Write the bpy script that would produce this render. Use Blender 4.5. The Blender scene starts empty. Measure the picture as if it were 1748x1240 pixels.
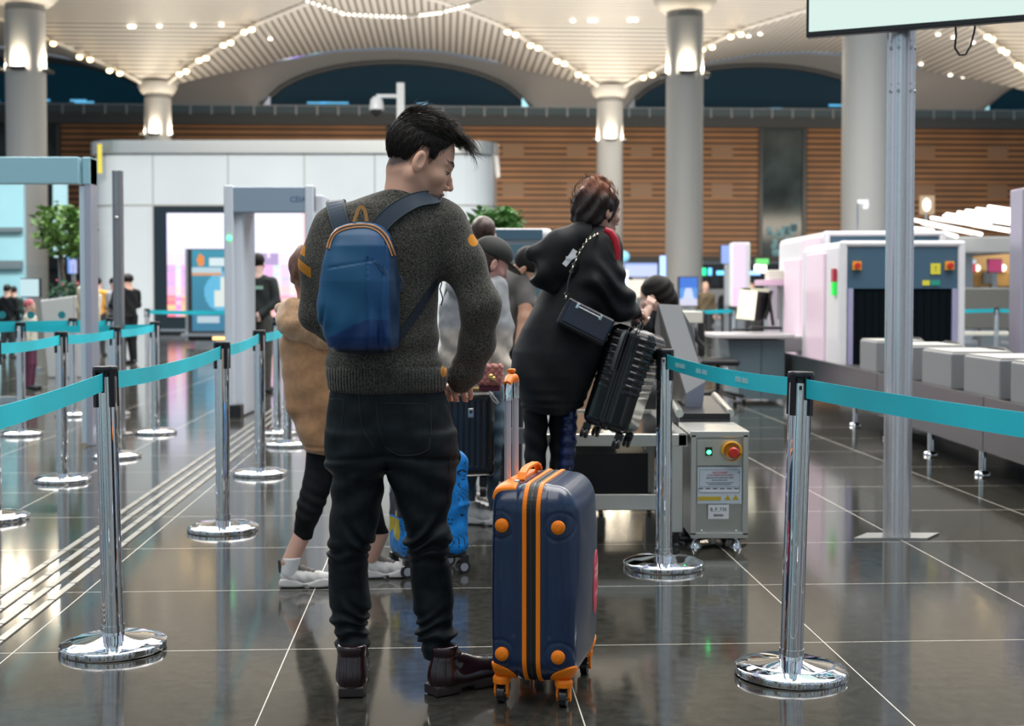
import bpy, bmesh, math, random
import numpy as np
from mathutils import Vector, Matrix, Euler

random.seed(7); np.random.seed(7)
SC = bpy.context.scene
COL = SC.collection
PI = math.pi

# ------------------------------------------------------------------ camera
H = 1.22                    # eye height
F = 2300.0                  # focal length in pixels of a 1748 px wide frame
PITCH = math.atan(75.0 / F)
cam = bpy.data.cameras.new('camera'); cam_o = bpy.data.objects.new('camera', cam); COL.objects.link(cam_o)
cam_o.location = (0, 0, H); cam_o.rotation_euler = (PI/2 - PITCH, 0, 0)
cam.sensor_width = 36; cam.lens = 36 * F / 1748; cam.shift_y = -45 / 1748
cam.clip_start = .05; cam.clip_end = 400
cam.dof.use_dof = True; cam.dof.focus_distance = 4.3; cam.dof.aperture_fstop = 3.8
SC.camera = cam_o

# ------------------------------------------------------------------ view and world
SC.view_settings.view_transform = 'Standard'; SC.view_settings.look = 'None'
SC.view_settings.exposure = 0.12; SC.view_settings.gamma = 1; SC.view_settings.use_curve_mapping = False
W = bpy.data.worlds.new('hall_surroundings'); SC.world = W; W.use_nodes = True
wn = W.node_tree; wn.nodes.clear()
def wnode(t, **k):
    n = wn.nodes.new(t)
    for a, b in k.items(): setattr(n, a, b)
    return n
tc = wnode('ShaderNodeTexCoord'); mp = wnode('ShaderNodeMapping'); mp.inputs['Scale'].default_value = (4.2, 4.2, .3)
nz = wnode('ShaderNodeTexNoise'); nz.inputs['Scale'].default_value = 2.4; nz.inputs['Detail'].default_value = 3
rp = wnode('ShaderNodeValToRGB'); cr = rp.color_ramp
cr.elements[0].position = .38; cr.elements[0].color = (.02, .03, .045, 1)
cr.elements[1].position = .70; cr.elements[1].color = (.10, .12, .15, 1)
for p, c in ((.44, (.16, .18, .20, 1)), (.475, (.75, .74, .72, 1)), (.50, (1.7, 1.75, 1.8, 1)), (.52, (.10, .12, .14, 1)), (.555, (.22, .62, .75, 1)), (.575, (1.0, 1.9, 2.1, 1)), (.60, (.20, .22, .24, 1)), (.63, (.95, .60, 1.9, 1)), (.66, (1.3, 1.3, 1.4, 1))):
    e = cr.elements.new(p); e.color = c
bg = wnode('ShaderNodeBackground'); bg.inputs['Strength'].default_value = .60
wo = wnode('ShaderNodeOutputWorld')
wn.links.new(tc.outputs['Generated'], mp.inputs['Vector']); wn.links.new(mp.outputs['Vector'], nz.inputs['Vector'])
wn.links.new(nz.outputs['Fac'], rp.inputs['Fac']); wn.links.new(rp.outputs['Color'], bg.inputs['Color']); wn.links.new(bg.outputs['Background'], wo.inputs['Surface'])

# ------------------------------------------------------------------ area lights standing for ceiling luminaires, plus added wash lights
def area(name, loc, size, power, color=(1, .96, .9), rot=(0, 0, 0)):
    l = bpy.data.lights.new(name, 'AREA'); l.shape = 'RECTANGLE'; l.size, l.size_y = size; l.energy = power; l.color = color
    o = bpy.data.objects.new(name, l); o.location = loc; o.rotation_euler = rot; COL.objects.link(o); return o
area('ceiling_luminaire', (-3, 1.5, 11), (12, 8), 900)
area('ceiling_luminaire', (5, 10, 11), (12, 8), 2000)
area('ceiling_luminaire', (-8, 18, 11), (12, 8), 1200)
area('ceiling_luminaire', (3, 22, 11), (12, 4), 1500)
area('ceiling_luminaire', (-8, 27, 11.3), (14, 4), 4200)
area('ceiling_luminaire', (14, 28, 11.3), (12, 4), 1800)
area('added_ceiling_wash', (-6, 60, 2.5), (22, 12), 2700, (1, .95, .88), (PI, 0, 0))  # this and the next: unseen upward lights added to brighten the vaults
area('added_ceiling_wash', (17, 61, 2.5), (22, 12), 2700, (1, .95, .88), (PI, 0, 0))
area('added_wall_wash', (8, 78, 6.2), (50, 1.5), 2300, (1, .86, .68), (PI/2*.98, 0, 0))  # unseen light added to brighten the wood end wall

# ------------------------------------------------------------------ helpers
UP = Vector((0, math.sin(PITCH), math.cos(PITCH))); FW = Vector((0, math.cos(PITCH), -math.sin(PITCH)))
def ray(px, py):
    return Vector((1, 0, 0)) * ((px - 874) / F) + UP * (-(py - 575) / F) + FW
def P(px, py, Y):                       # point seen at pixel px, py at depth Y
    d = ray(px, py); return Vector((0, 0, H)) + d * (Y / d.y)
def FL(px, py, z=0):                    # point of the floor (or level z) seen at px, py
    d = ray(px, py); return Vector((0, 0, H)) + d * ((z - H) / d.z)
GA = math.radians(2.89)                 # the building's grid is turned by this much
EX = Vector((math.cos(GA), math.sin(GA), 0)); EY = Vector((-math.sin(GA), math.cos(GA), 0))
def G(gx, gy, z=0): return EX * gx + EY * gy + Vector((0, 0, z))
def toG(p): return p.dot(EX), p.dot(EY)

MATS = {}
def mat(name, col=(.5, .5, .5), rough=.5, metal=0, emit=None, estr=1, noise=None, bump=None, spec=.5, coat=0, trans=0, alpha=1, sheen=0, sss=0):
    """noise = (scale, amount[, second colour]); bump = (scale, strength, distance)"""
    if name in MATS: return MATS[name]
    m = bpy.data.materials.new(name); m.use_nodes = True; nt = m.node_tree; b = nt.nodes['Principled BSDF']
    b.inputs['Base Color'].default_value = (*col, 1); b.inputs['Roughness'].default_value = rough; b.inputs['Metallic'].default_value = metal
    b.inputs['Specular IOR Level'].default_value = spec; b.inputs['Coat Weight'].default_value = coat; b.inputs['Coat Roughness'].default_value = .08
    b.inputs['Transmission Weight'].default_value = trans; b.inputs['Alpha'].default_value = alpha; b.inputs['Sheen Weight'].default_value = sheen
    if sss: b.inputs['Subsurface Weight'].default_value = sss; b.inputs['Subsurface Radius'].default_value = (.012, .005, .003); b.inputs['Subsurface Scale'].default_value = 1
    if emit: b.inputs['Emission Color'].default_value = (*emit, 1); b.inputs['Emission Strength'].default_value = estr
    t = nt.nodes.new('ShaderNodeTexCoord')
    if noise:
        n = nt.nodes.new('ShaderNodeTexNoise'); n.inputs['Scale'].default_value = noise[0]; n.inputs['Detail'].default_value = 5
        nt.links.new(t.outputs['Object'], n.inputs['Vector'])
        r = nt.nodes.new('ShaderNodeValToRGB'); a = noise[1]
        c2 = noise[2] if len(noise) > 2 else tuple(min(1, c * (1 + a)) for c in col)
        c1 = tuple(c * (1 - a) for c in col) if len(noise) < 3 else col
        r.color_ramp.elements[0].position = .35; r.color_ramp.elements[1].position = .65
        r.color_ramp.elements[0].color = (*c1, 1); r.color_ramp.elements[1].color = (*c2, 1)
        nt.links.new(n.outputs['Fac'], r.inputs['Fac']); nt.links.new(r.outputs['Color'], b.inputs['Base Color'])
    if bump:
        n = nt.nodes.new('ShaderNodeTexNoise'); n.inputs['Scale'].default_value = bump[0]; n.inputs['Detail'].default_value = 4
        nt.links.new(t.outputs['Object'], n.inputs['Vector'])
        u = nt.nodes.new('ShaderNodeBump'); u.inputs['Strength'].default_value = bump[1]; u.inputs['Distance'].default_value = bump[2]
        nt.links.new(n.outputs['Fac'], u.inputs['Height']); nt.links.new(u.outputs['Normal'], b.inputs['Normal'])
    MATS[name] = m; return m
def attr_mat(name, attr, stops, rough=.6, noise=None, bump=None, emit=0, sss=0, interp='CONSTANT', mix=None, sheen=0, coat=0):
    """colour from a ramp over a mesh attribute (float) ; noise=(scale, amount)"""
    m = mat(name, (.5, .5, .5), rough, bump=bump, sss=sss, sheen=sheen, coat=coat); nt = m.node_tree; b = nt.nodes['Principled BSDF']
    a = nt.nodes.new('ShaderNodeAttribute'); a.attribute_name = attr
    if stops == 'color': out = a.outputs['Color']
    else:
        r = nt.nodes.new('ShaderNodeValToRGB'); r.color_ramp.interpolation = interp
        while len(r.color_ramp.elements) < len(stops): r.color_ramp.elements.new(.5)
        for e, (p, c) in zip(r.color_ramp.elements, stops): e.position = p; e.color = (*c, 1)
        nt.links.new(a.outputs['Fac'], r.inputs['Fac']); out = r.outputs['Color']
    if noise:
        t = nt.nodes.new('ShaderNodeTexCoord'); n = nt.nodes.new('ShaderNodeTexNoise'); n.inputs['Scale'].default_value = noise[0]; n.inputs['Detail'].default_value = 4
        nt.links.new(t.outputs['Object'], n.inputs['Vector'])
        mr = nt.nodes.new('ShaderNodeMapRange'); mr.inputs['From Min'].default_value = .35; mr.inputs['From Max'].default_value = .65
        mr.inputs['To Min'].default_value = 1 - noise[1]; mr.inputs['To Max'].default_value = 1 + noise[1]
        nt.links.new(n.outputs['Fac'], mr.inputs['Value'])
        v = nt.nodes.new('ShaderNodeVectorMath'); v.operation = 'SCALE'
        nt.links.new(out, v.inputs[0]); nt.links.new(mr.outputs['Result'], v.inputs['Scale']); out = v.outputs[0]
    if not emit: nt.links.new(out, b.inputs['Base Color'])
    else: b.inputs['Base Color'].default_value = (.02, .02, .02, 1)
    if emit: nt.links.new(out, b.inputs['Emission Color']); b.inputs['Emission Strength'].default_value = emit; b.inputs['Roughness'].default_value = .3
    return m

class MB:
    """collects shapes into one mesh"""
    def __init__(s): s.v = []; s.f = []; s.sm = []
    def add(s, vs, fs, M=None, smooth=False):
        o = len(s.v)
        for p in vs:
            p = Vector(p); s.v.append(M @ p if M else p)
        for f in fs: s.f.append([i + o for i in f]); s.sm.append(smooth)
        return s
    def box(s, c, d, M=None, rz=0, bev=0):
        x, y, z = d[0]/2, d[1]/2, d[2]/2
        R = Matrix.Translation(Vector(c)) @ Matrix.Rotation(rz, 4, 'Z')
        if M: R = M @ R
        if bev:
            bm = bmesh.new(); bmesh.ops.create_cube(bm, size=1, matrix=Matrix.Diagonal((*d, 1)))
            bmesh.ops.bevel(bm, geom=bm.edges[:], offset=bev, segments=3, profile=.5, affect='EDGES')
            bm.verts.index_update(); vs = [v.co.copy() for v in bm.verts]; fs = [[v.index for v in f.verts] for f in bm.faces]; bm.free()
            return s.add(vs, fs, R, False)
        vs = [(a*x, b*y, e*z) for a in (-1, 1) for b in (-1, 1) for e in (-1, 1)]
        return s.add(vs, [(0,1,3,2),(4,6,7,5),(0,4,5,1),(2,3,7,6),(0,2,6,4),(1,5,7,3)], R)
    def prism(s, pts, d, M=None, smooth=False):
        """pts in local xz, extruded along y from 0 to d"""
        n = len(pts); vs = [(p[0], 0, p[1]) for p in pts] + [(p[0], d, p[1]) for p in pts]
        fs = [list(range(n)), list(range(2*n-1, n-1, -1))] + [[i, i+n, (i+1) % n+n, (i+1) % n] for i in range(n)]
        return s.add(vs, fs, M, smooth)
    def lathe(s, prof, n=32, M=None, smooth=True, cap=True):
        vs = []; fs = []; m = len(prof)
        for r, z in prof:
            for k in range(n): a = 2*PI*k/n; vs.append((r*math.cos(a), r*math.sin(a), z))
        for i in range(m-1):
            for k in range(n): fs.append((i*n+k, i*n+(k+1) % n, (i+1)*n+(k+1) % n, (i+1)*n+k))
        s.add(vs, fs, M, smooth)
        if cap: s.add(vs[:n], [list(range(n))[::-1]], M); s.add(vs[(m-1)*n:m*n], [list(range(n))], M)
        return s
    def cyl(s, a, b, r, r2=None, n=20, smooth=True):
        a, b = Vector(a), Vector(b); d = b - a; L = d.length
        M = Matrix.Translation(a) @ d.to_track_quat('Z', 'Y').to_matrix().to_4x4()
        return s.lathe([(r, 0), (r2 if r2 is not None else r, L)], n, M, smooth)
    def tube(s, pts, r, n=8, closed=False, M=None, ry=None):
        pts = [Vector(p) for p in pts]; m = len(pts); vs = []; fs = []
        rs = r if isinstance(r, (list, tuple)) else [r]*m
        up0 = Vector((0, 0, 1)); X = None
        for i, p in enumerate(pts):
            t = (pts[(i+1) % m] - pts[i-1]) if closed else (pts[min(i+1, m-1)] - pts[max(i-1, 0)])
            t.normalize()
            if X is None: X = t.orthogonal().normalized() if abs(t.z) > .9 else up0.cross(t).normalized()
            X = (X - t * X.dot(t)).normalized(); Yv = t.cross(X)
            for k in range(n):
                a = 2*PI*k/n; vs.append(p + X * (rs[i]*math.cos(a)) + Yv * ((ry or rs[i])*math.sin(a)))
        mm = m if closed else m-1
        for i in range(mm):
            for k in range(n): fs.append((i*n+k, i*n+(k+1) % n, ((i+1) % m)*n+(k+1) % n, ((i+1) % m)*n+k))
        s.add(vs, fs, M, True)
        if not closed: s.add(vs[:n], [list(range(n))[::-1]], M); s.add(vs[(m-1)*n:m*n], [list(range(n))], M)
        return s
    def ribbon(s, pts, nrm, w, t):
        """flat band along pts; nrm[i] = normal, w width, t thickness"""
        m = len(pts); vs = []; fs = []
        for i in range(m):
            tg = (Vector(pts[min(i+1, m-1)]) - Vector(pts[max(i-1, 0)])).normalized(); nn = Vector(nrm[i] if isinstance(nrm, list) else nrm)
            nn = (nn - tg*nn.dot(tg)).normalized(); sd = tg.cross(nn); ww = w[i] if isinstance(w, list) else w; p = Vector(pts[i])
            vs += [p - sd*ww/2 - nn*t/2, p + sd*ww/2 - nn*t/2, p + sd*ww/2 + nn*t/2, p - sd*ww/2 + nn*t/2]
        for i in range(m-1):
            for k in range(4): fs.append((i*4+k, i*4+(k+1) % 4, i*4+4+(k+1) % 4, i*4+4+k))
        fs += [(3, 2, 1, 0), tuple((m-1)*4+k for k in range(4))]
        return s.add(vs, fs)
    def ball(s, c, r, n=16, M=None):
        r = r if isinstance(r, (tuple, list)) else (r, r, r); vs = []; fs = []; m = n//2
        for i in range(1, m):
            for k in range(n):
                a = PI*i/m; b = 2*PI*k/n; vs.append((c[0]+r[0]*math.sin(a)*math.cos(b), c[1]+r[1]*math.sin(a)*math.sin(b), c[2]-r[2]*math.cos(a)))
        vs += [(c[0], c[1], c[2]-r[2]), (c[0], c[1], c[2]+r[2])]
        for i in range(m-2):
            for k in range(n): fs.append((i*n+k, i*n+(k+1) % n, (i+1)*n+(k+1) % n, (i+1)*n+k))
        b = (m-1)*n
        for k in range(n): fs.append((b, (k+1) % n, k)); fs.append((b+1, (m-2)*n+k, (m-2)*n+(k+1) % n))
        return s.add(vs, fs, M, True)

def link(name, me, m=None, parent=None, world=False, loc=None):
    o = bpy.data.objects.new(name, me); COL.objects.link(o)
    if m: me.materials.append(m)
    if parent:
        o.parent = parent
        if world: o.matrix_parent_inverse = Matrix.Translation(parent.location).inverted() if parent.rotation_euler.z == 0 else parent.matrix_basis.inverted()
    return o
def obj(name, mb, m=None, parent=None, world=False, bev=0, smooth=None):
    me = bpy.data.meshes.new(name); me.from_pydata([tuple(v) for v in mb.v], [], mb.f)
    me.polygons.foreach_set('use_smooth', mb.sm if smooth is None else [smooth]*len(mb.f)); me.update()
    o = link(name, me, m, parent, world)
    if bev:
        b = o.modifiers.new('bevel', 'BEVEL'); b.width = bev; b.segments = 2; b.limit_method = 'ANGLE'
    return o
def recalc(o):
    bm = bmesh.new(); bm.from_mesh(o.data); bmesh.ops.recalc_face_normals(bm, faces=bm.faces[:]); bm.to_mesh(o.data); bm.free(); return o
def thing(name, label, cat, loc=(0, 0, 0), rz=0, group=None):
    o = bpy.data.objects.new(name, None); COL.objects.link(o); o.location = loc; o.rotation_euler = (0, 0, rz); o.empty_display_size = .1
    o['label'] = label; o['category'] = cat
    if group: o['group'] = group
    return o
def tag(o, label, cat, group=None, kind=None):
    o['label'] = label; o['category'] = cat
    if group: o['group'] = group
    if kind: o['kind'] = kind
    return o
def struct(o, label=None):
    o['kind'] = 'structure'
    if label: o['label'] = label
    return o
def origin_to(o, p):
    p = Vector(p); o.data.transform(Matrix.Translation(-p)); o.location = p; return o
def dup(root, loc=None, rz=None, label=None, group=None):
    def cp(s, par):
        c = s.copy(); COL.objects.link(c); c.parent = par
        for ch in s.children: cp(ch, c)
        return c
    r = root.copy(); COL.objects.link(r)
    for ch in root.children: cp(ch, r)
    if loc is not None: r.location = loc
    if rz is not None: r.rotation_euler = (0, 0, rz)
    if label: r['label'] = label
    if group: r['group'] = group
    return r
def text(name, body, size, loc, rot, m, parent=None, ext=.0004, align='CENTER', sx=1):
    c = bpy.data.curves.new(name, 'FONT'); c.body = body; c.size = size; c.extrude = ext; c.align_x = align; c.align_y = 'CENTER'; c.resolution_u = 3
    o = bpy.data.objects.new(name, c); COL.objects.link(o)
    me = bpy.data.meshes.new_from_object(o.evaluated_get(bpy.context.evaluated_depsgraph_get())); bpy.data.objects.remove(o); me.name = name
    me.materials.clear(); o = link(name, me, m, parent); o.location = loc; o.rotation_euler = rot; o.scale = (sx, 1, 1)
    return o

# ------------------------------------------------------------------ implicit surfaces (for bodies, clothes, bags)
def V(*a): return np.array(a, dtype=np.float32)
def snet(f, lo, hi, h):
    """polygonise f<0 with surface nets"""
    lo = np.array(lo, np.float32); hi = np.array(hi, np.float32)
    n = np.ceil((hi - lo) / h).astype(int) + 1
    ax = [lo[i] + h*np.arange(n[i], dtype=np.float32) for i in range(3)]
    Fv = np.empty(tuple(n), np.float32)
    st = max(1, int(400000 // (n[1]*n[2])))
    for i in range(0, n[0], st):
        X, Y, Z = np.meshgrid(ax[0][i:i+st], ax[1], ax[2], indexing='ij')
        Fv[i:i+st] = f(np.stack([X.ravel(), Y.ravel(), Z.ravel()], 1)).reshape(X.shape)
    Fv[0] = Fv[-1] = 1e-3+abs(Fv[0]); Fv[:, 0] = abs(Fv[:, 0])+1e-3; Fv[:, -1] = abs(Fv[:, -1])+1e-3; Fv[:, :, 0] = abs(Fv[:, :, 0])+1e-3; Fv[:, :, -1] = abs(Fv[:, :, -1])+1e-3
    S = Fv < 0
    cnt = np.zeros(tuple(n-1), np.int8)
    cs = [(i, j, k) for i in (0, 1) for j in (0, 1) for k in (0, 1)]
    for i, j, k in cs: cnt += S[i:n[0]-1+i, j:n[1]-1+j, k:n[2]-1+k]
    act = (cnt > 0) & (cnt < 8); ai = np.argwhere(act)
    idx = -np.ones(act.shape, np.int64); idx[act] = np.arange(len(ai))
    pos = np.zeros((len(ai), 3), np.float32); w = np.zeros(len(ai), np.float32)
    for a in cs:
        for d in range(3):
            if a[d] == 0:
                b = list(a); b[d] = 1
                fa = Fv[ai[:, 0]+a[0], ai[:, 1]+a[1], ai[:, 2]+a[2]]; fb = Fv[ai[:, 0]+b[0], ai[:, 1]+b[1], ai[:, 2]+b[2]]
                c = (fa < 0) != (fb < 0); t = np.where(c, fa/np.where(c, fa-fb, 1), 0)
                q = np.tile(np.array(a, np.float32), (len(ai), 1)); q[:, d] += t
                pos[c] += q[c]; w[c] += 1
    verts = lo + (ai + pos / w[:, None]) * h
    faces = []
    for d in range(3):
        e, g = (d+1) % 3, (d+2) % 3
        sl = [slice(None)]*3; sr = [slice(None)]*3; sl[d] = slice(0, -1); sr[d] = slice(1, None)
        ed = np.argwhere(S[tuple(sl)] != S[tuple(sr)])
        ok = (ed[:, e] > 0) & (ed[:, g] > 0) & (ed[:, e] < n[e]-1) & (ed[:, g] < n[g]-1); ed = ed[ok]
        if not len(ed): continue
        q = []
        for oe, og in ((-1, -1), (0, -1), (0, 0), (-1, 0)):
            c = ed.copy(); c[:, e] += oe; c[:, g] += og; q.append(idx[c[:, 0], c[:, 1], c[:, 2]])
        q = np.stack(q, 1); ins = S[ed[:, 0], ed[:, 1], ed[:, 2]]
        q[~ins] = q[~ins][:, ::-1]; faces.append(q)
    return verts, np.concatenate(faces)
def keep_big(v, f):
    return v, f
def smesh(name, f, lo, hi, h, m, parent=None, M=None, world=True, attrs=None, keep=None):
    v, q = snet(f, lo, hi, h)
    me = bpy.data.meshes.new(name)
    me.vertices.add(len(v)); me.loops.add(q.size); me.polygons.add(len(q))
    at = {k: fn(v) for k, fn in (attrs or {}).items()}
    if M is not None: v = v @ np.array(M.to_3x3(), np.float32).T + np.array(M.translation, np.float32)
    me.vertices.foreach_set('co', v.astype(np.float32).ravel()); me.loops.foreach_set('vertex_index', q.ravel().astype(np.int32))
    me.polygons.foreach_set('loop_start', np.arange(0, q.size, 4, dtype=np.int32)); me.polygons.foreach_set('loop_total', np.full(len(q), 4, np.int32))
    me.polygons.foreach_set('use_smooth', np.ones(len(q), bool))
    for k, a in at.items():
        if a.ndim == 1:
            t = me.attributes.new(k, 'FLOAT', 'POINT'); t.data.foreach_set('value', a.astype(np.float32))
        else:
            t = me.attributes.new(k, 'FLOAT_COLOR', 'POINT'); t.data.foreach_set('color', np.concatenate([a, np.ones((len(a), 1))], 1).astype(np.float32).ravel())
    me.update(); me.validate()
    return link(name, me, m, parent, world)
def smin(a, b, k):
    h = np.clip(.5 + .5*(b-a)/k, 0, 1); return b*(1-h) + a*h - k*h*(1-h)
def smax(a, b, k): return -smin(-a, -b, k)
def cap(p, a, b, r1, r2=None):
    r2 = r1 if r2 is None else r2; a = V(*a); b = V(*b); ab = b-a; t = np.clip(((p-a) @ ab)/float(ab @ ab), 0, 1)
    return np.linalg.norm(p - a - t[:, None]*ab, axis=1) - (r1 + (r2-r1)*t)
def chain(p, pts, rs, k=.02):
    d = None
    for i in range(len(pts)-1):
        c = cap(p, pts[i], pts[i+1], rs[i], rs[i+1]); d = c if d is None else smin(d, c, k)
    return d
def ell(p, c, r, R=None):
    q = p - V(*c)
    if R is not None: q = q @ np.array(R, np.float32)
    r = V(*r); k0 = np.linalg.norm(q/r, axis=1); k1 = np.linalg.norm(q/(r*r), axis=1) + 1e-9
    return k0*(k0-1)/k1
def rbox(p, c, hs, r, R=None):
    q = p - V(*c)
    if R is not None: q = q @ np.array(R, np.float32)
    q = np.abs(q) - (V(*hs) - r)
    return np.linalg.norm(np.maximum(q, 0), axis=1) + np.minimum(q.max(1), 0) - r
def zloft(p, rows, rnd=.02, pw=2.0):
    """rows: (z, cx, cy, rx, ry) ; limb or torso running up and down"""
    rows = sorted(rows); z = [r[0] for r in rows]; pz = p[:, 2]
    cx, cy, rx, ry = [np.interp(pz, z, [r[i] for r in rows]).astype(np.float32) for i in (1, 2, 3, 4)]
    u = np.abs(p[:, 0]-cx)/rx; v = np.abs(p[:, 1]-cy)/ry
    k = (u**pw + v**pw)**(1/pw)
    d = (k-1)*np.minimum(rx, ry)
    e = np.maximum(z[0]-pz, pz-z[-1])
    return smax(d, e, rnd)
def prow(py, xl, xr, Y, ry):
    """a loft row from the outline in the photograph's pixels at depth Y"""
    a = P(xl, py, Y); b = P(xr, py, Y); return (a.z, (a.x+b.x)/2, Y, (b.x-a.x)/2, ry)
def wob(p, s, ph=0, ax=(1, 1, 1)):
    x, y, z = p[:, 0]*s*ax[0], p[:, 1]*s*ax[1], p[:, 2]*s*ax[2]
    return (np.sin(x+1.3*y+ph+1.7*np.sin(z*.7+ph))*.5 + np.sin(1.7*z-.8*x+2.1*ph+np.sin(y*1.3))*.5)
def strands(name, lines, r, m, parent, world=True, n=3):
    vs = []; fs = []
    for pts in lines:
        pts = [Vector(q) for q in pts]; k = len(pts); o = len(vs); X = None
        for i, q in enumerate(pts):
            t = (pts[min(i+1, k-1)] - pts[max(i-1, 0)]).normalized()
            if X is None: X = t.orthogonal().normalized()
            X = (X - t*X.dot(t)).normalized(); Yv = t.cross(X); rr = r*(1 - .85*(i/(k-1))**1.5)
            for j in range(n): a = 2*PI*j/n; vs.append(tuple(q + X*(rr*math.cos(a)) + Yv*(rr*math.sin(a))))
        for i in range(k-1):
            for j in range(n): fs.append((o+i*n+j, o+i*n+(j+1) % n, o+(i+1)*n+(j+1) % n, o+(i+1)*n+j))
    me = bpy.data.meshes.new(name); me.from_pydata(vs, [], fs); me.polygons.foreach_set('use_smooth', [True]*len(fs)); me.update()
    return link(name, me, m, parent, world)
def screen(name, c, ex, ez, nx, nz, fn, mt, parent=None, world=False):
    """flat lit screen: grid of nx by nz cells, colour fn(u, v)"""
    c, ex, ez = Vector(c), Vector(ex), Vector(ez); vs = [tuple(c + ex*(i/nx-.5) + ez*(j/nz-.5)) for j in range(nz+1) for i in range(nx+1)]
    fs = [(j*(nx+1)+i, j*(nx+1)+i+1, (j+1)*(nx+1)+i+1, (j+1)*(nx+1)+i) for j in range(nz) for i in range(nx)]
    me = bpy.data.meshes.new(name); me.from_pydata(vs, [], fs); a = me.attributes.new('pic', 'FLOAT_COLOR', 'FACE')
    a.data.foreach_set('color', [x for j in range(nz) for i in range(nx) for x in (*fn((i+.5)/nx, (j+.5)/nz), 1)])
    return link(name, me, mt, parent, world)
M_SCREEN = attr_mat('lit_screen', 'pic', 'color', emit=.8)
M_CHROME = mat('chrome', (.90, .91, .93), .035, 1)
M_STEEL = mat('brushed_steel', (.50, .50, .48), .28, 1, bump=(60, .05, .002))
M_ALU = mat('satin_aluminium', (.55, .57, .60), .3, 1)
M_BLACK = mat('black_plastic', (.012, .012, .014), .35)
M_RUBBER = mat('black_rubber', (.01, .01, .01), .7)
# ================================================================== SETTING
# floor of polished dark tiles
fm = bpy.data.materials.new('polished_tile_floor'); fm.use_nodes = True; nt = fm.node_tree; b = nt.nodes['Principled BSDF']
t = nt.nodes.new('ShaderNodeTexCoord'); br = nt.nodes.new('ShaderNodeTexBrick'); br.offset = 0; br.squash = 1
TS = .928
for k, v in (('Scale', 1.0), ('Mortar Size', .0018), ('Mortar Smooth', 0), ('Bias', 0), ('Brick Width', TS), ('Row Height', TS)): br.inputs[k].default_value = v
n1 = nt.nodes.new('ShaderNodeTexNoise'); n1.inputs['Scale'].default_value = 22; n1.inputs['Detail'].default_value = 8; n1.inputs['Roughness'].default_value = .7
r1 = nt.nodes.new('ShaderNodeValToRGB'); r1.color_ramp.elements[0].position = .3; r1.color_ramp.elements[1].position = .75
r1.color_ramp.elements[0].color = (.016, .0158, .0135, 1); r1.color_ramp.elements[1].color = (.062, .060, .050, 1)
nt.links.new(t.outputs['Object'], br.inputs['Vector']); nt.links.new(t.outputs['Object'], n1.inputs['Vector']); nt.links.new(n1.outputs['Fac'], r1.inputs['Fac'])
nt.links.new(r1.outputs['Color'], br.inputs['Color1']); nt.links.new(r1.outputs['Color'], br.inputs['Color2']); br.inputs['Mortar'].default_value = (.62, .58, .50, 1)
nt.links.new(br.outputs['Color'], b.inputs['Base Color'])
mr = nt.nodes.new('ShaderNodeMapRange'); mr.inputs['To Min'].default_value = .095; mr.inputs['To Max'].default_value = .5
nt.links.new(br.outputs['Fac'], mr.inputs['Value']); nt.links.new(mr.outputs['Result'], b.inputs['Roughness'])
n2 = nt.nodes.new('ShaderNodeTexNoise'); n2.inputs['Scale'].default_value = 90; n2.inputs['Detail'].default_value = 3
bu = nt.nodes.new('ShaderNodeBump'); bu.inputs['Strength'].default_value = .035; bu.inputs['Distance'].default_value = .002
nt.links.new(t.outputs['Object'], n2.inputs['Vector']); nt.links.new(n2.outputs['Fac'], bu.inputs['Height']); nt.links.new(bu.outputs['Normal'], b.inputs['Normal'])
b.inputs['IOR'].default_value = 1.62
mb = MB(); mb.box((0, 0, -.1), (120, 130, .2))
fo = obj('floor', mb, fm); o0 = FL(492.5, 1109)
k = round((45 - toG(o0)[1]) / TS); k2 = round((4 - toG(o0)[0]) / TS)
fo.location = o0 + EY * (k*TS) + EX*(k2*TS); fo.rotation_euler = (0, 0, GA); struct(fo)

# tactile guiding strips: four rows of short bars set in the floor
M_TACT = mat('tactile_bar', (.30, .29, .26), .3, .5)
for i, (pxx, pyy) in enumerate(((0, 1017), (0, 1041), (0, 1067), (0, 1095))):
    a = FL(pxx, pyy); ga, gb = toG(a)
    mb = MB()
    for j in range(-7, 70):
        y0 = gb + j*.31
        mb.box((0, y0 + .15 - gb, .0025), (.030, .298, .005))
    o = obj('tactile_guide_strip', mb, M_TACT); o.location = G(ga, gb); o.rotation_euler = (0, 0, GA)
    tag(o, ('outermost (left) pale guide strip of bars across the dark floor', 'second guide strip from the left, running between stanchions', 'third guide strip from the left on the dark floor', 'guide strip of bars nearest the man, at right of the four')[i], 'floor strip', 'tactile guide strips')

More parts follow.
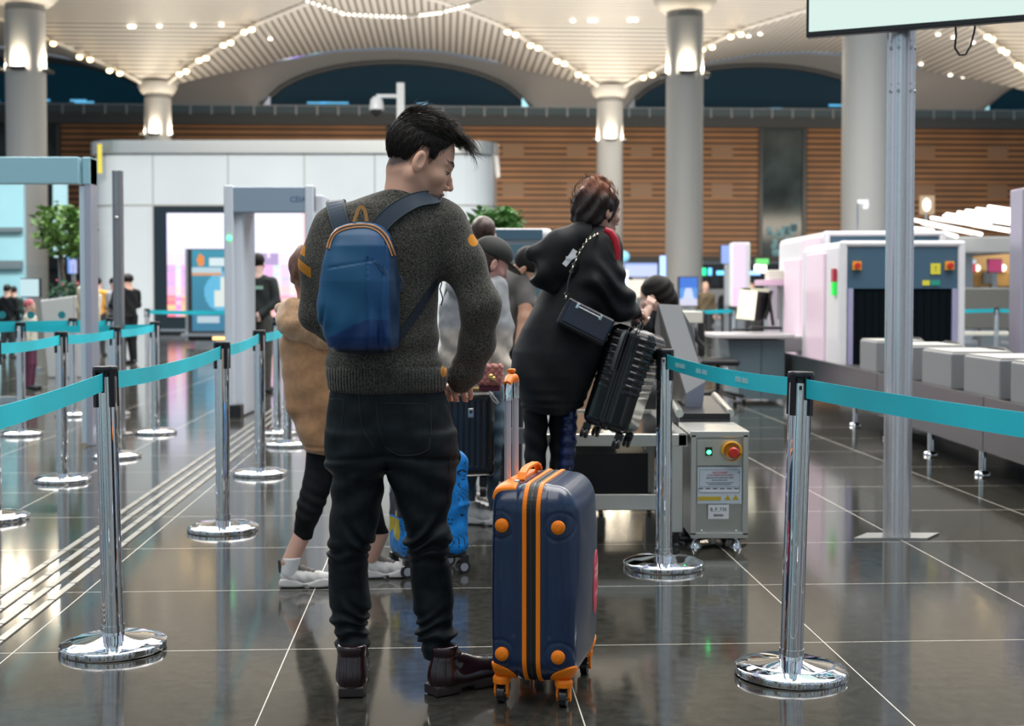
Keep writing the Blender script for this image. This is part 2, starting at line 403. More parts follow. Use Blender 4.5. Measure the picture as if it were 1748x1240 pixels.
# ------------------------------------------------------------------ ceiling of groined slatted vaults
SX, SY = 23.9, 22.5
CX0, CY0 = 8.88, 49.6
def gz(t):
    return 11.75 + float(np.interp(t, [0, .04, .12, .25, .5, .75, 1], [0, .35, .85, 1.5, 2.6, 3.15, 3.3]))
def slat_mat(name, axis):
    m = bpy.data.materials.new(name); m.use_nodes = True; nt = m.node_tree; b = nt.nodes['Principled BSDF']
    t = nt.nodes.new('ShaderNodeTexCoord'); w = nt.nodes.new('ShaderNodeTexWave'); w.wave_type = 'BANDS'; w.bands_direction = axis; w.inputs['Scale'].default_value = .9
    w.inputs['Distortion'].default_value = 0
    r = nt.nodes.new('ShaderNodeValToRGB'); r.color_ramp.elements[0].position = .12; r.color_ramp.elements[1].position = .3
    r.color_ramp.elements[0].color = (.16, .14, .12, 1); r.color_ramp.elements[1].color = (.72, .67, .60, 1)
    nt.links.new(t.outputs['Object'], w.inputs['Vector']); nt.links.new(w.outputs['Fac'], r.inputs['Fac']); nt.links.new(r.outputs['Color'], b.inputs['Base Color'])
    b.inputs['Roughness'].default_value = .45
    return m
M_SLY, M_SLX = slat_mat('ceiling_slats_across', 'Y'), slat_mat('ceiling_slats_along', 'X')
M_PLASTER = mat('white_plaster', (.70, .67, .62), .55)
M_RIB = mat('rib_white', (.72, .68, .62), .4)
def warp(u):          # denser samples near the columns
    return abs(u)**1.3
vs = []; fs = []; mi = []
xs = sorted(set([CX0 + SX*k + s*SX/2*warp(i/12) for k in range(-2, 2) for s in (-1, 1) for i in range(13)]))
ys = sorted(set([CY0 + SY*k + s*SY/2*warp(i/12) for k in (0, 1) for s in (-1, 1) for i in range(13) if not (k == 1 and s == 1 and SY/2*warp(i/12) > 5.5)]))
def dcol(v, c0, s):
    d = (v - c0) / s; return abs(d - round(d)) * 2
for y in ys:
    for x in xs: vs.append((x, y, gz(max(dcol(x, CX0, SX), dcol(y, CY0, SY)))))
nx = len(xs)
mb = MB(); mby = MB()
for j in range(len(ys)-1):
    for i in range(nx-1):
        tx, ty = dcol((xs[i]+xs[i+1])/2, CX0, SX), dcol((ys[j]+ys[j+1])/2, CY0, SY)
        q = [j*nx+i, j*nx+i+1, (j+1)*nx+i+1, (j+1)*nx+i]
        if abs(tx-ty) < 1e-6:       # the diagonal groin crosses this cell
            sx = 1 if (((xs[i]+xs[i+1])/2 - CX0)/SX) % 1 < .5 else -1; sy = 1 if (((ys[j]+ys[j+1])/2 - CY0)/SY) % 1 < .5 else -1
            if sx*sy > 0: tris = [((0, 1, 2), 1), ((0, 2, 3), -1)]
            else: tris = [((0, 1, 3), -1), ((1, 2, 3), 1)]
            # decide which triangle varies along x
            for tr, _ in tris:
                cx = sum(vs[q[a]][0] for a in tr)/3; cy = sum(vs[q[a]][1] for a in tr)/3
                fs.append([q[a] for a in tr]); mi.append(0 if dcol(cy, CY0, SY) > dcol(cx, CX0, SX) else 1)
        else: fs.append(q); mi.append(0 if ty > tx else 1)
me = bpy.data.meshes.new('ceiling'); me.from_pydata(vs, [], fs); me.materials.append(M_SLY); me.materials.append(M_SLX); me.polygons.foreach_set('material_index', mi); me.update()
ce = bpy.data.objects.new('ceiling', me); COL.objects.link(ce); ce.rotation_euler = (0, 0, GA); struct(ce)
so = ce.modifiers.new('thick', 'SOLIDIFY'); so.thickness = .15; so.offset = 1
# ribs along the groins with paired warm spots
M_SPOT = mat('spot_lens', (1, .9, .7), .3, emit=(1, .70, .32), estr=9)
M_SPOTC = mat('spot_lens_cool', (1, .95, .9), .3, emit=(1, .90, .74), estr=5)
rib_n = 0
SPN = ('behind the white kiosk', 'behind the woman', 'at the right edge')
for k in (-1, 0, 1):
    for r in (0, 1):
        for sx in (-1, 1):
            cx, cy = CX0+SX*k, CY0+SY*r
            pts = [(cx + sx*SX/2*u, cy - SY/2*u, gz(u) - .06) for u in [i/24 for i in range(1, 25)]]
            mb = MB(); mb.tube(pts, .17, 8, ry=.1)
            o = obj('trim_%d' % (rib_n+20), mb, M_RIB); o.rotation_euler = (0, 0, GA); struct(o); rib_n += 1
            if r == 1 or k >= 0:
                us = (.14, .24, .36, .46) if r == 1 else ()
                for u in us:
                    for q in (0, 1):
                        uu = u + q*.035
                        c = G(cx + sx*(SX/2*uu - .16), cy - SY/2*uu - .3, gz(uu) - .25 - .1*q)
                        mb = MB(); mb.cyl((0, 0, 0), (0, -.05, .16), .13); s_ = thing('ceiling_spotlight', 'warm spotlight on the rib rising %s from the far column %s' % ('right' if sx > 0 else 'left', SPN[k+1]), 'spotlight', c, 0, 'spotlights on the rib rising %s from the far column %s' % ('right' if sx > 0 else 'left', SPN[k+1]))
                        obj('housing', mb, M_RIB, s_); mb = MB(); mb.ball((0, -.03, -.02), (.15, .15, .12), 10); obj('lens', mb, M_SPOT, s_)
# small downlights scattered in the slats
for px, py, Y in ((222, 60, 66), (228, 70, 66), (272, 47, 66), (330, 47, 66), (378, 46, 66), (461, 62, 70), (425, 119, 77), (348, 150, 77), (917, 122, 77), (938, 131, 77), (970, 148, 77),
                  (978, 50, 66), (1008, 48, 66), (1016, 48, 66), (1075, 52, 66), (1085, 53, 66), (1124, 68, 62), (1076, 86, 66), (1278, 22, 70), (1298, 29, 70),
                  (1572, 119, 77), (1622, 134, 77), (1644, 145, 77), (1662, 150, 77), (1684, 158, 77), (1593, 61, 66), (1612, 61, 66), (1636, 60, 66), (1742, 63, 66), (1735, 86, 66), (1601, 98, 70), (1627, 98, 70), (1660, 97, 70)):
    c = P(px, py, Y); mb = MB(); mb.lathe([(.10, 0), (.11, -.03), (.06, -.06)], 12)
    gx, gy = toG(c); z = gz(max(dcol(gx, CX0, SX), dcol(gy, CY0, SY))) - .04
    o = obj('ceiling_downlight', mb, M_SPOTC); o.location = (c.x, c.y, z)
    tag(o, 'tiny round white downlight set in the slatted ceiling', 'downlight', 'downlights scattered in the slatted ceiling')
# ring-shaped rows of small lights high in the middle vault
for (pa, pb, n) in (((525, 3), (582, 22), 7), ((586, 25), (690, 30), 12), ((718, 27), (752, 23), 7), ((762, 20), (798, 11), 6)):
    for i in range(n):
        f = i/(n-1); c = P(pa[0]+(pb[0]-pa[0])*f, pa[1]+(pb[1]-pa[1])*f, 55)
        mb = MB(); mb.lathe([(.035, .05), (.045, 0), (.02, -.02)], 8)
        o = obj('ceiling_downlight', mb, M_SPOTC); o.location = c
        tag(o, 'tiny light in the curved row high in the middle vault', 'downlight', 'lights in the curved row high in the middle vault')
# the curved ring the row of lights sits in
mb = MB(); mb.tube([P(x, y-2, 55.15) for x, y in ((505, -8), (525, 3), (553, 13), (584, 24), (640, 30), (700, 29), (750, 23), (798, 11), (830, -2))], .1, 8)
o = obj('trim_40', mb, M_RIB); struct(o)

# vault behind the far row, down to the end wall with its lunettes
YA, YB = CY0+SY+5.4, 89.0
mb = MB(); lun = []
M_SHELL = mat('shaded_vault_plaster', (.36, .36, .37), .6)  # white plaster greyed in its colour for the weaker light back there
for k in (-2, -1, 0, 1):
    xc = CX0 + SX*(k+.5); N = 32; rows = []
    for i in range(N+1):
        u = -1 + 2*i/N; x = xc + u*SX/2; za = gz(1 - abs(u)) if abs(u) < 1 else gz(0)
        za = gz(max(1-abs(u), 2*5.4/SY))
        s = u/.72; zb = 13.1 + (3.3*math.sqrt(max(0, 1-s*s)) if abs(s) < 1 else 0)
        rows.append((x, za, zb))
    V0 = []
    J = 6
    for j in range(J+1):
        f = j/J
        for (x, za, zb) in rows: V0.append(G(x, YA+(YB-YA)*f, za*(1-f)+zb*f + .5*math.sin(PI*f)))
    mb.add(V0, [(j*(N+1)+i, j*(N+1)+i+1, (j+1)*(N+1)+i+1, (j+1)*(N+1)+i) for j in range(J) for i in range(N)], None, True)
    lun.append((xc, [(x, zb) for x, za, zb in rows if abs((x-xc)/(SX/2)) <= .73]))
o = obj('ceiling_vault', mb, M_SHELL); struct(o)
M_LUN = mat('lunette_glass', (.004, .012, .02), .12, emit=(.002, .03, .05), estr=.35, noise=None)
M_FRAME = mat('dark_frame', (.045, .05, .055), .4)
for n, (xc, pr) in enumerate(lun):
    pts = [(x, z) for x, z in pr]
    mb = MB(); vs = [G(x, YB, z) for x, z in pts] + [G(x, YB, 12.0) for x, z in pts]; m_ = len(pts)
    mb.add(vs, [(i+m_, i+1+m_, i+1, i) for i in range(m_-1)])
    o = struct(obj('window_%d' % (n+1), mb, M_LUN))
    mb = MB(); mb.tube([G(x, YB-.2, z-.1) for x, z in pts], .22, 8); obj('arch_frame', mb, M_FRAME, o)
    # bluish lit gallery seen through the lunette
    mb = MB()
    rr = random.Random(n)
    for i in range(7):
        x = xc + rr.uniform(-5.5, 5.5); mb.box(G(x, YB-.25, 13.0+rr.uniform(0, .7)), (rr.uniform(.5, 2.2), .06, .12), rz=GA)
    obj('gallery_lights', mb, mat('blue_gallery_glow', (.1, .4, .6), .4, emit=(.10, .38, .62), estr=1.1), o)
# end wall: parapet, wood slats, glazed bays
M_WOOD = bpy.data.materials.new('wood_slat_cladding'); M_WOOD.use_nodes = True; nt = M_WOOD.node_tree; b = nt.nodes['Principled BSDF']
t = nt.nodes.new('ShaderNodeTexCoord'); w = nt.nodes.new('ShaderNodeTexWave'); w.wave_type = 'BANDS'; w.bands_direction = 'Z'; w.inputs['Scale'].default_value = .82
r = nt.nodes.new('ShaderNodeValToRGB'); r.color_ramp.elements[0].position = .2; r.color_ramp.elements[1].position = .55
r.color_ramp.elements[0].color = (.05, .025, .012, 1); r.color_ramp.elements[1].color = (.40, .185, .075, 1)
n = nt.nodes.new('ShaderNodeTexNoise'); n.inputs['Scale'].default_value = .35
mx = nt.nodes.new('ShaderNodeMix'); mx.data_type = 'RGBA'; mx.blend_type = 'MULTIPLY'; mx.inputs['Factor'].default_value = .6
nt.links.new(t.outputs['Object'], w.inputs['Vector']); nt.links.new(w.outputs['Fac'], r.inputs['Fac']); nt.links.new(t.outputs['Object'], n.inputs['Vector'])
nt.links.new(r.outputs['Color'], mx.inputs[6]); nt.links.new(n.outputs['Fac'], mx.inputs[7]); nt.links.new(mx.outputs[2], b.inputs['Base Color']); b.inputs['Roughness'].default_value = .5
M_DKGLASS = mat('dark_glazing', (.03, .045, .05), .15, noise=(.5, .5))
def gxat(px, gy):       # grid x seen at pixel px on the plane gy
    d = ray(px, 500); s = gy / d.dot(EY); return (d*s).dot(EX)
YW = YB
mb = MB(); mb.box((0, 0, 6.6), (110, .4, 13.2)); o = obj('wall_end', mb, mat('end_wall_dark', (.045, .047, .05), .6)); o.location = G(0, YW+.5); o.rotation_euler = (0, 0, GA); struct(o)
wn_ = 0
for a, bb in ((108, 262), (150, 660), (700, 1137), (1137, 1293), (1375, 1510), (1500, 1748), (1760, 2100), (-300, -60)):
    xa, xb = gxat(a, YW), gxat(bb, YW)
    mb = MB(); mb.box(((xa+xb)/2, YW, 7.95), (xb-xa, .3, 8.6)); o = obj('wall_cladding', mb, M_WOOD); o.rotation_euler = (0, 0, GA); struct(o)
    if wn_ in (2, 4, 5, 3):       # small pale panels in the cladding
        mb2 = MB(); k_ = max(1, int((xb-xa)/4))
        for q in range(k_):
            for zz in (10.6, 8.0): mb2.box((xa + (q+.6)*(xb-xa)/k_, YW-.17, zz), (1.4, .06, .9))
        o2 = obj('trim_%d' % (50+wn_), mb2, mat('cladding_hatch', (.22, .125, .07), .4)); o2.rotation_euler = (0, 0, GA); struct(o2)
    wn_ += 1
for i, (a, bb) in enumerate(((-60, 104), (1296, 1370))):
    xa, xb = gxat(a, YW), gxat(bb, YW)
    mb = MB(); mb.box(((xa+xb)/2, YW-.05, 7.7), (xb-xa, .3, 9.2)); o = obj('window_%d' % (i+8), mb, M_DKGLASS); o.rotation_euler = (0, 0, GA); struct(o)
    mb = MB()
    for q in (xa, xb): mb.box((q, YW-.25, 7.7), (.25, .2, 9.2))
    f_ = obj('window_frame', mb, M_FRAME, o)
    if i == 1:
        mb = MB(); rr = random.Random(3)
        for q in range(26): mb.box((rr.uniform(xa+.5, xb-.4), YW-.27, rr.uniform(3.4, 5.6)), (rr.uniform(.2, .5), .04, rr.uniform(.2, .6)))
        obj('painted_reflection', mb, mat('painted_reflection_blue', (.12, .30, .38), .4), o)  # pale blue boxes painted as reflections in the glazing
mb = MB(); mb.box((0, YW-.6, 12.45), (110, .9, .7)); o = obj('trim_1', mb, M_FRAME); o.rotation_euler = (0, 0, GA); struct(o)
mb = MB(); mb.box((0, YW-1, 13.0), (110, .05, .55)); o = obj('trim_2', mb, mat('parapet_glass', (.07, .10, .12), .15)); o.rotation_euler = (0, 0, GA); struct(o)
mb = MB()
for i in range(75): mb.box((-50+1.35*i, YW-1.05, 13.0), (.1, .08, .6))
mb.box((0, YW-1.05, 13.3), (110, .08, .06)); o = obj('trim_3', mb, M_ALU); o.rotation_euler = (0, 0, GA); struct(o)
mb = MB(); mb.box((0, YW-.4, 3.2), (110, .5, .9)); o = obj('trim_4', mb, mat('fascia_dark', (.02, .022, .026), .5)); o.rotation_euler = (0, 0, GA); struct(o)

# ------------------------------------------------------------------ columns
M_COLM = mat('column_paint', (.56, .55, .53), .5)
M_NECK = mat('column_neck', (.30, .30, .29), .5)
M_UPL = mat('uplight_lens', (1, .9, .7), .3, emit=(1, .85, .62), estr=8)
def column(gx, gy, r, top, lamp_z, label, plain=False):
    c = G(gx, gy); t = thing('round_column', label, 'column', (c.x, c.y, 0), 0)
    mb = MB(); mb.lathe([(r, 0), (r, top)], 40); obj('shaft', mb, M_COLM, t)
    if plain: return t
    mb = MB(); mb.lathe([(r*.98, top), (r*.98, top+.35)], 40); obj('neck', mb, M_NECK, t)
    cw = 1 if gy < 60 else .66
    mb = MB(); mb.lathe([(r*(1+.2*cw), top+.25), (r*(1+.4*cw), top+.35), (r*(1+.7*cw), top+.6), (r*(1+.7*cw), top+.8)], 40); obj('capital', mb, M_RIB, t)
    if lamp_z:
        for a in (-PI/2, 0, PI, PI/2):
            d = Vector((math.cos(a), math.sin(a), 0))
            if a == PI/2: continue
            mb = MB(); mb.box((0, 0, 0), (.7, .22, .08)); mb.box((0, -.02, -.06), (.5, .15, .05))
            h_ = obj('uplight', mb, mat('uplight_body', (.05, .05, .05), .4), t); h_.location = d*(r+.11) + Vector((0, 0, lamp_z)); h_.rotation_euler = (0, 0, a+PI/2)
            mb = MB(); mb.box((0, 0, .045), (.6, .14, .01)); obj('uplight_glow', mb, M_UPL, h_)
            l = bpy.data.lights.new('column_uplight', 'POINT'); l.energy = 130; l.color = (1, .86, .64); l.shadow_soft_size = .06
            lo_ = bpy.data.objects.new('column_uplight_lamp', l); COL.objects.link(lo_); lo_.parent = t; lo_.location = d*(r+.16) + Vector((0, 0, lamp_z+.22))
    return t
column(CX0-SX, CY0, .70, 11.3, 9.2, 'thick pale round column near the left edge with uplights')
column(CX0, CY0, .68, 11.3, 9.25, 'thick pale round column right of the dark-haired woman')
column(CX0-SX, CY0+SY, .69, 11.4, 9.5, 'far slimmer pale column rising behind the white kiosk')
column(CX0, CY0+SY, .69, 11.4, 9.35, 'far slimmer pale column in front of the wood wall, behind the woman')
column(CX0+SX, CY0+SY, .69, 11.4, 8.9, 'far pale column at the right edge of the hall')
c = P(1474, 500, 43); gx, gy = toG(c); column(gx, gy, .72, 16, None, 'broad plain pale column behind the scanners and metal post', True)

# ------------------------------------------------------------------ rounded white kiosk with the LED wall
KY = 40.0
def KP(px, py): return P(px, py, KY)
kx0, kx1 = KP(150, 500).x, KP(843, 500).x; kz1 = KP(500, 262).z; kz2 = KP(500, 240).z; kmid = (kx0+kx1)/2
def rrect(x0, x1, y0, y1, r, n=10):
    pts = []
    for cx, cy, a0 in ((x1-r, y0+r, -PI/2), (x1-r, y1-r, 0), (x0+r, y1-r, PI/2), (x0+r, y0+r, PI)):
        for i in range(n+1): a = a0 + i*PI/2/n; pts.append((cx+r*math.cos(a), cy+r*math.sin(a)))
    return pts
def slab(mb, pts, z0, z1, smooth=False):
    n = len(pts); mb.add([(x, y, z0) for x, y in pts] + [(x, y, z1) for x, y in pts], [list(range(n))[::-1], list(range(n, 2*n))] + [(i, (i+1) % n, (i+1) % n+n, i+n) for i in range(n)], None, smooth)
tk = thing('rounded_kiosk', 'large white round-cornered building block with a steel top band', 'kiosk', (kmid, KY+4, 0))
def kbox(name, px0, px1, py0, py1, dy, m, dep=.08, parent=tk):
    a = P(px0, py1, KY-dy); c_ = P(px1, py0, KY-dy)
    mb = MB(); mb.box(((a.x+c_.x)/2, KY-dy, (a.z+c_.z)/2), (c_.x-a.x, dep, c_.z-a.z)); return obj(name, mb, m, parent, world=True)
M_KW = mat('kiosk_white_panel', (.62, .67, .70), .18, noise=(.25, .06))
mb = MB(); slab(mb, rrect(kx0, kx1, KY, KY+9, 1.0), 0, kz1); obj('body', mb, M_KW, tk, world=True)
mb = MB(); slab(mb, rrect(kx0-.12, kx1+.12, KY-.12, KY+9.1, 1.1), kz1, kz2); obj('top_band', mb, mat('kiosk_band', (.52, .52, .50), .25, .8), tk, world=True)
mb = MB(); a = KP(500, 352).z
slab(mb, rrect(kx0-.01, kx1+.01, KY-.01, KY+9.01, 1.0), a, a+.05)
for px in (262, 390, 520, 640, 760): x = KP(px, 400).x; mb.box((x, KY-.005, kz1/2), (.03, .03, kz1))
obj('panel_joint', mb, mat('joint_grey', (.35, .35, .32), .5), tk, world=True)
kbox('yellow_tape', 167, 174, 246, 296, .2, mat('yellow_tape', (.85, .72, .08), .5), .02)
kbox('screen_surround', 265, 575, 352, 572, .06, mat('screen_surround_black', (.012, .022, .03), .2), .1)
kbox('steel_sill', 270, 560, 562, 566, .2, M_ALU, .1)
def pic_wall(u, v):
    # pale sky over a pink and violet waterfront
    sky = (1.25, 1.22, 1.45)
    if v > .62:
        c_ = (.98+.3*v, 1.0+.25*v, 1.5)
        if .40 < u < .47: c_ = (1.1, .75, 1.1)
        if u > .80: c_ = (1.3, .80, .85) if int(u*60) % 2 else (1.3, 1.05, 1.1)
        if (u-.14)**2 + ((v-.87)*.8)**2 < .004: c_ = (1.4, 1.4, 1.4)
        return c_
    if v > .5: return (.55, .42, .75) if .2 < u < .66 and (v < .57 or int(u*40) % 3) else (1.2, 1.0, 1.3)
    h = (math.sin(int(u*22)*12.9898)*43758.5) % 1; g = (math.sin(int(v*26)*78.233+int(u*22)*3.1)*12543.5) % 1
    if v > .3: return (.85+.5*g, .6+.5*h, 1.0+.3*g)
    if v > .2: return (1.2, .65+.4*h, .85+.3*g)
    return (1.3, .28+.6*g, .42+.6*h)
a, c_ = P(286, 541, KY-.15), P(570, 364, KY-.15)
screen('led_wall', (a+c_)/2, (c_.x-a.x, 0, 0), (0, 0, c_.z-a.z), 60, 44, pic_wall, attr_mat('led_wall_picture', 'pic', 'color', emit=.85), tk, True)
# ================================================================== QUEUE BARRIERS
M_CASS = mat('cassette_black', (.012, .014, .018), .3)
M_TEAL = mat('teal_belt', (.010, .52, .63), .55, noise=(1.2, .16), bump=(300, .15, .001))
M_TEALP = mat('belt_print', (.35, .62, .66), .6)
M_LABEL = mat('white_label', (.75, .76, .78), .5)
def make_post(label):
    t = thing('barrier_post', label, 'barrier post', group='chrome belt barrier posts')
    mb = MB(); mb.lathe([(.176, 0), (.1795, .003), (.180, .006), (.180, .018), (.180, .022), (.178, .0245), (.174, .027), (.160, .0315), (.140, .0385), (.136, .0395), (.125, .041), (.09, .0455), (.06, .049), (.04, .052)], 64)
    obj('base', mb, M_CHROME, t)
    mb = MB(); mb.lathe([(.036, .05), (.036, .935)], 40); obj('pole', mb, M_CHROME, t)
    mb = MB(); mb.lathe([(.039, .05), (.039, .085)], 40); obj('collar', mb, M_CHROME, t)
    mb = MB(); mb.lathe([(.040, .950), (.042, .953), (.042, .966), (.039, .970)], 40); mb.lathe([(.034, .93), (.034, .955)], 24)
    for a in range(4):
        M = Matrix.Rotation(PI/4 + a*PI/2, 4, 'Z'); mb.box((.037, 0, .895), (.012, .018, .125), M)
    cp = obj('cassette', mb, M_CASS, t)
    mb = MB(); mb.box((-.008, -.0385, .915), (.012, .003, .035)); obj('sticker', mb, M_LABEL, cp)
    mb = MB(); mb.box((-.008, -.0405, .921), (.008, .002, .012)); obj('printed_mark', mb, M_BLACK, cp)
    return t
PB = 2806.0
posts = [  # name, px, py of the base centre, label
 ('S1', 194, 1108, 'foreground chrome barrier post at left, nearest to the camera on that side'),
 ('S2', 381, 906, 'chrome barrier post between the nearest left post and the camel coat, belt through its head'),
 ('S3', 444, 811, 'chrome barrier post just left of the person in the camel coat'),
 ('S4', 491, 761, 'chrome barrier post partly hidden by the camel coat, nearer of the two there'),
 ('S5', 474, 741, 'chrome barrier post behind the camel coat, further of the two there'),
 ('L1', 107, 822, 'chrome barrier post left of the nearest left post, belt running to the left edge'),
 ('L2', 37, 743, 'chrome barrier post nearest the left edge that shows whole, on the belt row behind'),
 ('L3', 126, 710, 'far chrome barrier post seen just right of the second left row, thin and small'),
 ('L4', 199, 781, 'chrome barrier post standing directly behind the nearest left post'),
 ('L5', 266, 740, 'chrome barrier post at the end of the left belt row, nearest the LED wall'),
 ('L6', -9, 887, 'barrier base cut by the left edge of the picture'),
 ('L8', 190, 709, 'small chrome post hidden behind the left row under the metal gate'),
 ('L7', 252, 632, 'distant grey barrier post left of the LED wall'),
 ('R1', 1350, 1152, 'foreground chrome barrier post at right, largest of all'),
 ('R2', 1133, 968, 'chrome barrier post in front of the roller table, next to the orange trimmed suitcase'),
 ('F1', 1700, 622, 'distant barrier post seen right of the baggage scanner'),
 ('F2', 1252, 626, 'distant barrier post behind the desk monitor'),
]
proto = make_post(posts[0][3]); PO = {}
for i, (n_, px, py, lab) in enumerate(posts):
    p = FL(px, py); o = proto if i == 0 else dup(proto, label=lab)
    o.location = (p.x, p.y, 0); o.rotation_euler = (0, {'S1': -.020, 'R1': .026}.get(n_, 0), random.uniform(-.3, .3) if n_[0] != 'R' and n_ != 'S1' else 0); PO[n_] = p + Vector(({'S1': -.018, 'R1': .023}.get(n_, 0), 0, 0))
BELTZ = .918
def belt(a, b, label, sag=.012, ends=(1, 1), zz=BELTZ, prints=(), w=.060):
    a, b = Vector(a), Vector(b); d = (b-a); L = d.length; u = d.normalized(); nn = Vector((-u.y, u.x, 0))
    a2 = a + u*.04*ends[0]; b2 = b - u*.04*ends[1]; pts = []
    for i in range(13):
        f = i/12; pts.append(a2.lerp(b2, f) + Vector((0, 0, zz - sag*4*f*(1-f))))
    o_ = a.copy(); mb = MB(); mb.ribbon([p - o_ for p in pts], nn, w, .0022)
    t = obj('retractable_belt', mb, M_TEAL); t.location = o_; tag(t, label, 'belt', 'teal queue belts')
    if nn.y > 0: nn = -nn
    for f in prints:
        mb = MB()
        c_ = a2.lerp(b2, f) + Vector((0, 0, zz - sag*4*f*(1-f))) - o_ + nn*.0018
        rr = random.Random(int(f*100)); q = -.075; tilt = math.atan2(0, 1)
        while q < .075:
            ww = rr.uniform(.004, .008)
            if not -.006 < q < .004: mb.box(c_ + u*q, (ww, .0012, .018), rz=math.atan2(u.y, u.x))
            q += ww + .003
        pr_ = obj('faded_lettering', mb, M_TEALP, t); pr_['kind'] = 'stuff'
    # end clip
    for on_, q_ in ((ends[0], a2), (ends[1], b2)):
        if on_: mb = MB(); mb.box(q_ - o_ + Vector((0, 0, zz)), (.008, .010, w+.012), rz=math.atan2(u.y, u.x)); obj('end_clip', mb, M_CASS, t)
    return t
offS = PO['S1'] + (PO['S1'] - PO['S2']).normalized()*2.3; offS.x = -1.25
for q_, lb_ in ((offS, 'barrier post that holds the wide belt leaving the left edge'), (Vector((1.42, 2.35, 0)), 'barrier post that holds the wide belt leaving the right edge')):
    o = dup(proto, label=lb_); o.location = (q_.x, q_.y, 0)
belt(offS, PO['S1'], 'wide teal belt from the left edge to the nearest left post', ends=(1, 1), sag=.02)
belt(PO['S1'], PO['S2'], 'teal belt with worn white print between the two nearest left posts', sag=.02, prints=(.3, .58, .82))
belt(PO['S2'], PO['S3'], 'teal belt just left of the camel coat, rising to the right', prints=(.6,))
belt(PO['S3'], PO['S4'], 'short teal belt ending behind the camel coat')
belt(PO['S4'], PO['S5'], 'teal belt hidden behind the camel coat')
belt(PO['L6'], PO['L1'], 'teal belt from the left edge to the first post of the second row')
belt(PO['L1'], PO['L4'], 'pale teal belt with faded print in the second row at left', prints=(.45, .8))
belt(PO['L4'], PO['L5'], 'teal belt at the far end of the second left row')
e = FL(-160, 744); belt((e.x, e.y, 0), PO['L2'], 'teal belt running off the left edge behind the second row', ends=(0, 1))
belt(PO['L2'], PO['L5'], 'long teal belt crossing behind the gate leg at left')
e = FL(-160, 713); belt((e.x, e.y, 0), PO['L3'], 'furthest teal belt at the left edge', ends=(0, 1))
belt(PO['L3'], PO['L8'], 'short teal belt behind the gate leg')
e = FL(420, 632); belt(PO['L7'], (e.x, e.y, 0), 'thin distant teal belt in front of the LED wall', ends=(1, 0))
offR = Vector((1.42, 2.35, 0)); belt(PO['R1'], offR, 'wide plain teal belt from the nearest right post to the right edge', ends=(1, 1), sag=.01)
belt(PO['R2'], PO['R1'], 'teal belt with worn print between the two right posts', sag=.015, prints=(.14, .34, .66))
e1 = FL(1560, 622); belt((e1.x, e1.y, 0), PO['F1'], 'distant teal belt right of the scanner, left of its post', ends=(0, 1))
e2 = FL(1790, 622); belt(PO['F1'], (e2.x, e2.y, 0), 'distant teal belt right of the scanner, right of its post', ends=(1, 0))
e3 = FL(1040, 640); belt((e3.x, e3.y, 0), PO['F2'], 'distant teal belt behind the seated officer and desk', ends=(0, 1))

# ================================================================== METAL POLE WITH SCREEN
pc = FL(1531, 917)
t = thing('display_pole', 'tall silver extruded metal post on a square floor plate at right', 'post', (pc.x, pc.y, 0), 0)
mb = MB(); mb.box((0, 0, .004), (.36, .26, .008), rz=.0)
mp_ = MB(); mp_.add([( -.235, -.075, 0), (.13, -.075, 0), (.235, .075, 0), (-.13, .075, 0), (-.235, -.075, .008), (.13, -.075, .008), (.235, .075, .008), (-.13, .075, .008)],
    [(3, 2, 1, 0), (4, 5, 6, 7), (0, 1, 5, 4), (1, 2, 6, 5), (2, 3, 7, 6), (3, 0, 4, 7)])
M_POLE = mat('anodised_pole', (.78, .77, .80), .24, .75)
mb = MB(); mb.box((0, 0, .004), (.40, .22, .008)); obj('floor_plate', mp_, M_STEEL, t)
mb = MB()
prof = []
for a in range(48):
    an = 2*PI*a/48; r_ = .068; prof.append((r_*math.cos(an), r_*math.sin(an)))
def groove(x, y):
    r_ = math.hypot(x, y); an = math.atan2(y, x)
    for g in (-PI/2, 0, PI/2, PI):
        dd = abs((an-g+PI) % (2*PI) - PI)
        if dd < .16: return .78
    return 1
prof = []
for a in range(96):
    an = 2*PI*a/96; x, y = math.cos(an), math.sin(an); q = groove(x, y)*.068; prof.append((x*q, y*q))
slab(mb, prof, .008, 3.0); o = obj('extruded_shaft', mb, M_POLE, t, bev=0)
mb = MB()
for z in (2.21, 2.42):
    for a in (-1.1, -2.04, -.5, -2.64):
        mb.cyl((.062*math.cos(a), .062*math.sin(a), z), (.072*math.cos(a), .072*math.sin(a), z), .009, n=12)
        mb.cyl((.062*math.cos(a), .062*math.sin(a), z+.035), (.070*math.cos(a), .070*math.sin(a), z+.035), .004, n=8)
obj('bolt_head', mb, M_STEEL, t)
# the screen, a little nearer than the pole
s0, s1 = P(1377, 20, 6.75), P(1790, 32, 6.28); ux = (s1-s0).normalized(); L = (s1-s0).length
rz = math.atan2(s1.y-s0.y, s1.x-s0.x); zb = min(s0.z, s1.z) + .004
t = thing('information_screen', 'large wide screen with black bezel cut by the top edge, on the metal post', 'screen', ((s0.x+s1.x)/2, (s0.y+s1.y)/2, zb), rz)
mb = MB(); mb.box((0, .03, .36), (L, .05, .72)); obj('bezel', mb, M_BLACK, t, bev=.004)
screen('display_panel', (0, .002, .365), (L-.03, 0, 0), (0, 0, .68), 12, 8, lambda u, v: (.80, 1.0, .93) if not (.9 < u and v > .1) else (.72, .95, .9), M_SCREEN, t)
mb = MB(); mb.box((-.1, .10, .34), (.3, .09, .4)); obj('bracket', mb, M_STEEL, t)
mb = MB(); mb.tube([P(x, y, 6.6) for x, y in ((1628, 14), (1630, 30), (1632, 60), (1630, 82), (1638, 94), (1648, 93), (1657, 78), (1664, 50), (1664, 30), (1663, 16))], .0055, 8)
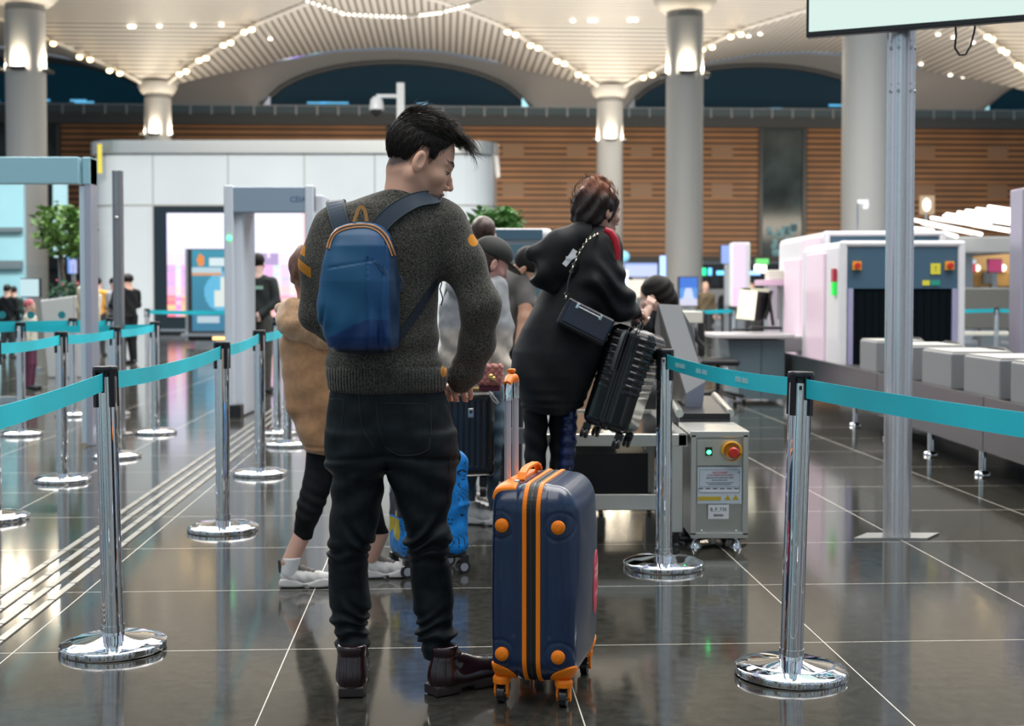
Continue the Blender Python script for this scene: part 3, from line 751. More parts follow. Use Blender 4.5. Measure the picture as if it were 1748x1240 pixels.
o = obj('cable_loop', mb, M_BLACK, t, world=True)

# ================================================================== SECURITY GATES
M_GATE = mat('gate_blue_grey', (.22, .29, .38), .35)
M_GATEL = mat('gate_leg_grey', (.56, .60, .67), .35)
def walk_gate():
    g = FL(398, 712); s = 2300/g.y; x1 = (545-874)/s; t = thing('walk_through_detector', 'walk-through metal detector arch with blue-grey top and a green light', 'metal detector', (g.x, g.y, 0))
    W_ = x1 - g.x; zt = 2.27
    for k, x in enumerate((0, W_-.06)):
        mb = MB(); mb.box((x-.03, .03, zt/2), (.09, .10, zt)); mb.box((x+.045, .38, zt/2-.04), (.10, .62, zt-.1)); leg = obj('leg', mb, M_GATEL, t, bev=.012)
        mb = MB(); mb.box((x+.02, .3, .06), (.14, .75, .12)); obj('foot', mb, M_BLACK, leg)
        if k == 0:
            mb = MB(); mb.ball((x-.02, -.03, H + (500-407)/s), (.022, .012, .022), 12); obj('indicator_lamp', mb, mat('green_lamp', (0, 1, .2), .3, emit=(.05, 1, .22), estr=6), leg)
    mb = MB(); mb.box((W_/2-.02, .05, 2.13), (W_-.05, .12, .25)); tp = obj('top_unit', mb, M_GATE, t, bev=.01)
    mb = MB(); mb.box((W_/2, .4, 2.10), (W_-.02, .5, .12)); obj('top_hood', mb, M_GATE, t)
    text('maker_mark', 'CEIA', .075, (W_-.20, -.012, 2.13), (PI/2, 0, 0), mat('mark_blue', (.03, .08, .2), .4), tp)
walk_gate()
# big steel portal at the left edge
g = FL(146, 762); s = 2300/g.y
t = thing('steel_portal', 'large blue-tinted steel gateway frame cut by the left edge', 'portal', (g.x, g.y, 0))
M_PORT = mat('portal_steel', (.34, .58, .66), .3, .35); zt = H + (500-270)/s; xl = (-60-874)/s - g.x
mb = MB(); mb.box((.035, .09, zt/2), (.05, .18, zt)); obj('leg', mb, mat('portal_leg_lilac', (.46, .46, .54), .28, .6), t, bev=.006)
mb = MB(); mb.box(((xl)/2-.02, 0, zt-.105), (-xl-.0, .10, .21)); mb.box((.03, .09, zt-.105), (.06, .20, .215)); obj('lintel', mb, M_PORT, t, bev=.006)
mb = MB(); mb.box((-.010, .06, zt/2-.1), (.045, .10, zt-.25)); obj('inner_jamb', mb, mat('jamb_light', (.60, .70, .78), .3, .4), t)
# glass behind the portal
mb = MB(); mb.box((0, 0, 1.0), (.5, .012, 2.0)); pg = FL(-5, 700)
# tall thin pole behind the left posts
g = FL(205, 742); s = 2300/g.y
t = thing('slim_steel_pole', 'tall slim steel pole rising in front of the white kiosk', 'pole', (g.x, g.y, 0))
mb = MB(); mb.cyl((0, 0, 0), (0, 0, H+(500-293)/s), .047, n=24); obj('shaft', mb, mat('dark_steel_pole', (.34, .33, .34), .3, .9), t)
mb = MB(); mb.cyl((0, 0, 0), (0, 0, .012), .11, n=32); obj('foot_plate', mb, M_STEEL, t)
mb = MB(); mb.ball((0, -.05, H+(500-373)/s), .02, 10); obj('bolt', mb, M_STEEL, t)
# right-hand door frame at the picture edge
g = FL(1752, 740); s = 2300/g.y; zt = H+(500-322)/s
t = thing('portal_frame', 'lilac-grey metal frame post cut by the right edge', 'portal', (g.x, g.y, 0))
mb = MB(); mb.box((.0, .1, zt/2), (.15, .3, zt)); obj('leg', mb, mat('portal_lilac', (.48, .45, .55), .3, .5), t, bev=.01)
mb = MB(); mb.box((.55, .1, zt-.1), (1.0, .3, .2)); obj('lintel', mb, M_PORT, t)
# floor-standing ad kiosk
g = FL(372, 590); s = 2300/g.y
t = thing('advertising_totem', 'free-standing black advertising screen with blue picture in front of the LED wall', 'advertising screen', (g.x, g.y, 0))
w_ = 98/s; zt = H+(500-425)/s; z0 = H-(582-500)/s
mb = MB(); mb.box((0, .05, (zt+z0)/2), (w_, .25, zt-z0)); obj('case', mb, M_BLACK, t, bev=.02)
mb = MB(); mb.box((-w_/2-.03, .05, (zt+z0)/2), (.06, .28, zt-z0)); obj('side_trim', mb, M_ALU, t)
mb = MB(); mb.box((0, .1, z0/2), (w_*.8, .2, z0)); mb.box((0, 0, .25), (w_*1.2, .5, .06)); obj('plinth', mb, M_ALU, t)
def pic_ad(u, v):
    if v > .78 and .08 < u < .32 and (u-.18)**2*1.2+((v-.87))**2 < .006: return (.95, .30, .05)
    if .80 < v < .9 and .35 < u < .7: return (.8, .95, 1)
    if .72 < v < .78 and u < .6: return (.55, .75, .85)
    if .68 < v < .71 and u < .6: return (.8, .35, .15)
    if .30 < v < .66 and abs(u-.72+.0) < .28*(1 if v < .5 else .55): return (.85, .93, .88)
    if (u-.65)**2 + ((v-.48)*1.6)**2 < .16: return (.12, .55, .85)
    if .10 < v < .18 and .1 < u < .55: return (.55, .70, .8)
    return (.02, .20+.12*v, .36+.1*v)
screen('ad_picture', (0, -.08, (zt+z0)/2+.1), (w_*.86, 0, 0), (0, 0, (zt-z0)*.88), 40, 60, pic_ad, M_SCREEN, t)
mb = MB(); mb.box((w_*.1, -.09, z0+.06), (w_*.35, .02, .07)); obj('glowing_strip', mb, mat('warm_strip', (1, .6, .2), .4, emit=(1, .55, .2), estr=2.5), t)

# ================================================================== CCTV CAMERAS
def cctv(px, py, Y, size, label, post_px, top_py, base_z):
    c_ = P(px, py, Y); pp = P(post_px, py, Y); zt = P(post_px, top_py, Y).z
    t = thing('security_camera', label, 'security camera', (pp.x, Y, base_z))
    mb = MB(); mb.box((0, 0, (zt-base_z)/2), (size*.62, size*.5, zt-base_z)); obj('pole', mb, mat('camera_pole', (.62, .63, .62), .4), t)
    dx = c_.x-pp.x; zc = c_.z-base_z
    mb = MB(); mb.box((dx/2, -.02, zc+size*1.15), (abs(dx), size*.25, size*.28)); obj('arm', mb, mat('camera_arm', (.6, .62, .64), .4), t)
    mb = MB(); mb.lathe([(size*.25, size*1.1), (size*.5, size*.85), (size*.62, size*.1), (size*.6, 0)], 24, Matrix.Translation((dx, -.02, zc))); hd = obj('housing', mb, mat('camera_white', (.72, .73, .74), .3), t)
    mb = MB(); mb.ball((dx, -.02, zc), (size*.5, size*.5, size*.6), 16); obj('dome', mb, mat('camera_dome', (.02, .02, .02), .08), hd)
cctv(643, 188, 40.6, .36, 'white dome camera on an arm of a pale pole above the kiosk', 684, 142, kz2)
CY_ = 15.3
t = thing('security_camera', 'small white camera on a thin stalk in front of the broad column', 'security camera', (P(1464, 345, 15.3).x, 15.3, 1.90))
mb = MB(); mb.cyl((0, 0, 0), (0, 0, .34), .012, n=10); obj('stalk', mb, M_ALU, t)
mb = MB(); mb.box((.06, 0, .35), (.12, .05, .05)); mb.lathe([(.03, 0), (.045, .05), (.03, .07)], 16, Matrix.Translation((.09, 0, .27))); obj('camera_head', mb, mat('camera_white', ()), t)
# ================================================================== BAGGAGE SCANNERS, CONVEYOR, DESK
M_SCW = mat('scanner_white', (.74, .73, .76), .3)
M_SCB = mat('scanner_blue', (.055, .115, .175), .4)
M_CURT = mat('lead_curtain', (.002, .005, .008), .8, spec=.1)
M_PANEL = mat('scanner_panel_pink_reflection', (.90, .70, .82), .25)  # pink reflection of the LED wall put into the panel colour
def scanner(px0, px1, pytop, Y, depth, ztop, label, front=True, panels=()):
    s = F/Y; x0 = (px0-874)/s; x1 = (px1-874)/s; w_ = x1-x0; xm = (x0+x1)/2
    t = thing('baggage_scanner', label, 'x-ray scanner', (xm, Y, 0))
    r = .07
    mb = MB()
    pts = [(-w_/2, .25), (w_/2, .25), (w_/2, ztop-r), (w_/2-.02, ztop-.02), (w_/2-r, ztop), (-w_/2+r, ztop), (-w_/2+.02, ztop-.02), (-w_/2, ztop-r)]
    mb.prism(pts, depth, Matrix.Translation((0, .03, 0))); obj('housing', mb, M_SCW, t)
    # front frame
    mb = MB(); fw = .075
    for sg in (-1, 1): mb.box((sg*(w_/2-fw/2), .0, (ztop+.45)/2), (fw, .08, ztop-.45), bev=.03)
    mb.box((0, 0, ztop-.03), (w_, .08, .06), bev=.028); obj('front_frame', mb, M_SCW, t)
    if front:
        mb = MB(); mb.box((0, .01, ztop-.25), (w_-2*fw, .06, .42)); pn = obj('front_panel', mb, M_SCB, t)
        mb = MB(); mb.box((0, .02, (ztop-.46+.42)/2), (w_-2*fw-.02, .03, ztop-.46-.42))
        n = 14
        cu = obj('lead_curtain', mb, M_CURT, t)
        mb = MB()
        for i in range(n): mb.box((-w_/2+fw+.03+(w_-2*fw-.06)*(i+.5)/n, -.002, (ztop-.46+.42)/2), ((w_-2*fw-.06)/n-.006, .012, ztop-.48-.42))
        obj('curtain_strips', mb, mat('curtain_strip', (.002, .005, .008), .8, spec=.1), cu)
        for sg in (-1, 1):
            mb = MB(); mb.box((sg*(w_/2-fw-.028), -.01, (ztop-.46+.42)/2), (.05, .05, ztop-.46-.42)); obj('jamb', mb, mat('jamb_violet', (.46, .44, .66), .25, .3), t)
            mb = MB(); mb.box((sg*(w_/2-.16), -.035, ztop-.24), (.085, .03, .085)); bt = obj('stop_button_base', mb, mat('button_amber', (.75, .35, .05), .4), pn)
            mb = MB(); mb.cyl((sg*(w_/2-.16), -.04, ztop-.24), (sg*(w_/2-.16), -.085, ztop-.24), .028, n=16); obj('stop_button', mb, mat('button_red', (.55, .03, .02), .35), pn)
        mb = MB(); mb.box((w_/2-.38, -.026, ztop-.405), (.07, .008, .05)); obj('yellow_label', mb, mat('label_yellow', (.72, .65, .05), .5), pn); mb = MB(); mb.box((w_/2-.29, -.026, ztop-.27), (.095, .008, .105)); obj('warning_label', mb, mat('label_yellow', (.72, .65, .05), .5), pn)
        text('warning_symbol', '!', .07, (w_/2-.29, -.032, ztop-.27), (PI/2, 0, 0), M_BLACK, pn)
        mb = MB(); mb.box((w_/2-.29, -.026, ztop-.405), (.09, .008, .05)); obj('green_label', mb, mat('label_green', (.02, .30, .22), .5), pn)
    for (y0, y1, z0, z1, hd) in panels:
        mb = MB(); mb.box((-w_/2-.012, (y0+y1)/2, (z0+z1)/2), (.03, y1-y0, z1-z0)); pp = obj('side_panel', mb, M_PANEL, t, bev=.008)
        if hd:
            mb = MB(); yy = (y0+y1)/2; mb.box((-w_/2-.035, yy, (z0+z1)/2+.1), (.02, .03, .30)); obj('handle', mb, mat('handle_dim', (.42, .32, .42), .4), pp)
    return t, w_
def yat(px, x): return x*F/(px-874)
sc1, w1 = scanner(1432, 1646, 415, 13.0, 1.6, 1.72, 'nearer baggage scanner with blue front and black curtain opening', True, [(.55, 1.35, .5, 1.62, False)])
mb = MB(); xs_ = -w1/2-.02; mb.box((xs_, .14, 1.39), (.03, .1, .13)); o = obj('status_lamp_red', mb, mat('lamp_red_dim', (.25, .01, .02), .3, emit=(.3, .01, .03), estr=.5), sc1)
mb = MB(); mb.box((xs_, .14, 1.26), (.03, .1, .13)); o = obj('status_lamp_green', mb, mat('lamp_green', (0, .6, .05), .3, emit=(.02, .7, .08), estr=.5), sc1)
sc2, w2 = scanner(1404, 1612, 395, 14.9, 2.4, 1.90, 'taller baggage scanner just behind, with side doors coloured by a painted pink reflection', True, [(.05, .98, .45, 1.84, True), (1.05, 2.0, .45, 1.62, False)])
# conveyor running from the scanner towards the camera
t = thing('roller_conveyor', 'long low conveyor with steel side running from the scanner to the right edge', 'conveyor', (3.3, 10.5, 0))
ya, yb = 6.2, 16.4
def cpos(y): return 3.26 - .0*(y-8)
mb = MB(); L_ = yb-ya; yc_ = (ya+yb)/2 - 10.5
n = 4
for i in range(n):
    y0 = ya-10.5 + L_*i/n; mb = MB(); mb.box((-.215, y0+L_/n/2, .365), (.035, L_/n-.01, .36)); obj('side_panel', mb, mat('conveyor_steel', (.19, .188, .178), .27, 1, bump=(8, .06, .01)), t, bev=.004)
Lb = 12.9-ya; yc_ = (ya+12.9)/2-10.5
mb = MB(); mb.box((.38, yc_, .50), (1.16, Lb, .06)); obj('belt', mb, mat('conveyor_belt', (.03, .03, .03), .5), t)
mb = MB(); mb.box((1.0, yc_, .40), (.04, Lb, .32)); obj('far_side_panel', mb, M_STEEL, t)
for i in range(6):
    for x in (-.15, .9):
        mb = MB(); y0 = ya-10.5 + Lb*(i+.5)/6; mb.cyl((x, y0, .0), (x, y0, .2), .022, n=12); mb.lathe([(.05, 0), (.05, .02), (.02, .03)], 16, Matrix.Translation((x, y0, 0))); obj('leg', mb, M_CHROME, t)
mb = MB(); mb.box((.4, yc_, .13), (.5, Lb*.9, .1)); obj('drive_housing', mb, M_BLACK, t)
# grey lidded blocks standing along the conveyor
M_TRAY = mat('grey_block_cover', (.21, .215, .225), .5); M_TRAYT = mat('grey_block_top', (.42, .41, .38), .5)
blocks = [(1527, 14.6, .55, .42, .78), (1528, 10.85, .75, .42, .80), (1600, 9.9, .75, .45, .79), (1690, 8.95, .75, .47, .79), (1790, 8.1, .7, .47, .79), (1384, 15.9, .6, .42, .70), (1500, 11.8, .6, .42, .80)]
labs = ['grey lidded block beside the scanner mouth', 'grey lidded block just behind the metal post', 'grey lidded block in the middle of the conveyor', 'grey lidded block second from the right edge', 'grey lidded block cut by the right edge', 'grey lidded block at the far end by the desk', 'grey lidded block in front of the curtain opening']
for (px, y, dy, wd, zt), lb in zip(blocks, labs):
    if px in (1527,): continue
    t = thing('conveyor_block', lb, 'conveyor cover', (3.12+wd/2, y, .53), 0, 'grey blocks on the conveyor')
    h_ = zt-.53
    mb = MB(); mb.box((0, 0, h_/2), (wd, dy*.92, h_), bev=.012); obj('body', mb, M_TRAY, t)
    mb = MB(); mb.box((0, 0, h_+.006), (wd*.94, dy*.86, .012)); obj('lid', mb, M_TRAYT, t)
    mb = MB(); mb.tube([(wd*.5, -dy*.45, h_-.02), (wd*.5, -dy*.2, h_+.02), (wd*.5, dy*.2, h_+.02), (wd*.5, dy*.45, h_-.02)], .012, 8); obj('edge_strip', mb, M_BLACK, t)
# desk
dp = FL(1250, 688); Yd = dp.y; s = F/Yd
def DX(px): return (px-874)/s
def DZ(py): return H-(py-500)/s
t = thing('inspection_desk', 'blue-grey panelled desk with a light top in front of the scanner', 'desk', (DX(1290), Yd, 0))
x0_ = DX(1290)
M_DESK = mat('desk_blue_grey', (.13, .19, .22), .45); M_TOP = mat('desk_top', (.46, .44, .45), .4)
mb = MB(); mb.prism([(DX(1243)-x0_, DZ(581)), (DX(1340)-x0_, DZ(581)), (DX(1340)-x0_, .04), (DX(1262)-x0_, .04), (DX(1262)-x0_, .32), (DX(1257)-x0_, .40), (DX(1246)-x0_, .52)], .75); obj('front_panel', recalc if False else mb, M_DESK, t)
mb = MB(); mb.box((DX(1300)-x0_, -.004, .4), (.006, .01, .66)); obj('panel_joint', mb, mat('joint_dark', (.05, .08, .1), .5), t)
mb = MB(); mb.box(((DX(1215)+DX(1352))/2-x0_, .3, DZ(574)), (DX(1352)-DX(1215), .95, .05), bev=.015); obj('desk_top', mb, M_TOP, t)
mb = MB(); mb.box((DX(1345)-x0_, .2, .5), (.4, .6, .5)); 
t = thing('office_chair', 'black swivel chair tucked at the left of the desk', 'chair', (DX(1222), Yd-.2, 0))
mb = MB(); mb.box((0, .05, DZ(617)), (.42, .42, .07), bev=.03); obj('seat', mb, M_BLACK, t)
mb = MB(); mb.box((-.16, .22, DZ(570)), (.08, .05, .5), bev=.02); mb.tube([(-.26, .1, DZ(560)), (-.22, .12, .70), (-.14, .1, .62)], .03, 8); obj('backrest', mb, M_BLACK, t)
mb = MB(); mb.cyl((0, .05, .12), (0, .05, .45), .025); obj('column', mb, M_BLACK, t)
mb = MB()
for a in range(5): mb.tube([(0, .05, .14), (.3*math.cos(a*1.257+.2), .05+.3*math.sin(a*1.257+.2), .08)], .02, 8)
bs = obj('base', mb, M_BLACK, t)
for a in range(5): mb = MB(); c_ = (.3*math.cos(a*1.257+.2), .05+.3*math.sin(a*1.257+.2), .035); mb.cyl((c_[0]-.02, c_[1], .035), (c_[0]+.02, c_[1], .035), .035, n=16); obj('caster', mb, M_BLACK, bs)
# monitor on the desk: screen turned away to the left
def thin_quad(corners, th, back=Vector((0, 1, 0))):
    n = len(corners); v = [Vector(c) for c in corners] + [Vector(c)+back*th for c in corners]
    mb = MB(); mb.add(v, [list(range(n)), list(range(2*n-1, n-1, -1))] + [(i, i+n, (i+1) % n+n, (i+1) % n) for i in range(n)]); return mb
Ym = Yd + .25; zt = DZ(561)+.02
t = thing('desk_monitor', 'tilted monitor with a pale glowing screen standing on the desk', 'monitor', (P(1300, 555, Ym).x, Ym, zt))
cs_ = [P(1260, 544, Ym-.18), P(1291, 547, Ym-.10), P(1297, 497, Ym-.10), P(1268, 494, Ym-.18)]
o = obj('case', thin_quad([P(1258, 546, Ym-.1), P(1294, 550, Ym+.14), P(1314, 497, Ym+.2), P(1268, 492, Ym-.1)], .05, Vector((.06, .02, 0)).normalized()), M_BLACK, t, world=True)
me = MB(); me.add([c_ + Vector((-.03, -.035, 0)) for c_ in cs_], [(0, 1, 2, 3)]); o = obj('lit_panel', me, mat('monitor_glow', (.6, .6, .5), .3, emit=(.78, .74, .50), estr=.85), t, world=True)
o = obj('top_edge', thin_quad([P(1268, 496, Ym-.05), P(1313, 499, Ym-.02), P(1313, 493, Ym-.02), P(1268, 491, Ym-.05)], .2), mat('case_pale', (.6, .58, .45), .4), t, world=True)
mb = MB(); mb.tube([P(1304, 545, Ym+.15), P(1312, 525, Ym+.15), P(1314, 500, Ym+.15)], .03, 8); mb.tube([P(1320, 556, Ym+.1), P(1317, 535, Ym+.1), P(1313, 505, Ym+.1)], .018, 8); mb.box(P(1306, 560, Ym+.1), (.34, .22, .03)); obj('stand', mb, M_BLACK, t, world=True)
mb = MB(); mb.box(P(1272, 563, Ym-.25), (.30, .12, .02)); o = obj('keyboard', mb, M_BLACK); tag(origin_to(o, P(1272, 563, Ym-.25)), 'flat black keyboard lying before the desk monitor', 'keyboard')

# ================================================================== CONTROL UNIT
ca, cb = FL(1180, 951), FL(1278, 951); Yc = 6.38; s = F/Yc
def CX(px): return (px-874)/s
def CZ(py): return H-(py-500)/s
xm = (CX(1180)+CX(1278))/2; w_ = CX(1278)-CX(1180); zt, zb = CZ(737), CZ(921); h_ = zt-zb; D_ = .42
t = thing('control_unit', 'stainless control box on small feet with a red stop button and warning labels', 'control box', (xm, Yc, 0))
M_INOX = mat('inox', (.52, .52, .48), .3, .9, bump=(40, .06, .002)); M_INOXL = mat('inox_frame', (.64, .64, .60), .28, .9)
mb = MB(); mb.box((0, D_/2+.01, (zt+zb)/2), (w_-.006, D_, h_-.01)); body = obj('cabinet', mb, M_INOX, t)
mb = MB()
mb.box((0, D_/2, zt-.014), (w_+.008, D_+.03, .03)); mb.box((0, .0, zb+.014), (w_, .03, .028))
for sg in (-1, 1): mb.box((sg*(w_/2-.013), 0, (zt+zb)/2), (.026, .03, h_-.03))
obj('edge_frame', mb, M_INOXL, t, bev=.003)
mb = MB(); mb.box((-.01, -.004, zt-.10), (w_-.075, .02, .125)); fp = obj('button_panel', mb, mat('inox_panel', (.58, .58, .52), .3, .85), t, bev=.002)
mb = MB(); mb.box((CX(1210)-xm, -.018, CZ(771)), (.032, .012, .040)); sw = obj('power_switch', mb, M_BLACK, fp)
mb = MB(); mb.ball((CX(1210)-xm, -.026, CZ(772)), (.011, .006, .010), 12); obj('switch_lamp', mb, mat('green_lamp', ()), fp)
bx, bz = CX(1248)-xm, CZ(770)
mb = MB(); mb.cyl((bx, -.01, bz), (bx, -.03, bz), .033, n=28); mb.tube([(bx+.043*math.cos(a), -.045, bz+.043*math.sin(a)) for a in [i*PI/14 for i in range(-1, 16)]], .006, 8)
mb.lathe([(.043, 0), (.046, .04)], 28, Matrix.Translation((bx, -.01, bz)) @ Matrix.Rotation(PI/2, 4, 'X'), cap=False); obj('button_guard', mb, mat('guard_amber', (.72, .36, .02), .4), fp)
mb = MB(); mb.lathe([(.012, 0), (.012, .04), (.025, .042), (.026, .052), (.020, .058)], 24, Matrix.Translation((bx+.004, -.02, bz-.003)) @ Matrix.Rotation(PI/2, 4, 'X')); obj('stop_button', mb, mat('button_red', ()), fp)
pz1, pz0 = CZ(798), CZ(861); px0_, px1_ = CX(1191)-xm, CX(1267)-xm; pm = (px0_+px1_)/2
mb = MB(); mb.box((pm, -.010, (pz1+pz0)/2), (px1_-px0_, .006, pz1-pz0)); lb = obj('warning_plate', mb, mat('plate_pale_blue', (.56, .63, .70), .45), t)
M_INK = mat('ink_dark', (.05, .06, .09), .5); M_RED = mat('ink_red', (.55, .04, .06), .5)
text('plate_heading', 'MOTORIZED', .0115, (pm+.002, -.0145, CZ(807.5)), (PI/2, 0, 0), M_RED, lb, sx=1.1)
text('plate_heading', 'X-RAY INSPECTION SYSTEM', .0098, (pm+.002, -.0145, CZ(812)), (PI/2, 0, 0), M_RED, lb)
text('plate_text', 'BAGGAGE INPUT CONVEYOR SYSTEM', .0075, (pm, -.0145, CZ(816.5)), (PI/2, 0, 0), M_INK, lb)
text('plate_mark', 'CE', .010, (px1_-.014, -.0145, CZ(807)), (PI/2, 0, 0), M_INK, lb)
mb = MB()
for i, (a, z) in enumerate(((.35, 820.5), (.62, 825), (.5, 828))): mb.box((pm, -.0137, CZ(z)), ((px1_-px0_)*a, .001, .0022))
for i in range(6): mb.box((px0_+.016+i*.034, -.0137, CZ(835)), (.022, .001, .004))
for z in (802.5, 832, 842): mb.box((pm, -.0137, CZ(z)), ((px1_-px0_)*.9, .001, .0008))
for x in (-.45, .45): mb.box((pm+x*(px1_-px0_), -.0137, CZ(822)), (.0008, .001, CZ(802.5)-CZ(842)))
obj('printed_lines', mb, M_INK, lb)
mb = MB(); mb.box((pm, -.0135, CZ(839)), ((px1_-px0_)*.89, .001, .012)); obj('white_field', mb, M_LABEL, lb)
mb = MB(); mb.box((px0_+.058, -.0138, CZ(852)), (.108, .001, .018)); obj('yellow_strip', mb, mat('strip_yellow', (.58, .42, .03), .5), lb)
for k_ in (1243, 1256.5):
    xx = CX(k_)-xm; mb = MB(); mb.prism([(xx-.015, CZ(854.5)), (xx+.015, CZ(854.5)), (xx, CZ(845))], .001, Matrix.Translation((0, -.0145, 0))); tr = obj('warning_triangle', mb, mat('strip_yellow', ()), lb)
    text('bolt_symbol', '!', .014, (xx, -.0150, CZ(851.6)), (PI/2, 0, 0), M_BLACK, tr)
mb = MB(); mb.box((CX(1227.5)-xm, -.010, CZ(875)), (.098, .006, .068)); l2 = obj('paper_label', mb, M_LABEL, t)
text('label_text', 'B_F_T35', .022, (CX(1227.5)-xm, -.0138, CZ(871)), (PI/2, 0, 0), M_INK, l2, sx=1.0)
mb = MB(); rr = random.Random(5); q = -.022
while q < .022: ww = rr.uniform(.0008, .003); mb.box((CX(1227.5)-xm+q, -.0135, CZ(881)), (ww, .001, .010)); q += ww+.0014
obj('bar_code', mb, M_INK, l2)
for x in (1199, 1258): mb = MB(); mb.ball((CX(x)-xm, -.012, CZ(908)), (.006, .004, .006), 10); obj('screw', mb, M_CHROME, t)
for x in (-w_/2+.03, w_/2-.05):
    for y in (.04, D_-.03):
        mb = MB(); mb.cyl((x, y, .01), (x, y, zb+.01), .007, n=10); mb.lathe([(.028, 0), (.022, .02), (.010, .04)], 16, Matrix.Translation((x, y, 0))); obj('foot', mb, M_CHROME if y < .1 else M_BLACK, t)
mb = MB(); mb.tube([(-.25, .15, .02), (-.12, .1, .03), (0, .2, .025), (.1, .12, .03), (.16, .2, .02)], .012, 8); o = obj('floor_cable', mb, M_BLACK); o.location = (xm, Yc, 0); tag(o, 'dark cable lying on the floor under the control box', 'cable')

# ================================================================== STEEL ROLLER TABLE
ye = 6.42; s = F/ye
xl, xr = (905-874)/s, (1174-874)/s; zt = H-(742-500)/s
t = thing('steel_table', 'low stainless steel loading table with a thick top and open legs', 'table', ((xl+xr)/2, ye, 0)); xm = (xl+xr)/2
TD = 1.35
mb = MB(); mb.box((0, .02, zt-.03), (xr-xl, .04, .058), bev=.004); mb.box((0, TD, zt-.03), (xr-xl, .04, .058)); mb.box(((xl-xr)/2+.02, TD/2, zt-.03), (.04, TD, .058)); mb.box(((xr-xl)/2-.02, TD/2, zt-.03), (.04, TD, .058)); obj('top_frame', mb, M_INOXL, t)
mb = MB(); mb.box((0, TD/2, zt-.02), (xr-xl-.06, TD-.06, .02)); obj('top_sheet', mb, mat('table_sheet', (.45, .45, .45), .12, 1), t)
for x, y in (((xr-xl)/2-.045, .03), ((xr-xl)/2-.045, TD-.03), (-(xr-xl)/2+.05, .03), (-(xr-xl)/2+.05, TD-.03), (.05, TD-.05)):
    mb = MB(); mb.box((x, y, (zt-.05+.05)/2+.02), (.055, .045, zt-.10)); lg = obj('leg', mb, M_INOXL, t, bev=.004)
    mb = MB(); mb.cyl((x, y, 0), (x, y, .07), .014, n=12); mb.lathe([(.03, 0), (.03, .012), (.012, .02)], 16, Matrix.Translation((x, y, 0))); obj('foot', mb, M_BLACK, lg)
mb = MB(); mb.box((-.05, .06, H-(862-500)/s), (xr-xl-.12, .03, .078), bev=.004); obj('lower_rail', mb, M_INOXL, t)
mb = MB(); mb.box((-.20, TD-.35, .43), (.62, .03, .085)); obj('rear_rail', mb, mat('rail_grey', (.34, .36, .38), .35, .8), t)
mb = MB(); mb.box((.0, .8, .27), (.5, .4, .22)); obj('drive_box', mb, M_BLACK, t)
# conveyor bed behind the control unit, rising away
a_ = [P(1140, 655, 7.6), P(1228, 735, 6.9)]
t = thing('belt_ramp', 'dark infeed belt bed with steel edges behind the control box', 'conveyor', (1.05, 6.95, 0))
mb = MB()
def quadprism(mb, pts, dz): mb.add([Vector(p) for p in pts] + [Vector(p)-Vector((0, 0, dz)) for p in pts], [(0, 1, 2, 3), (7, 6, 5, 4), (0, 4, 5, 1), (1, 5, 6, 2), (2, 6, 7, 3), (3, 7, 4, 0)])
r0, r1_, r2, r3 = Vector((.86, 6.9, .60)), Vector((1.12, 6.9, .60)), Vector((1.22, 8.1, .60)), Vector((.96, 8.1, .60))
quadprism(mb, [r0, r1_, r2, r3], .03); obj('belt', mb, M_BLACK, t, world=True)
mb = MB(); mb.tube([r1_, r2], .022, 8); mb.tube([r0, r3], .022, 8); obj('side_rail', mb, M_INOXL, t, world=True)
mb = MB(); quadprism(mb, [r0-Vector((0, 0, .03)), r1_-Vector((0, 0, .03)), r2-Vector((0, 0, .03)), r3-Vector((0, 0, .03))], .22); obj('bed', mb, mat('bed_dark', (.05, .05, .055), .4), t, world=True)
for y in (7.0, 8.0):
    for x in (.10, .32):
        mb = MB(); xx = .78 + (y-6.9)*.08 + x; mb.cyl((xx, y, 0), (xx, y, .38), .02, n=10); obj('leg', mb, M_INOX, t, world=True)
# slanted grey hood panel
Yh = 7.3
t = thing('scanner_hood', 'slanted grey metal panel standing behind the black suitcase', 'panel', (P(1165, 700, Yh).x, Yh, 0))
pf = [P(x, y, Yh) for x, y in ((1124, 519), (1161, 521), (1204, 652), (1196, 728), (1166, 722), (1150, 665))]
o = obj('face', thin_quad([pf[0], pf[1], pf[2], P(1171, 672, Yh), ], .03), mat('hood_grey', (.55, .55, .56), .4), t, world=True)
o = obj('lower_face', thin_quad([P(1171, 672, Yh), pf[2], pf[3], P(1168, 724, Yh)], .05), mat('hood_lower', (.30, .31, .40), .25, .6), t, world=True)
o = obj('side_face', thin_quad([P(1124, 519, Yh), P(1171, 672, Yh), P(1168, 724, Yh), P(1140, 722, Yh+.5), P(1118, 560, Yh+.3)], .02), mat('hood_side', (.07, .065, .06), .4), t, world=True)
o = obj('back_shell', thin_quad([P(1161, 524, Yh+.05), P(1182, 560, Yh+.3), P(1200, 655, Yh+.2), P(1196, 700, Yh+.1)], .02), M_BLACK, t, world=True)
o = obj('pedestal', thin_quad([P(1150, 722, Yh+.1), P(1196, 722, Yh+.1), P(1196, 842, Yh+.1), P(1150, 842, Yh+.1)], .2), M_BLACK, t, world=True)
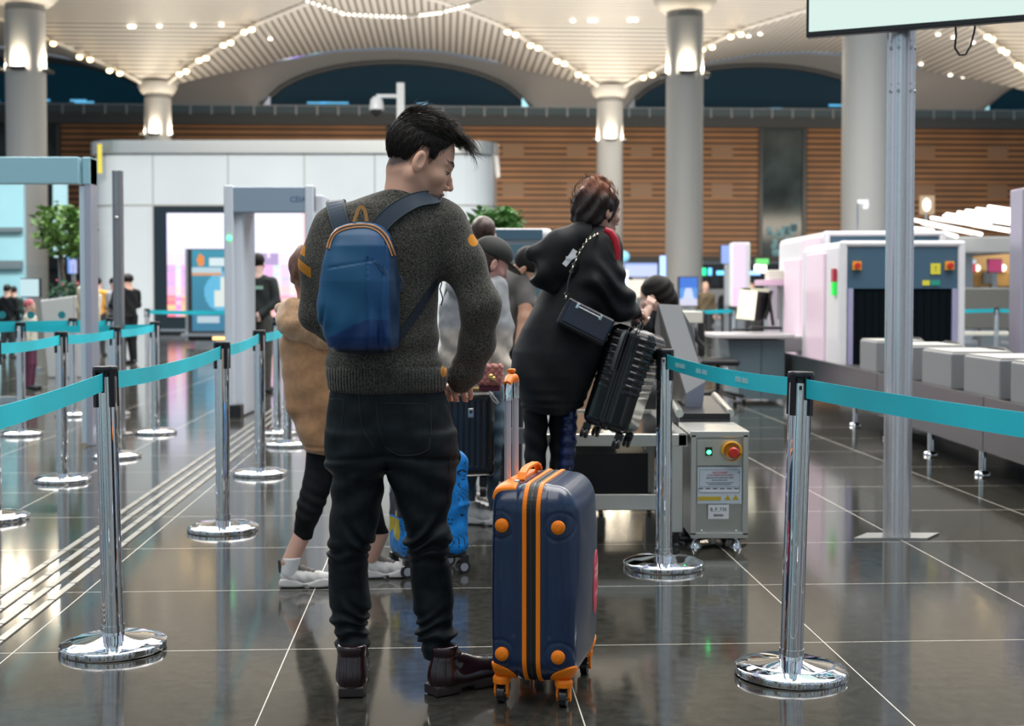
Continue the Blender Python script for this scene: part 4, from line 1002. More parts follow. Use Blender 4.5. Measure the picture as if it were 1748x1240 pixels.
# further scanner behind the queue
g = P(880, 400, 11.5); s = F/11.5
t = thing('baggage_scanner', 'scanner top with blue-grey face and white end seen behind the capped girl', 'x-ray scanner', (P(885, 400, 11.5).x, 11.5, 0))
def LX(px): return (px-885)/s
def LZ(py): return H-(py-500)/s
mb = MB(); mb.box((0, .6, LZ(390)/2), (LX(940)-LX(822), 1.2, LZ(390)), bev=.05); obj('housing', mb, M_SCW, t)
mb = MB(); mb.box((LX(876), -.02, LZ(401)), (LX(922)-LX(822), .06, .085)); obj('upper_panel', mb, M_SCB, t)
mb = MB(); mb.box((LX(876), -.02, LZ(460)), (LX(935)-LX(818), .06, .42)); obj('lower_panel', mb, mat('panel_slate', (.07, .14, .19), .4), t)
# ================================================================== THINGS FAR BEHIND
def fbox(name, label, cat, x0, x1, y0, y1, Y, m, dep=.2, group=None, stand=None, parts=()):
    a, c_ = P(x0, y1, Y), P(x1, y0, Y); t = thing(name, label, cat, ((a.x+c_.x)/2, Y, 0 if stand else a.z), 0, group); z0 = a.z if stand else 0
    w_, h_ = c_.x-a.x, c_.z-a.z
    mb = MB(); mb.box((0, dep/2, z0+h_/2), (w_, dep, h_), bev=min(w_, h_, dep)*.08); obj('case', mb, m, t)
    if stand:
        mb = MB(); mb.box((0, dep/2, z0/2), (w_*.35, dep*.6, z0)); mb.box((0, dep/2, .03), (w_*.9, dep*1.5, .06)); obj('stand', mb, M_ALU, t)
    return t, w_, h_, z0
def glow(name, col, e=1.4): return mat(name, col, .4, emit=col, estr=e)
M_WHT = mat('fitting_white', (.68, .69, .70), .4)
# ad screens and signs in the middle distance
def pic_blue(u, v): return (.05, .22, .85) if v > .62 else ((.75, .85, 1.1) if abs(u-.5) < .32*(1.2-v) else (.12, .38, .95)) if v > .25 else (.8, .8, 1.0)
t, w_, h_, z0 = fbox('advertising_totem', 'blue picture screen on a stand beside the thick round column', 'advertising screen', 1158, 1192, 472, 524, 27, M_BLACK, .2, stand=1)
screen('ad_picture', (0, -.03, z0+h_/2), (w_*.9, 0, 0), (0, 0, h_*.93), 16, 24, pic_blue, M_SCREEN, t)
t, w_, h_, z0 = fbox('led_column', 'tall bright white and lilac LED column right of the thick column', 'advertising screen', 1250, 1281, 414, 524, 26, M_WHT, .4, stand=1)
screen('ad_picture', (-w_*.12, -.03, z0+h_/2), (w_*.72, 0, 0), (0, 0, h_*.98), 8, 24, lambda u, v: (1.1, .9, 1.25) if v > .3 else (1.2, .75+.3*u, 1.1), M_SCREEN, t)
t, w_, h_, z0 = fbox('flight_board', 'small blue flight board left of the tall LED column', 'screen', 1230, 1253, 418, 451, 26.4, M_BLACK, .15, stand=1)
screen('board_picture', (0, -.03, z0+h_/2), (w_*.94, 0, 0), (0, 0, h_*.94), 10, 12, lambda u, v: (.25, .45, 1.1) if (int(v*12) % 2) else (.5, .65, 1.2), M_SCREEN, t)
t, w_, h_, z0 = fbox('led_banner', 'wide pale blue lit banner low on the wood wall', 'screen', 1060, 1123, 448, 474, 52, M_BLACK, .3, stand=1)
screen('banner_picture', (0, -.03, z0+h_/2), (w_*.97, 0, 0), (0, 0, h_*.9), 20, 6, lambda u, v: (.45, .62, 1.2) if v > .75 or u < .1 else (.75, .85, 1.3), M_SCREEN, t)
t, *_ = fbox('light_sign', 'small upright blue sign by the thick column edge', 'sign', 1127, 1138, 437, 474, 50, glow('sign_blue', (.35, .55, 1.1)), .2, stand=1)
t, *_ = fbox('light_totem', 'white glowing pillar sign behind the dark-haired woman', 'sign', 1057, 1072, 462, 494, 41.5, glow('sign_white', (.85, .9, 1.2)), .2, stand=1)
c_ = P(1065, 438, 40); t = thing('globe_sign', 'pale blue globe sign on a thin stem behind the woman', 'sign', (c_.x, c_.y, 0)); mb = MB(); mb.ball((0, 0, c_.z), .17, 16); obj('globe', mb, glow('globe_blue', (.22, .52, .75), .8), t); mb = MB(); mb.cyl((0, 0, 0), (0, 0, c_.z-.15), .03); obj('stem', mb, M_ALU, t)
for x, w2, nm, col, lb in ((1198, 14, 'sign_green', (.02, .9, .35), 'green lit exit sign right of the thick column'), (1212, 6, 'sign_cyan', (.15, .6, 1.0), 'tiny cyan light beside the green exit sign'), (1231, 16, 'sign_cyan', (), 'short blue light strip right of the green exit sign')):
    y_ = 464 if x < 1230 else 466
    a = P(x, y_, 51.5); mb = MB(); mb.box((0, 0, 0), (w2/46, .1, .28 if x < 1230 else .16)); t = thing('lit_sign', lb, 'sign', (a.x, a.y, 0)); o = obj('lit_face', mb, glow(nm, col, 1.6) if col else MATS[nm], t); o.location = (0, 0, a.z); mb = MB(); mb.cyl((0, .1, 0), (0, .1, a.z), .04, n=8); obj('mast', mb, M_BLACK, t)
t, *_ = fbox('service_counter', 'bright warm lit counter far behind the woman', 'counter', 1070, 1140, 478, 508, 48, glow('counter_warm', (.75, .66, .55), .9), 1.0, stand=1)
t, *_ = fbox('service_counter', 'grey partition behind the people left of the tall LED column', 'counter', 1208, 1250, 494, 520, 49, mat('partition_grey', (.35, .36, .37), .5), 1.0, stand=1)
t, *_ = fbox('service_counter', 'long dark shop front under the wood wall left of the scanners', 'counter', 1200, 1340, 446, 492, 60, mat('shopfront_dark', (.03, .04, .055), .4), 1.0, stand=1)
for x0, x1, y0, y1, cc, e_, lb in ((1288, 1298, 452, 466, (1, 1, .8), 3, 'left bright bulb over the far counter'), (1300, 1308, 453, 466, (1, 1, .8), 3, 'right bright bulb over the far counter'), (1290, 1312, 442, 452, (.10, .45, .12), .7, 'green sign strip above the two bulbs'), (1275, 1298, 463, 470, (.25, .5, 1), 1.2, 'blue strip sign left of the bulbs')):
    c_ = P((x0+x1)/2, (y0+y1)/2, 34); mb = MB(); mb.box((0, 0, 0), ((x1-x0)*34/F, .1, (y1-y0)*34/F), bev=.02); t = thing('lit_sign', lb, 'sign', (c_.x, c_.y, 0)); o = obj('lit_face', mb, glow('glow_%d' % x0, cc, e_), t); o.location = (0, 0, c_.z); mb = MB(); mb.cyl((0, .08, 0), (0, .08, c_.z), .03, n=8); obj('mast', mb, M_BLACK, t)
t, *_ = fbox('equipment_rack', 'grey equipment with a pink shelf behind the desk monitor', 'equipment', 1300, 1345, 478, 488, 17, mat('shelf_pink', (.70, .48, .62), .4), .5, stand=1)
t, *_ = fbox('white_drum', 'rounded pale unit standing on the pink shelf', 'equipment', 1313, 1340, 461, 478, 17.05, mat('drum_pale', (.66, .64, .56), .5), .3)
t, *_ = fbox('screen_partition', 'grey half-height partition behind the desk monitor', 'partition', 1310, 1350, 494, 545, 18, mat('partition_dark', (.16, .15, .14), .5), .1, stand=1)
t, *_ = fbox('document_tray', 'pale papers and tray at the left of the desk top', 'tray', 1165, 1200, 532, 552, 14.0, mat('tray_pale', (.55, .54, .48), .5), .6, stand=1)
# check-in area at right
for x0, x1, lb in ((1652, 1690, 'left orange check-in counter right of the scanner'), (1692, 1740, 'right orange check-in counter near the edge')):
    t, w_, h_, z0 = fbox('checkin_counter', lb, 'counter', x0, x1, 462, 490, 34, mat('counter_orange', (.62, .34, .10), .5), .8, stand=1)
    mb = MB(); mb.box((w_*.35, -.05, z0+h_*.55), (.22, .1, h_*.7)); obj('grey_post', mb, mat('post_grey', (.25, .27, .28), .5), t)
    for q in (-.3, -.1): mb = MB(); mb.ball((w_*q, -.05, z0+h_*1.15), (.08, .05, .09), 10); obj('round_light', mb, glow('counter_light', (1, .95, .8), 1.6), t)
t, *_ = fbox('fascia_board', 'orange-tan board over the check-in counters', 'board', 1648, 1740, 434, 462, 36, mat('fascia_tan', (.60, .36, .15), .5), .2, stand=1)
for x0, x1, col, lb in ((1653, 1666, (.75, .08, .12), 'red and white screen over the left counter'), (1686, 1711, (.50, .06, .18), 'dark red screen over the right counter'), (1733, 1742, (.4, .65, 1), 'pale blue screen at the right edge over the counters')):
    t, w_, h_, z0 = fbox('counter_screen', lb, 'screen', x0, x1, 442, 466, 33.5, M_BLACK, .08, stand=1)
    screen('screen_picture', (0, -.03, z0+h_/2), (w_*.95, 0, 0), (0, 0, h_*.9), 6, 6, (lambda c_: (lambda u, v: c_ if v < .6 or c_[0] < .6 else (.7, .8, .9)))(col), M_SCREEN, t)
text_ = [t]
t, *_ = fbox('low_wall', 'long grey low wall behind the distant belt at right', 'wall panel', 1645, 1742, 492, 562, 26, mat('low_wall_grey', (.14, .14, .13), .4), .3, stand=1)
t, *_ = fbox('steel_shelf', 'pale steel ledge under the long grey low wall', 'ledge', 1645, 1742, 567, 573, 25, mat('ledge_pale', (.7, .68, .6), .3), .3, stand=1)
t, w_, h_, z0 = fbox('roof_canopy', 'grey canopy carrying rows of glowing tubes at right', 'canopy', 1562, 1745, 404, 432, 32, mat('canopy_grey', (.25, .26, .27), .5), 5, stand=1)
M_TUBE = glow('tube_light', (1.0, .97, .90), 3.2)
tubes = [(1562, 376, 1675, 400), (1590, 372, 1728, 394), (1612, 369, 1690, 384), (1616, 366, 1742, 384), (1636, 363, 1742, 378), (1650, 360, 1742, 372), (1668, 357, 1742, 366), (1688, 353, 1742, 361), (1562, 390, 1592, 394), (1610, 397, 1633, 404), (1660, 384, 1738, 397), (1575, 381, 1660, 398)]
for i, (x0, y0, x1, y1) in enumerate(tubes):
    a, c_ = P(x0, y0, 33), P(x1, y1, 29.5); mb = MB(); mb.cyl(Vector((0, 0, 0)), c_-a, .036, n=10); o = obj('tube_light', mb, M_TUBE); o.location = a
    tag(o, 'glowing white tube in the slanted rows over the check-in area', 'tube light', 'glowing tubes over the check-in area')
c_ = P(1582, 350, 36); t = thing('wall_lamp', 'small oval lamp left of the rows of glowing tubes', 'lamp', (c_.x, c_.y, 0)); mb = MB(); mb.ball((0, 0, c_.z), (.10, .06, .17), 12); obj('bulb', mb, glow('lamp_warm', (1, .95, .8), 3), t); mb = MB(); mb.box((.02, .05, c_.z), (.4, .04, .5)); obj('plate', mb, mat('lamp_plate', (.35, .25, .16), .5), t); mb = MB(); mb.cyl((0, .05, 0), (0, .05, c_.z-.2), .03, n=8); obj('stem', mb, M_ALU, t)
# left side: glazing with painted sky reflection, planter, tree
M_GLZ = mat('blue_reflection_glazing', (.30, .55, .62), .12, noise=(.3, .15))  # bluish sky reflection put into the glass colour
t, w_, h_, z0 = fbox('glazed_partition', 'glazed partition with a painted pale blue sky reflection, seen through the steel portal', 'partition', -40, 39, 312, 610, 36, M_GLZ, .2)
t.location.z = 0; 
for ch in t.children: ch.location.z = P(0, 610, 36).z if P(0, 610, 36).z > 0 else 0
mb = MB(); zz = P(0, 392, 35.8).z; mb.box((0, -.1, zz), (1.3, .1, .12)); zz2 = P(0, 452, 35.8).z; mb.box((0, -.1, zz2), (1.3, .1, .22)); obj('mullion', mb, mat('mullion_grey', (.12, .16, .18), .5), t)
t, *_ = fbox('glazed_screen', 'narrow glass panel with painted pale blue sky reflection behind the leafy tree', 'partition', 91, 114, 312, 440, 38, mat('blue_reflection_panel', (.42, .66, .74), .2), .1, stand=1)  # pale blue colour stands in for reflected sky here too
def foliage(name, c_, r, n, size, m, parent, seed=1, flat=1):
    rr = random.Random(seed); mb = MB()
    for i in range(n):
        while True:
            v = Vector((rr.uniform(-1, 1), rr.uniform(-1, 1), rr.uniform(-1, 1)))
            if v.length < 1 and v.length > .25: break
        p = Vector(c_) + Vector((v.x*r[0], v.y*r[1], v.z*r[2])); a = Euler((rr.uniform(-.9, .9), rr.uniform(-.9, .9), rr.uniform(0, 6.3))).to_matrix()
        L = size*rr.uniform(.6, 1.3); W_ = L*.32
        pts = [a @ Vector(q) + p for q in ((0, 0, 0), (W_, L*.4, .1*L), (0, L, -.1*L), (-W_, L*.4, .1*L))]
        mb.add(pts, [(0, 1, 2, 3)])
    return obj(name, mb, m, parent)
M_LEAF = mat('leaf_green', (.07, .17, .035), .5, noise=(3, .4, (.16, .30, .06)))
g = P(112, 545, 20); t = thing('leafy_tree', 'leafy green indoor tree rising from the white planter at left', 'tree', (g.x, 20, 0))
mb = MB(); zc = P(100, 395, 20).z
mb.tube([(0, 0, .3), (.02, 0, 1.0), (-.05, 0, 1.6), (-.1, 0, zc)], [.05, .04, .035, .03], 8); obj('trunk', mb, mat('bark', (.10, .07, .05), .8), t)
foliage('foliage', (-.02, 0, zc+.02), (.42, .4, .42), 420, .16, M_LEAF, t, 2)
a, c_ = P(60, 560, 19), P(138, 506, 19); t = thing('planter_box', 'big white tapered planter with flowers at left', 'planter', ((a.x+c_.x)/2, 19.6, 0)); w_ = c_.x-a.x
mb = MB(); mb.add([(-w_*.40, -.3, 0), (w_*.40, -.3, 0), (w_*.40, .3, 0), (-w_*.40, .3, 0), (-w_*.5, -.4, c_.z-.06), (w_*.5, -.4, c_.z+.03), (w_*.5, .4, c_.z+.03), (-w_*.5, .4, c_.z-.06)], [(3, 2, 1, 0), (4, 5, 6, 7), (0, 1, 5, 4), (1, 2, 6, 5), (2, 3, 7, 6), (3, 0, 4, 7)]); obj('box', mb, mat('planter_white', (.62, .61, .60), .4), t, bev=.02)
foliage('flower_bed', (0, 0, c_.z+.08), (w_*.5, .3, .13), 160, .10, mat('bed_green', (.03, .10, .05), .6), t, 4)
foliage('blossoms', (-.05, -.1, c_.z+.18), (w_*.4, .2, .08), 16, .06, mat('blossom_pink', (.5, .08, .12), .6), t, 5)
g = P(845, 500, 16); t = thing('potted_shrub', 'dense green shrub rising behind the far scanner, right of the man', 'shrub', (g.x, 16, 0)); zc = P(845, 385, 16).z
mb = MB(); mb.lathe([(.22, 0), (.30, .6), (.28, .6)], 24); obj('pot', mb, M_WHT, t); mb = MB(); mb.tube([(0, 0, .5), (.03, 0, 1.2), (0, 0, zc)], .04, 8); obj('stem', mb, MATS['bark'], t)
foliage('foliage', (0, 0, zc-.02), (.33, .3, .24), 420, .13, mat('shrub_leaf', (.05, .14, .03), .5, noise=(4, .3, (.10, .26, .06))), t, 7)
# glass wall with teal safety dots near the left edge
a, c_ = P(-70, 640, 15), P(125, 440, 15)
t = thing('glass_barrier', 'clear glass barrier with a row of teal dots at left', 'glass barrier', ((a.x+c_.x)/2, 15, 0)); x0_ = (a.x+c_.x)/2
gl = mat('clear_glass', (.9, .96, .97), .02, trans=1.0); gl.node_tree.nodes['Principled BSDF'].inputs['IOR'].default_value = 1.05
mb = MB(); mb.box((0, 0, .78), (c_.x-a.x, .012, 1.5)); obj('pane', mb, gl, t); mb = MB(); mb.box((0, 0, .03), (c_.x-a.x, .06, .06)); obj('floor_rail', mb, M_ALU, t)
for px in (3, 52, 105):
    q = P(px, 538, 14.98); mb = MB(); mb.cyl((q.x-x0_, -.008, q.z), (q.x-x0_, -.012, q.z), .042, n=24); obj('teal_dot', mb, mat('dot_teal', (.01, .22, .26), .5), t)
t, w_, h_, z0 = fbox('counter_monitor', 'lit monitor at left seen behind the planter', 'monitor', 35, 69, 475, 508, 21, M_BLACK, .06, stand=1)
screen('monitor_picture', (0, -.04, z0+h_/2), (w_*.92, 0, 0), (0, 0, h_*.9), 4, 4, lambda u, v: (.75, .95, 1.0), M_SCREEN, t)
t, w_, h_, z0 = fbox('hanging_screen', 'small blue lit screen left of the portal leg', 'screen', 116, 133, 438, 468, 22, M_BLACK, .06, stand=1)
screen('screen_picture', (0, -.04, z0+h_/2), (w_*.92, 0, 0), (0, 0, h_*.95), 4, 6, lambda u, v: (.2, .4, 1.0) if u < .2 or v > .8 else (.55, .62, 1.1), M_SCREEN, t)
# ================================================================== PEOPLE
def px2(p, Y): q = P(p[0], p[1], Y); return (q.x, q.y, q.z)
def grad(f, p, e=.002):
    q = np.array([[p[0]+e, p[1], p[2]], [p[0]-e, p[1], p[2]], [p[0], p[1]+e, p[2]], [p[0], p[1]-e, p[2]], [p[0], p[1], p[2]+e], [p[0], p[1], p[2]-e]], np.float32)
    d = f(q); return Vector((d[0]-d[1], d[2]-d[3], d[4]-d[5])).normalized()
def drape(f, pts, Y0, off=.001, n=3):
    """follow picture points pts onto the surface f<0 seen from the front ; returns points and normals"""
    fine = []
    for i in range(len(pts)-1):
        for j in range(n): t = j/n; fine.append((pts[i][0]*(1-t)+pts[i+1][0]*t, pts[i][1]*(1-t)+pts[i+1][1]*t))
    fine.append(pts[-1]); out = []; nn = []
    for x, y in fine:
        d = ray(x, y); o_ = Vector((0, 0, H)); s_ = Y0 / d.y; L = d.length
        hit = None
        for k in range(90):
            p = o_ + d*s_; v = float(f(np.array([list(p)], np.float32))[0])
            if v < .0006: hit = p; break
            s_ += max(v*.6, .0008)/L
            if s_*d.y > Y0+.6: break
        if hit is None: continue
        g = grad(f, hit); out.append(hit + g*off); nn.append(g)
    return out, nn
def smooth_pts(pts, k=2):
    for _ in range(k):
        pts = [pts[0]] + [(pts[i-1]+pts[i]*2+pts[i+1])/4 for i in range(1, len(pts)-1)] + [pts[-1]]
    return pts
M_SKIN = attr_mat('skin_tan', 'tone', [(0, (.80, .46, .33)), (.5, (.46, .26, .19)), (1, (.05, .036, .03))], rough=.5, sss=.12, interp='LINEAR', bump=(220, .08, .001))
M_HAIR = mat('hair_black', (.008, .006, .005), .6, spec=.25)
M_HAIRL = mat('hair_strand_brown', (.020, .013, .009), .42, spec=.3)

# ---------------- the man with the backpack
g0 = FL(672, 1172)
man = thing('person', 'young man in charcoal knit sweater and black jeans with a hand on his hip', 'person', (g0.x, g0.y, 0))
YM = 4.05
tors = [prow(*r) for r in ((322, 664, 722, YM-.02, .062), (330, 640, 738, YM-.01, .075), (340, 612, 757, YM, .092), (352, 582, 770, YM, .108), (368, 560, 778, YM, .118), (392, 548, 780, YM, .126), (420, 540, 772, YM, .13), (450, 536, 762, YM, .13),
    (480, 540, 751, YM, .128), (520, 548, 748, YM, .122), (560, 556, 747, YM, .118), (600, 558, 751, YM, .118), (625, 557, 757, YM, .122), (645, 560, 761, YM, .122), (662, 562, 761, YM, .118), (671, 565, 757, YM, .112))]
LA = [px2((572, 388), YM+.0), px2((546, 452), YM+.02), px2((540, 535), YM+.05)]
LF = [px2((542, 540), YM+.05), px2((600, 590), YM+.30)]
RA = [px2((758, 386), YM), px2((792, 448), YM-.01), px2((820, 522), YM-.02)]
RF = [px2((820, 522), YM-.02), px2((814, 585), YM+.03), px2((797, 632), YM+.08), px2((787, 650), YM+.10)]
def sweater(p):
    d = zloft(p, tors, .02, 2.3)
    d = smin(d, smin(chain(p, LA, [.062, .058, .050], .03), cap(p, *LF, .050, .040), .03), .045)
    ra = smin(chain(p, RA, [.068, .062, .056], .03), chain(p, RF, [.056, .053, .047, .040], .025), .03)
    d = smin(d, ra, .045)
    # folds: elbow, armpit and waist
    z = p[:, 2]; x = p[:, 0]
    e = np.exp(-((np.linalg.norm(p-V(*RA[2]), axis=1)/.09)**2)); d += .0012*e*np.sin(x*70+z*95)
    d += .0035*np.exp(-((z-tors[11][0])/.10)**2)*np.sin(z*60+x*18+2*np.sin(x*13))*(np.abs(x-tors[11][1]) < .19)
    d += .002*wob(p, 16, 1)
    hem = np.exp(-((z-tors[13][0])/.022)**2); d += .004*np.exp(-((z-tors[12][0])/.008)**2)*(np.abs(x-tors[12][1]) < .2) - .002*hem
    # cuff gathers
    c = np.exp(-((np.linalg.norm(p-V(*RF[3]), axis=1)/.05)**2)); d += .002*c*np.sin(z*150)
    # neck opening
    return smax(d, -ell(p, px2((693, 312), YM-.01), (.060, .062, .038)), .01)
def sw_m(p):        # >0.5 where the yellow knit figures are
    def band(c, r): return 1 - np.linalg.norm((p-V(*c))/V(*r), axis=1)
    m = np.full(len(p), -1., np.float32); a, b = V(*LA[0]), V(*LA[2]); ax = (b-a)/np.linalg.norm(b-a); t = (p-a) @ ax
    out = V(*px2((524, 424), YM-.05)); side = px2((527, 424), YM)[0]
    for py, hw in ((424, .015), (456, .016)):
        tt = float((V(*px2((515 if py < 440 else 520, py), YM)) - a) @ ax); s_ = hw - np.abs(t-tt-(p[:, 0]-side)*.25*(py > 440)); k = (px2((524 if py < 440 else 535, py), YM)[0] - p[:, 0])
        m = np.maximum(m, np.minimum(s_, k*1.0)*40)
    for q, Yq, r in (((808, 410), YM-.045, (.016, .05, .020)), ((753, 592), YM-.02, (.010, .08, .018)), ((758, 634), YM-.02, (.010, .08, .017))): m = np.maximum(m, band(px2(q, Yq), r))
    return .5 + np.clip(m, -.5, .5)
def knit_material():
    m = bpy.data.materials.new('charcoal_knit'); m.use_nodes = True; nt = m.node_tree; b = nt.nodes['Principled BSDF']; b.inputs['Roughness'].default_value = .95; b.inputs['Specular IOR Level'].default_value = .15; b.inputs['Sheen Weight'].default_value = .15
    N = nt.nodes.new; Lk = nt.links.new
    t = N('ShaderNodeTexCoord'); n = N('ShaderNodeTexNoise'); n.inputs['Scale'].default_value = 250; n.inputs['Detail'].default_value = 6; n.inputs['Roughness'].default_value = .7; Lk(t.outputs['Object'], n.inputs['Vector'])
    r = N('ShaderNodeValToRGB'); r.color_ramp.elements[0].position = .40; r.color_ramp.elements[1].position = .66; r.color_ramp.elements[0].color = (.014, .014, .013, 1); r.color_ramp.elements[1].color = (.19, .178, .152, 1); Lk(n.outputs['Fac'], r.inputs['Fac'])
    a = N('ShaderNodeAttribute'); a.attribute_name = 'fig'; gt = N('ShaderNodeMath'); gt.operation = 'GREATER_THAN'; gt.inputs[1].default_value = .5; Lk(a.outputs['Fac'], gt.inputs[0])
    mx = N('ShaderNodeMix'); mx.data_type = 'RGBA'; Lk(gt.outputs[0], mx.inputs['Factor']); Lk(r.outputs['Color'], mx.inputs[6]); mx.inputs[7].default_value = (.62, .24, .015, 1); Lk(mx.outputs[2], b.inputs['Base Color'])
    w = N('ShaderNodeTexWave'); w.bands_direction = 'X'; w.inputs['Scale'].default_value = 34; w.inputs['Distortion'].default_value = .6; w.inputs['Detail Scale'].default_value = 2; Lk(t.outputs['Object'], w.inputs['Vector'])
    c = N('ShaderNodeAttribute'); c.attribute_name = 'rib'; mu = N('ShaderNodeMath'); mu.operation = 'MULTIPLY'; Lk(w.outputs['Fac'], mu.inputs[0]); Lk(c.outputs['Fac'], mu.inputs[1])
    b1 = N('ShaderNodeBump'); b1.inputs['Strength'].default_value = .5; b1.inputs['Distance'].default_value = .003; Lk(n.outputs['Fac'], b1.inputs['Height'])
    b2 = N('ShaderNodeBump'); b2.inputs['Strength'].default_value = 1; b2.inputs['Distance'].default_value = .006; Lk(mu.outputs[0], b2.inputs['Height']); Lk(b1.outputs['Normal'], b2.inputs['Normal']); Lk(b2.outputs['Normal'], b.inputs['Normal'])
    return m
zr = tors[12][0]
smesh('sweater', sweater, (px2((495, 0), 4)[0], YM-.17, .90), (px2((870, 0), 4)[0], YM+.36, 1.56), .0055, knit_material(), man,
      attrs={'fig': sw_m, 'rib': lambda p: np.clip((zr-p[:, 2])/.006, 0, 1)*(np.abs(p[:, 0]-tors[12][1]) < .21) + np.exp(-((np.linalg.norm(p-V(*RF[3]), axis=1)/.05)**2))*.6})
mb = MB(); pts, nn = drape(sweater, [(650, 318), (660, 316), (675, 314), (693, 314), (710, 318), (722, 325), (732, 335)], YM-.25, .001)
if len(pts) > 3: mb.tube(smooth_pts(pts), .006, 8); obj('neckband', mb, mat('neckband_charcoal', (.035, .034, .03), .9, bump=(200, .5, .002)), man, world=True)
# jeans
YL = 4.10
hips = [prow(*r) for r in ((655, 566, 757, YM+.01, .112), (672, 563, 760, YM+.01, .115), (700, 559, 769, YM+.01, .124), (738, 557, 776, YM+.01, .13), (765, 557, 780, YM+.015, .126), (790, 559, 779, YM+.02, .115), (800, 562, 776, YM+.02, .10))]
def legrows(rs): return [prow(py, a, b, Y, ry) for py, a, b, Y, ry in rs]
LL = legrows(((740, 561, 672, YM+.01, .11), (790, 560, 666, YM+.01, .11), (815, 568, 657, YM+.02, .10), (845, 566, 653, YM+.02, .09), (870, 565, 650, YM+.02, .085), (900, 564, 643, YM+.02, .078), (915, 567, 640, YM+.02, .074), (930, 561, 634, YM+.02, .074), (945, 560, 629, YM+.03, .070), (975, 561, 627, YM+.04, .068), (1000, 562, 629, YM+.05, .070), (1020, 562, 631, YM+.05, .068), (1036, 562, 632, YM+.05, .066), (1050, 565, 631, YM+.05, .062), (1066, 566, 626, YM+.05, .058), (1074, 573, 622, YM+.05, .054), (1085, 572, 630, YM+.05, .060), (1100, 575, 630, YM+.05, .058), (1108, 578, 627, YM+.05, .055), (1118, 576, 630, YM+.05, .058), (1130, 577, 629, YM+.05, .055), (1136, 580, 626, YM+.05, .052)))
RL = legrows(((740, 656, 776, YM+.01, .11), (790, 657, 779, YM+.01, .11), (815, 661, 778, YM+.01, .105), (840, 671, 774, YM+.01, .095), (870, 682, 767, YM+.01, .088), (890, 687, 764, YM+.01, .084), (905, 687, 769, YM+.01, .082), (920, 691, 768, YM+.02, .078), (936, 694, 771, YM+.02, .076), (947, 699, 763, YM+.03, .072), (975, 700, 771, YM+.04, .070), (1000, 702, 773, YM+.05, .070), (1030, 706, 775, YM+.05, .068), (1045, 707, 774, YM+.05, .066), (1060, 713, 769, YM+.05, .060), (1070, 712, 775, YM+.05, .062), (1082, 710, 779, YM+.05, .066), (1092, 716, 774, YM+.05, .060), (1104, 722, 772, YM+.05, .054), (1118, 722, 774, YM+.05, .056), (1130, 724, 771, YM+.05, .054), (1138, 727, 768, YM+.05, .050)))
def foldmask(z, *cs): 
    m = 0
    for py, w, a in cs: m = m + a*np.exp(-((z-P(600, py, YM).z)/w)**2)
    return m
def jeans(p):
    x, y, z = p[:, 0], p[:, 1], p[:, 2]
    h = zloft(p, hips, .03, 2.25); l = zloft(p, LL, .012, 2.1); r = zloft(p, RL, .012, 2.1)
    ph = np.sin(x*22+.8)*1.6
    l = l + foldmask(z, (925, .05, .008), (1060, .06, .0065), (1105, .035, .005))*np.sin(z*120+x*45+2.5*np.sin(x*40+z*25)+3*np.sin(z*31))
    r = r + foldmask(z, (920, .055, .010), (1075, .05, .0065), (1110, .03, .005))*np.sin(z*115-x*50+2.5*np.sin(x*42-z*22)+2.5*np.sin(z*27+1))
    lg = smin(l, r, .018); d = smin(h, lg, .03)
    # seat: centre seam hollow, folds under the seat
    cx = P(662, 740, YM).x; d += .010*np.exp(-((x-cx)/.018)**2)*np.clip((P(0, 740, YM).z-z)/.05+.5, 0, 1)*(z > P(0, 800, YM).z)*(y < YM)
    d += .006*np.exp(-((z-P(0, 773, YM).z+.25*np.abs(x-cx)*.35)/.008)**2)*(y < YM+.02)
    d += .0035*foldmask(z, (800, .07, 1.0), (860, .06, .6))*np.sin(z*75+x*38*np.sign(x-cx)) + .0016*wob(p, 38, 2)
    zc = P(0, 672, YM).z
    return d
M_JEAN = mat('black_denim', (.0085, .0125, .016), .62, noise=(26, .35), bump=(420, .35, .0012), spec=.2)
smesh('jeans', jeans, (px2((545, 0), 4)[0], YM-.15, .10), (px2((795, 0), 4)[0], YM+.17, .965), .005, M_JEAN, man)
M_SEAM = mat('denim_seam', (.022, .028, .032), .6)
for pl in ([(563, 682), (575, 681), (588, 683), (586, 705), (583, 730)], [(642, 688), (680, 689), (728, 690), (729, 695)], [(642, 689), (646, 725), (655, 762), (680, 778), (712, 777), (733, 768), (736, 730), (735, 692)],
           [(613, 672), (614, 700), (617, 728), (626, 745), (640, 765)], [(774, 720), (768, 790), (766, 860)]):
    pts, nn = drape(jeans, pl, YM-.2, .0004, 4)
    if len(pts) > 3: mb = MB(); mb.tube(smooth_pts(pts, 1), .0011, 6); obj('pocket_seam', mb, M_SEAM, man, world=True)
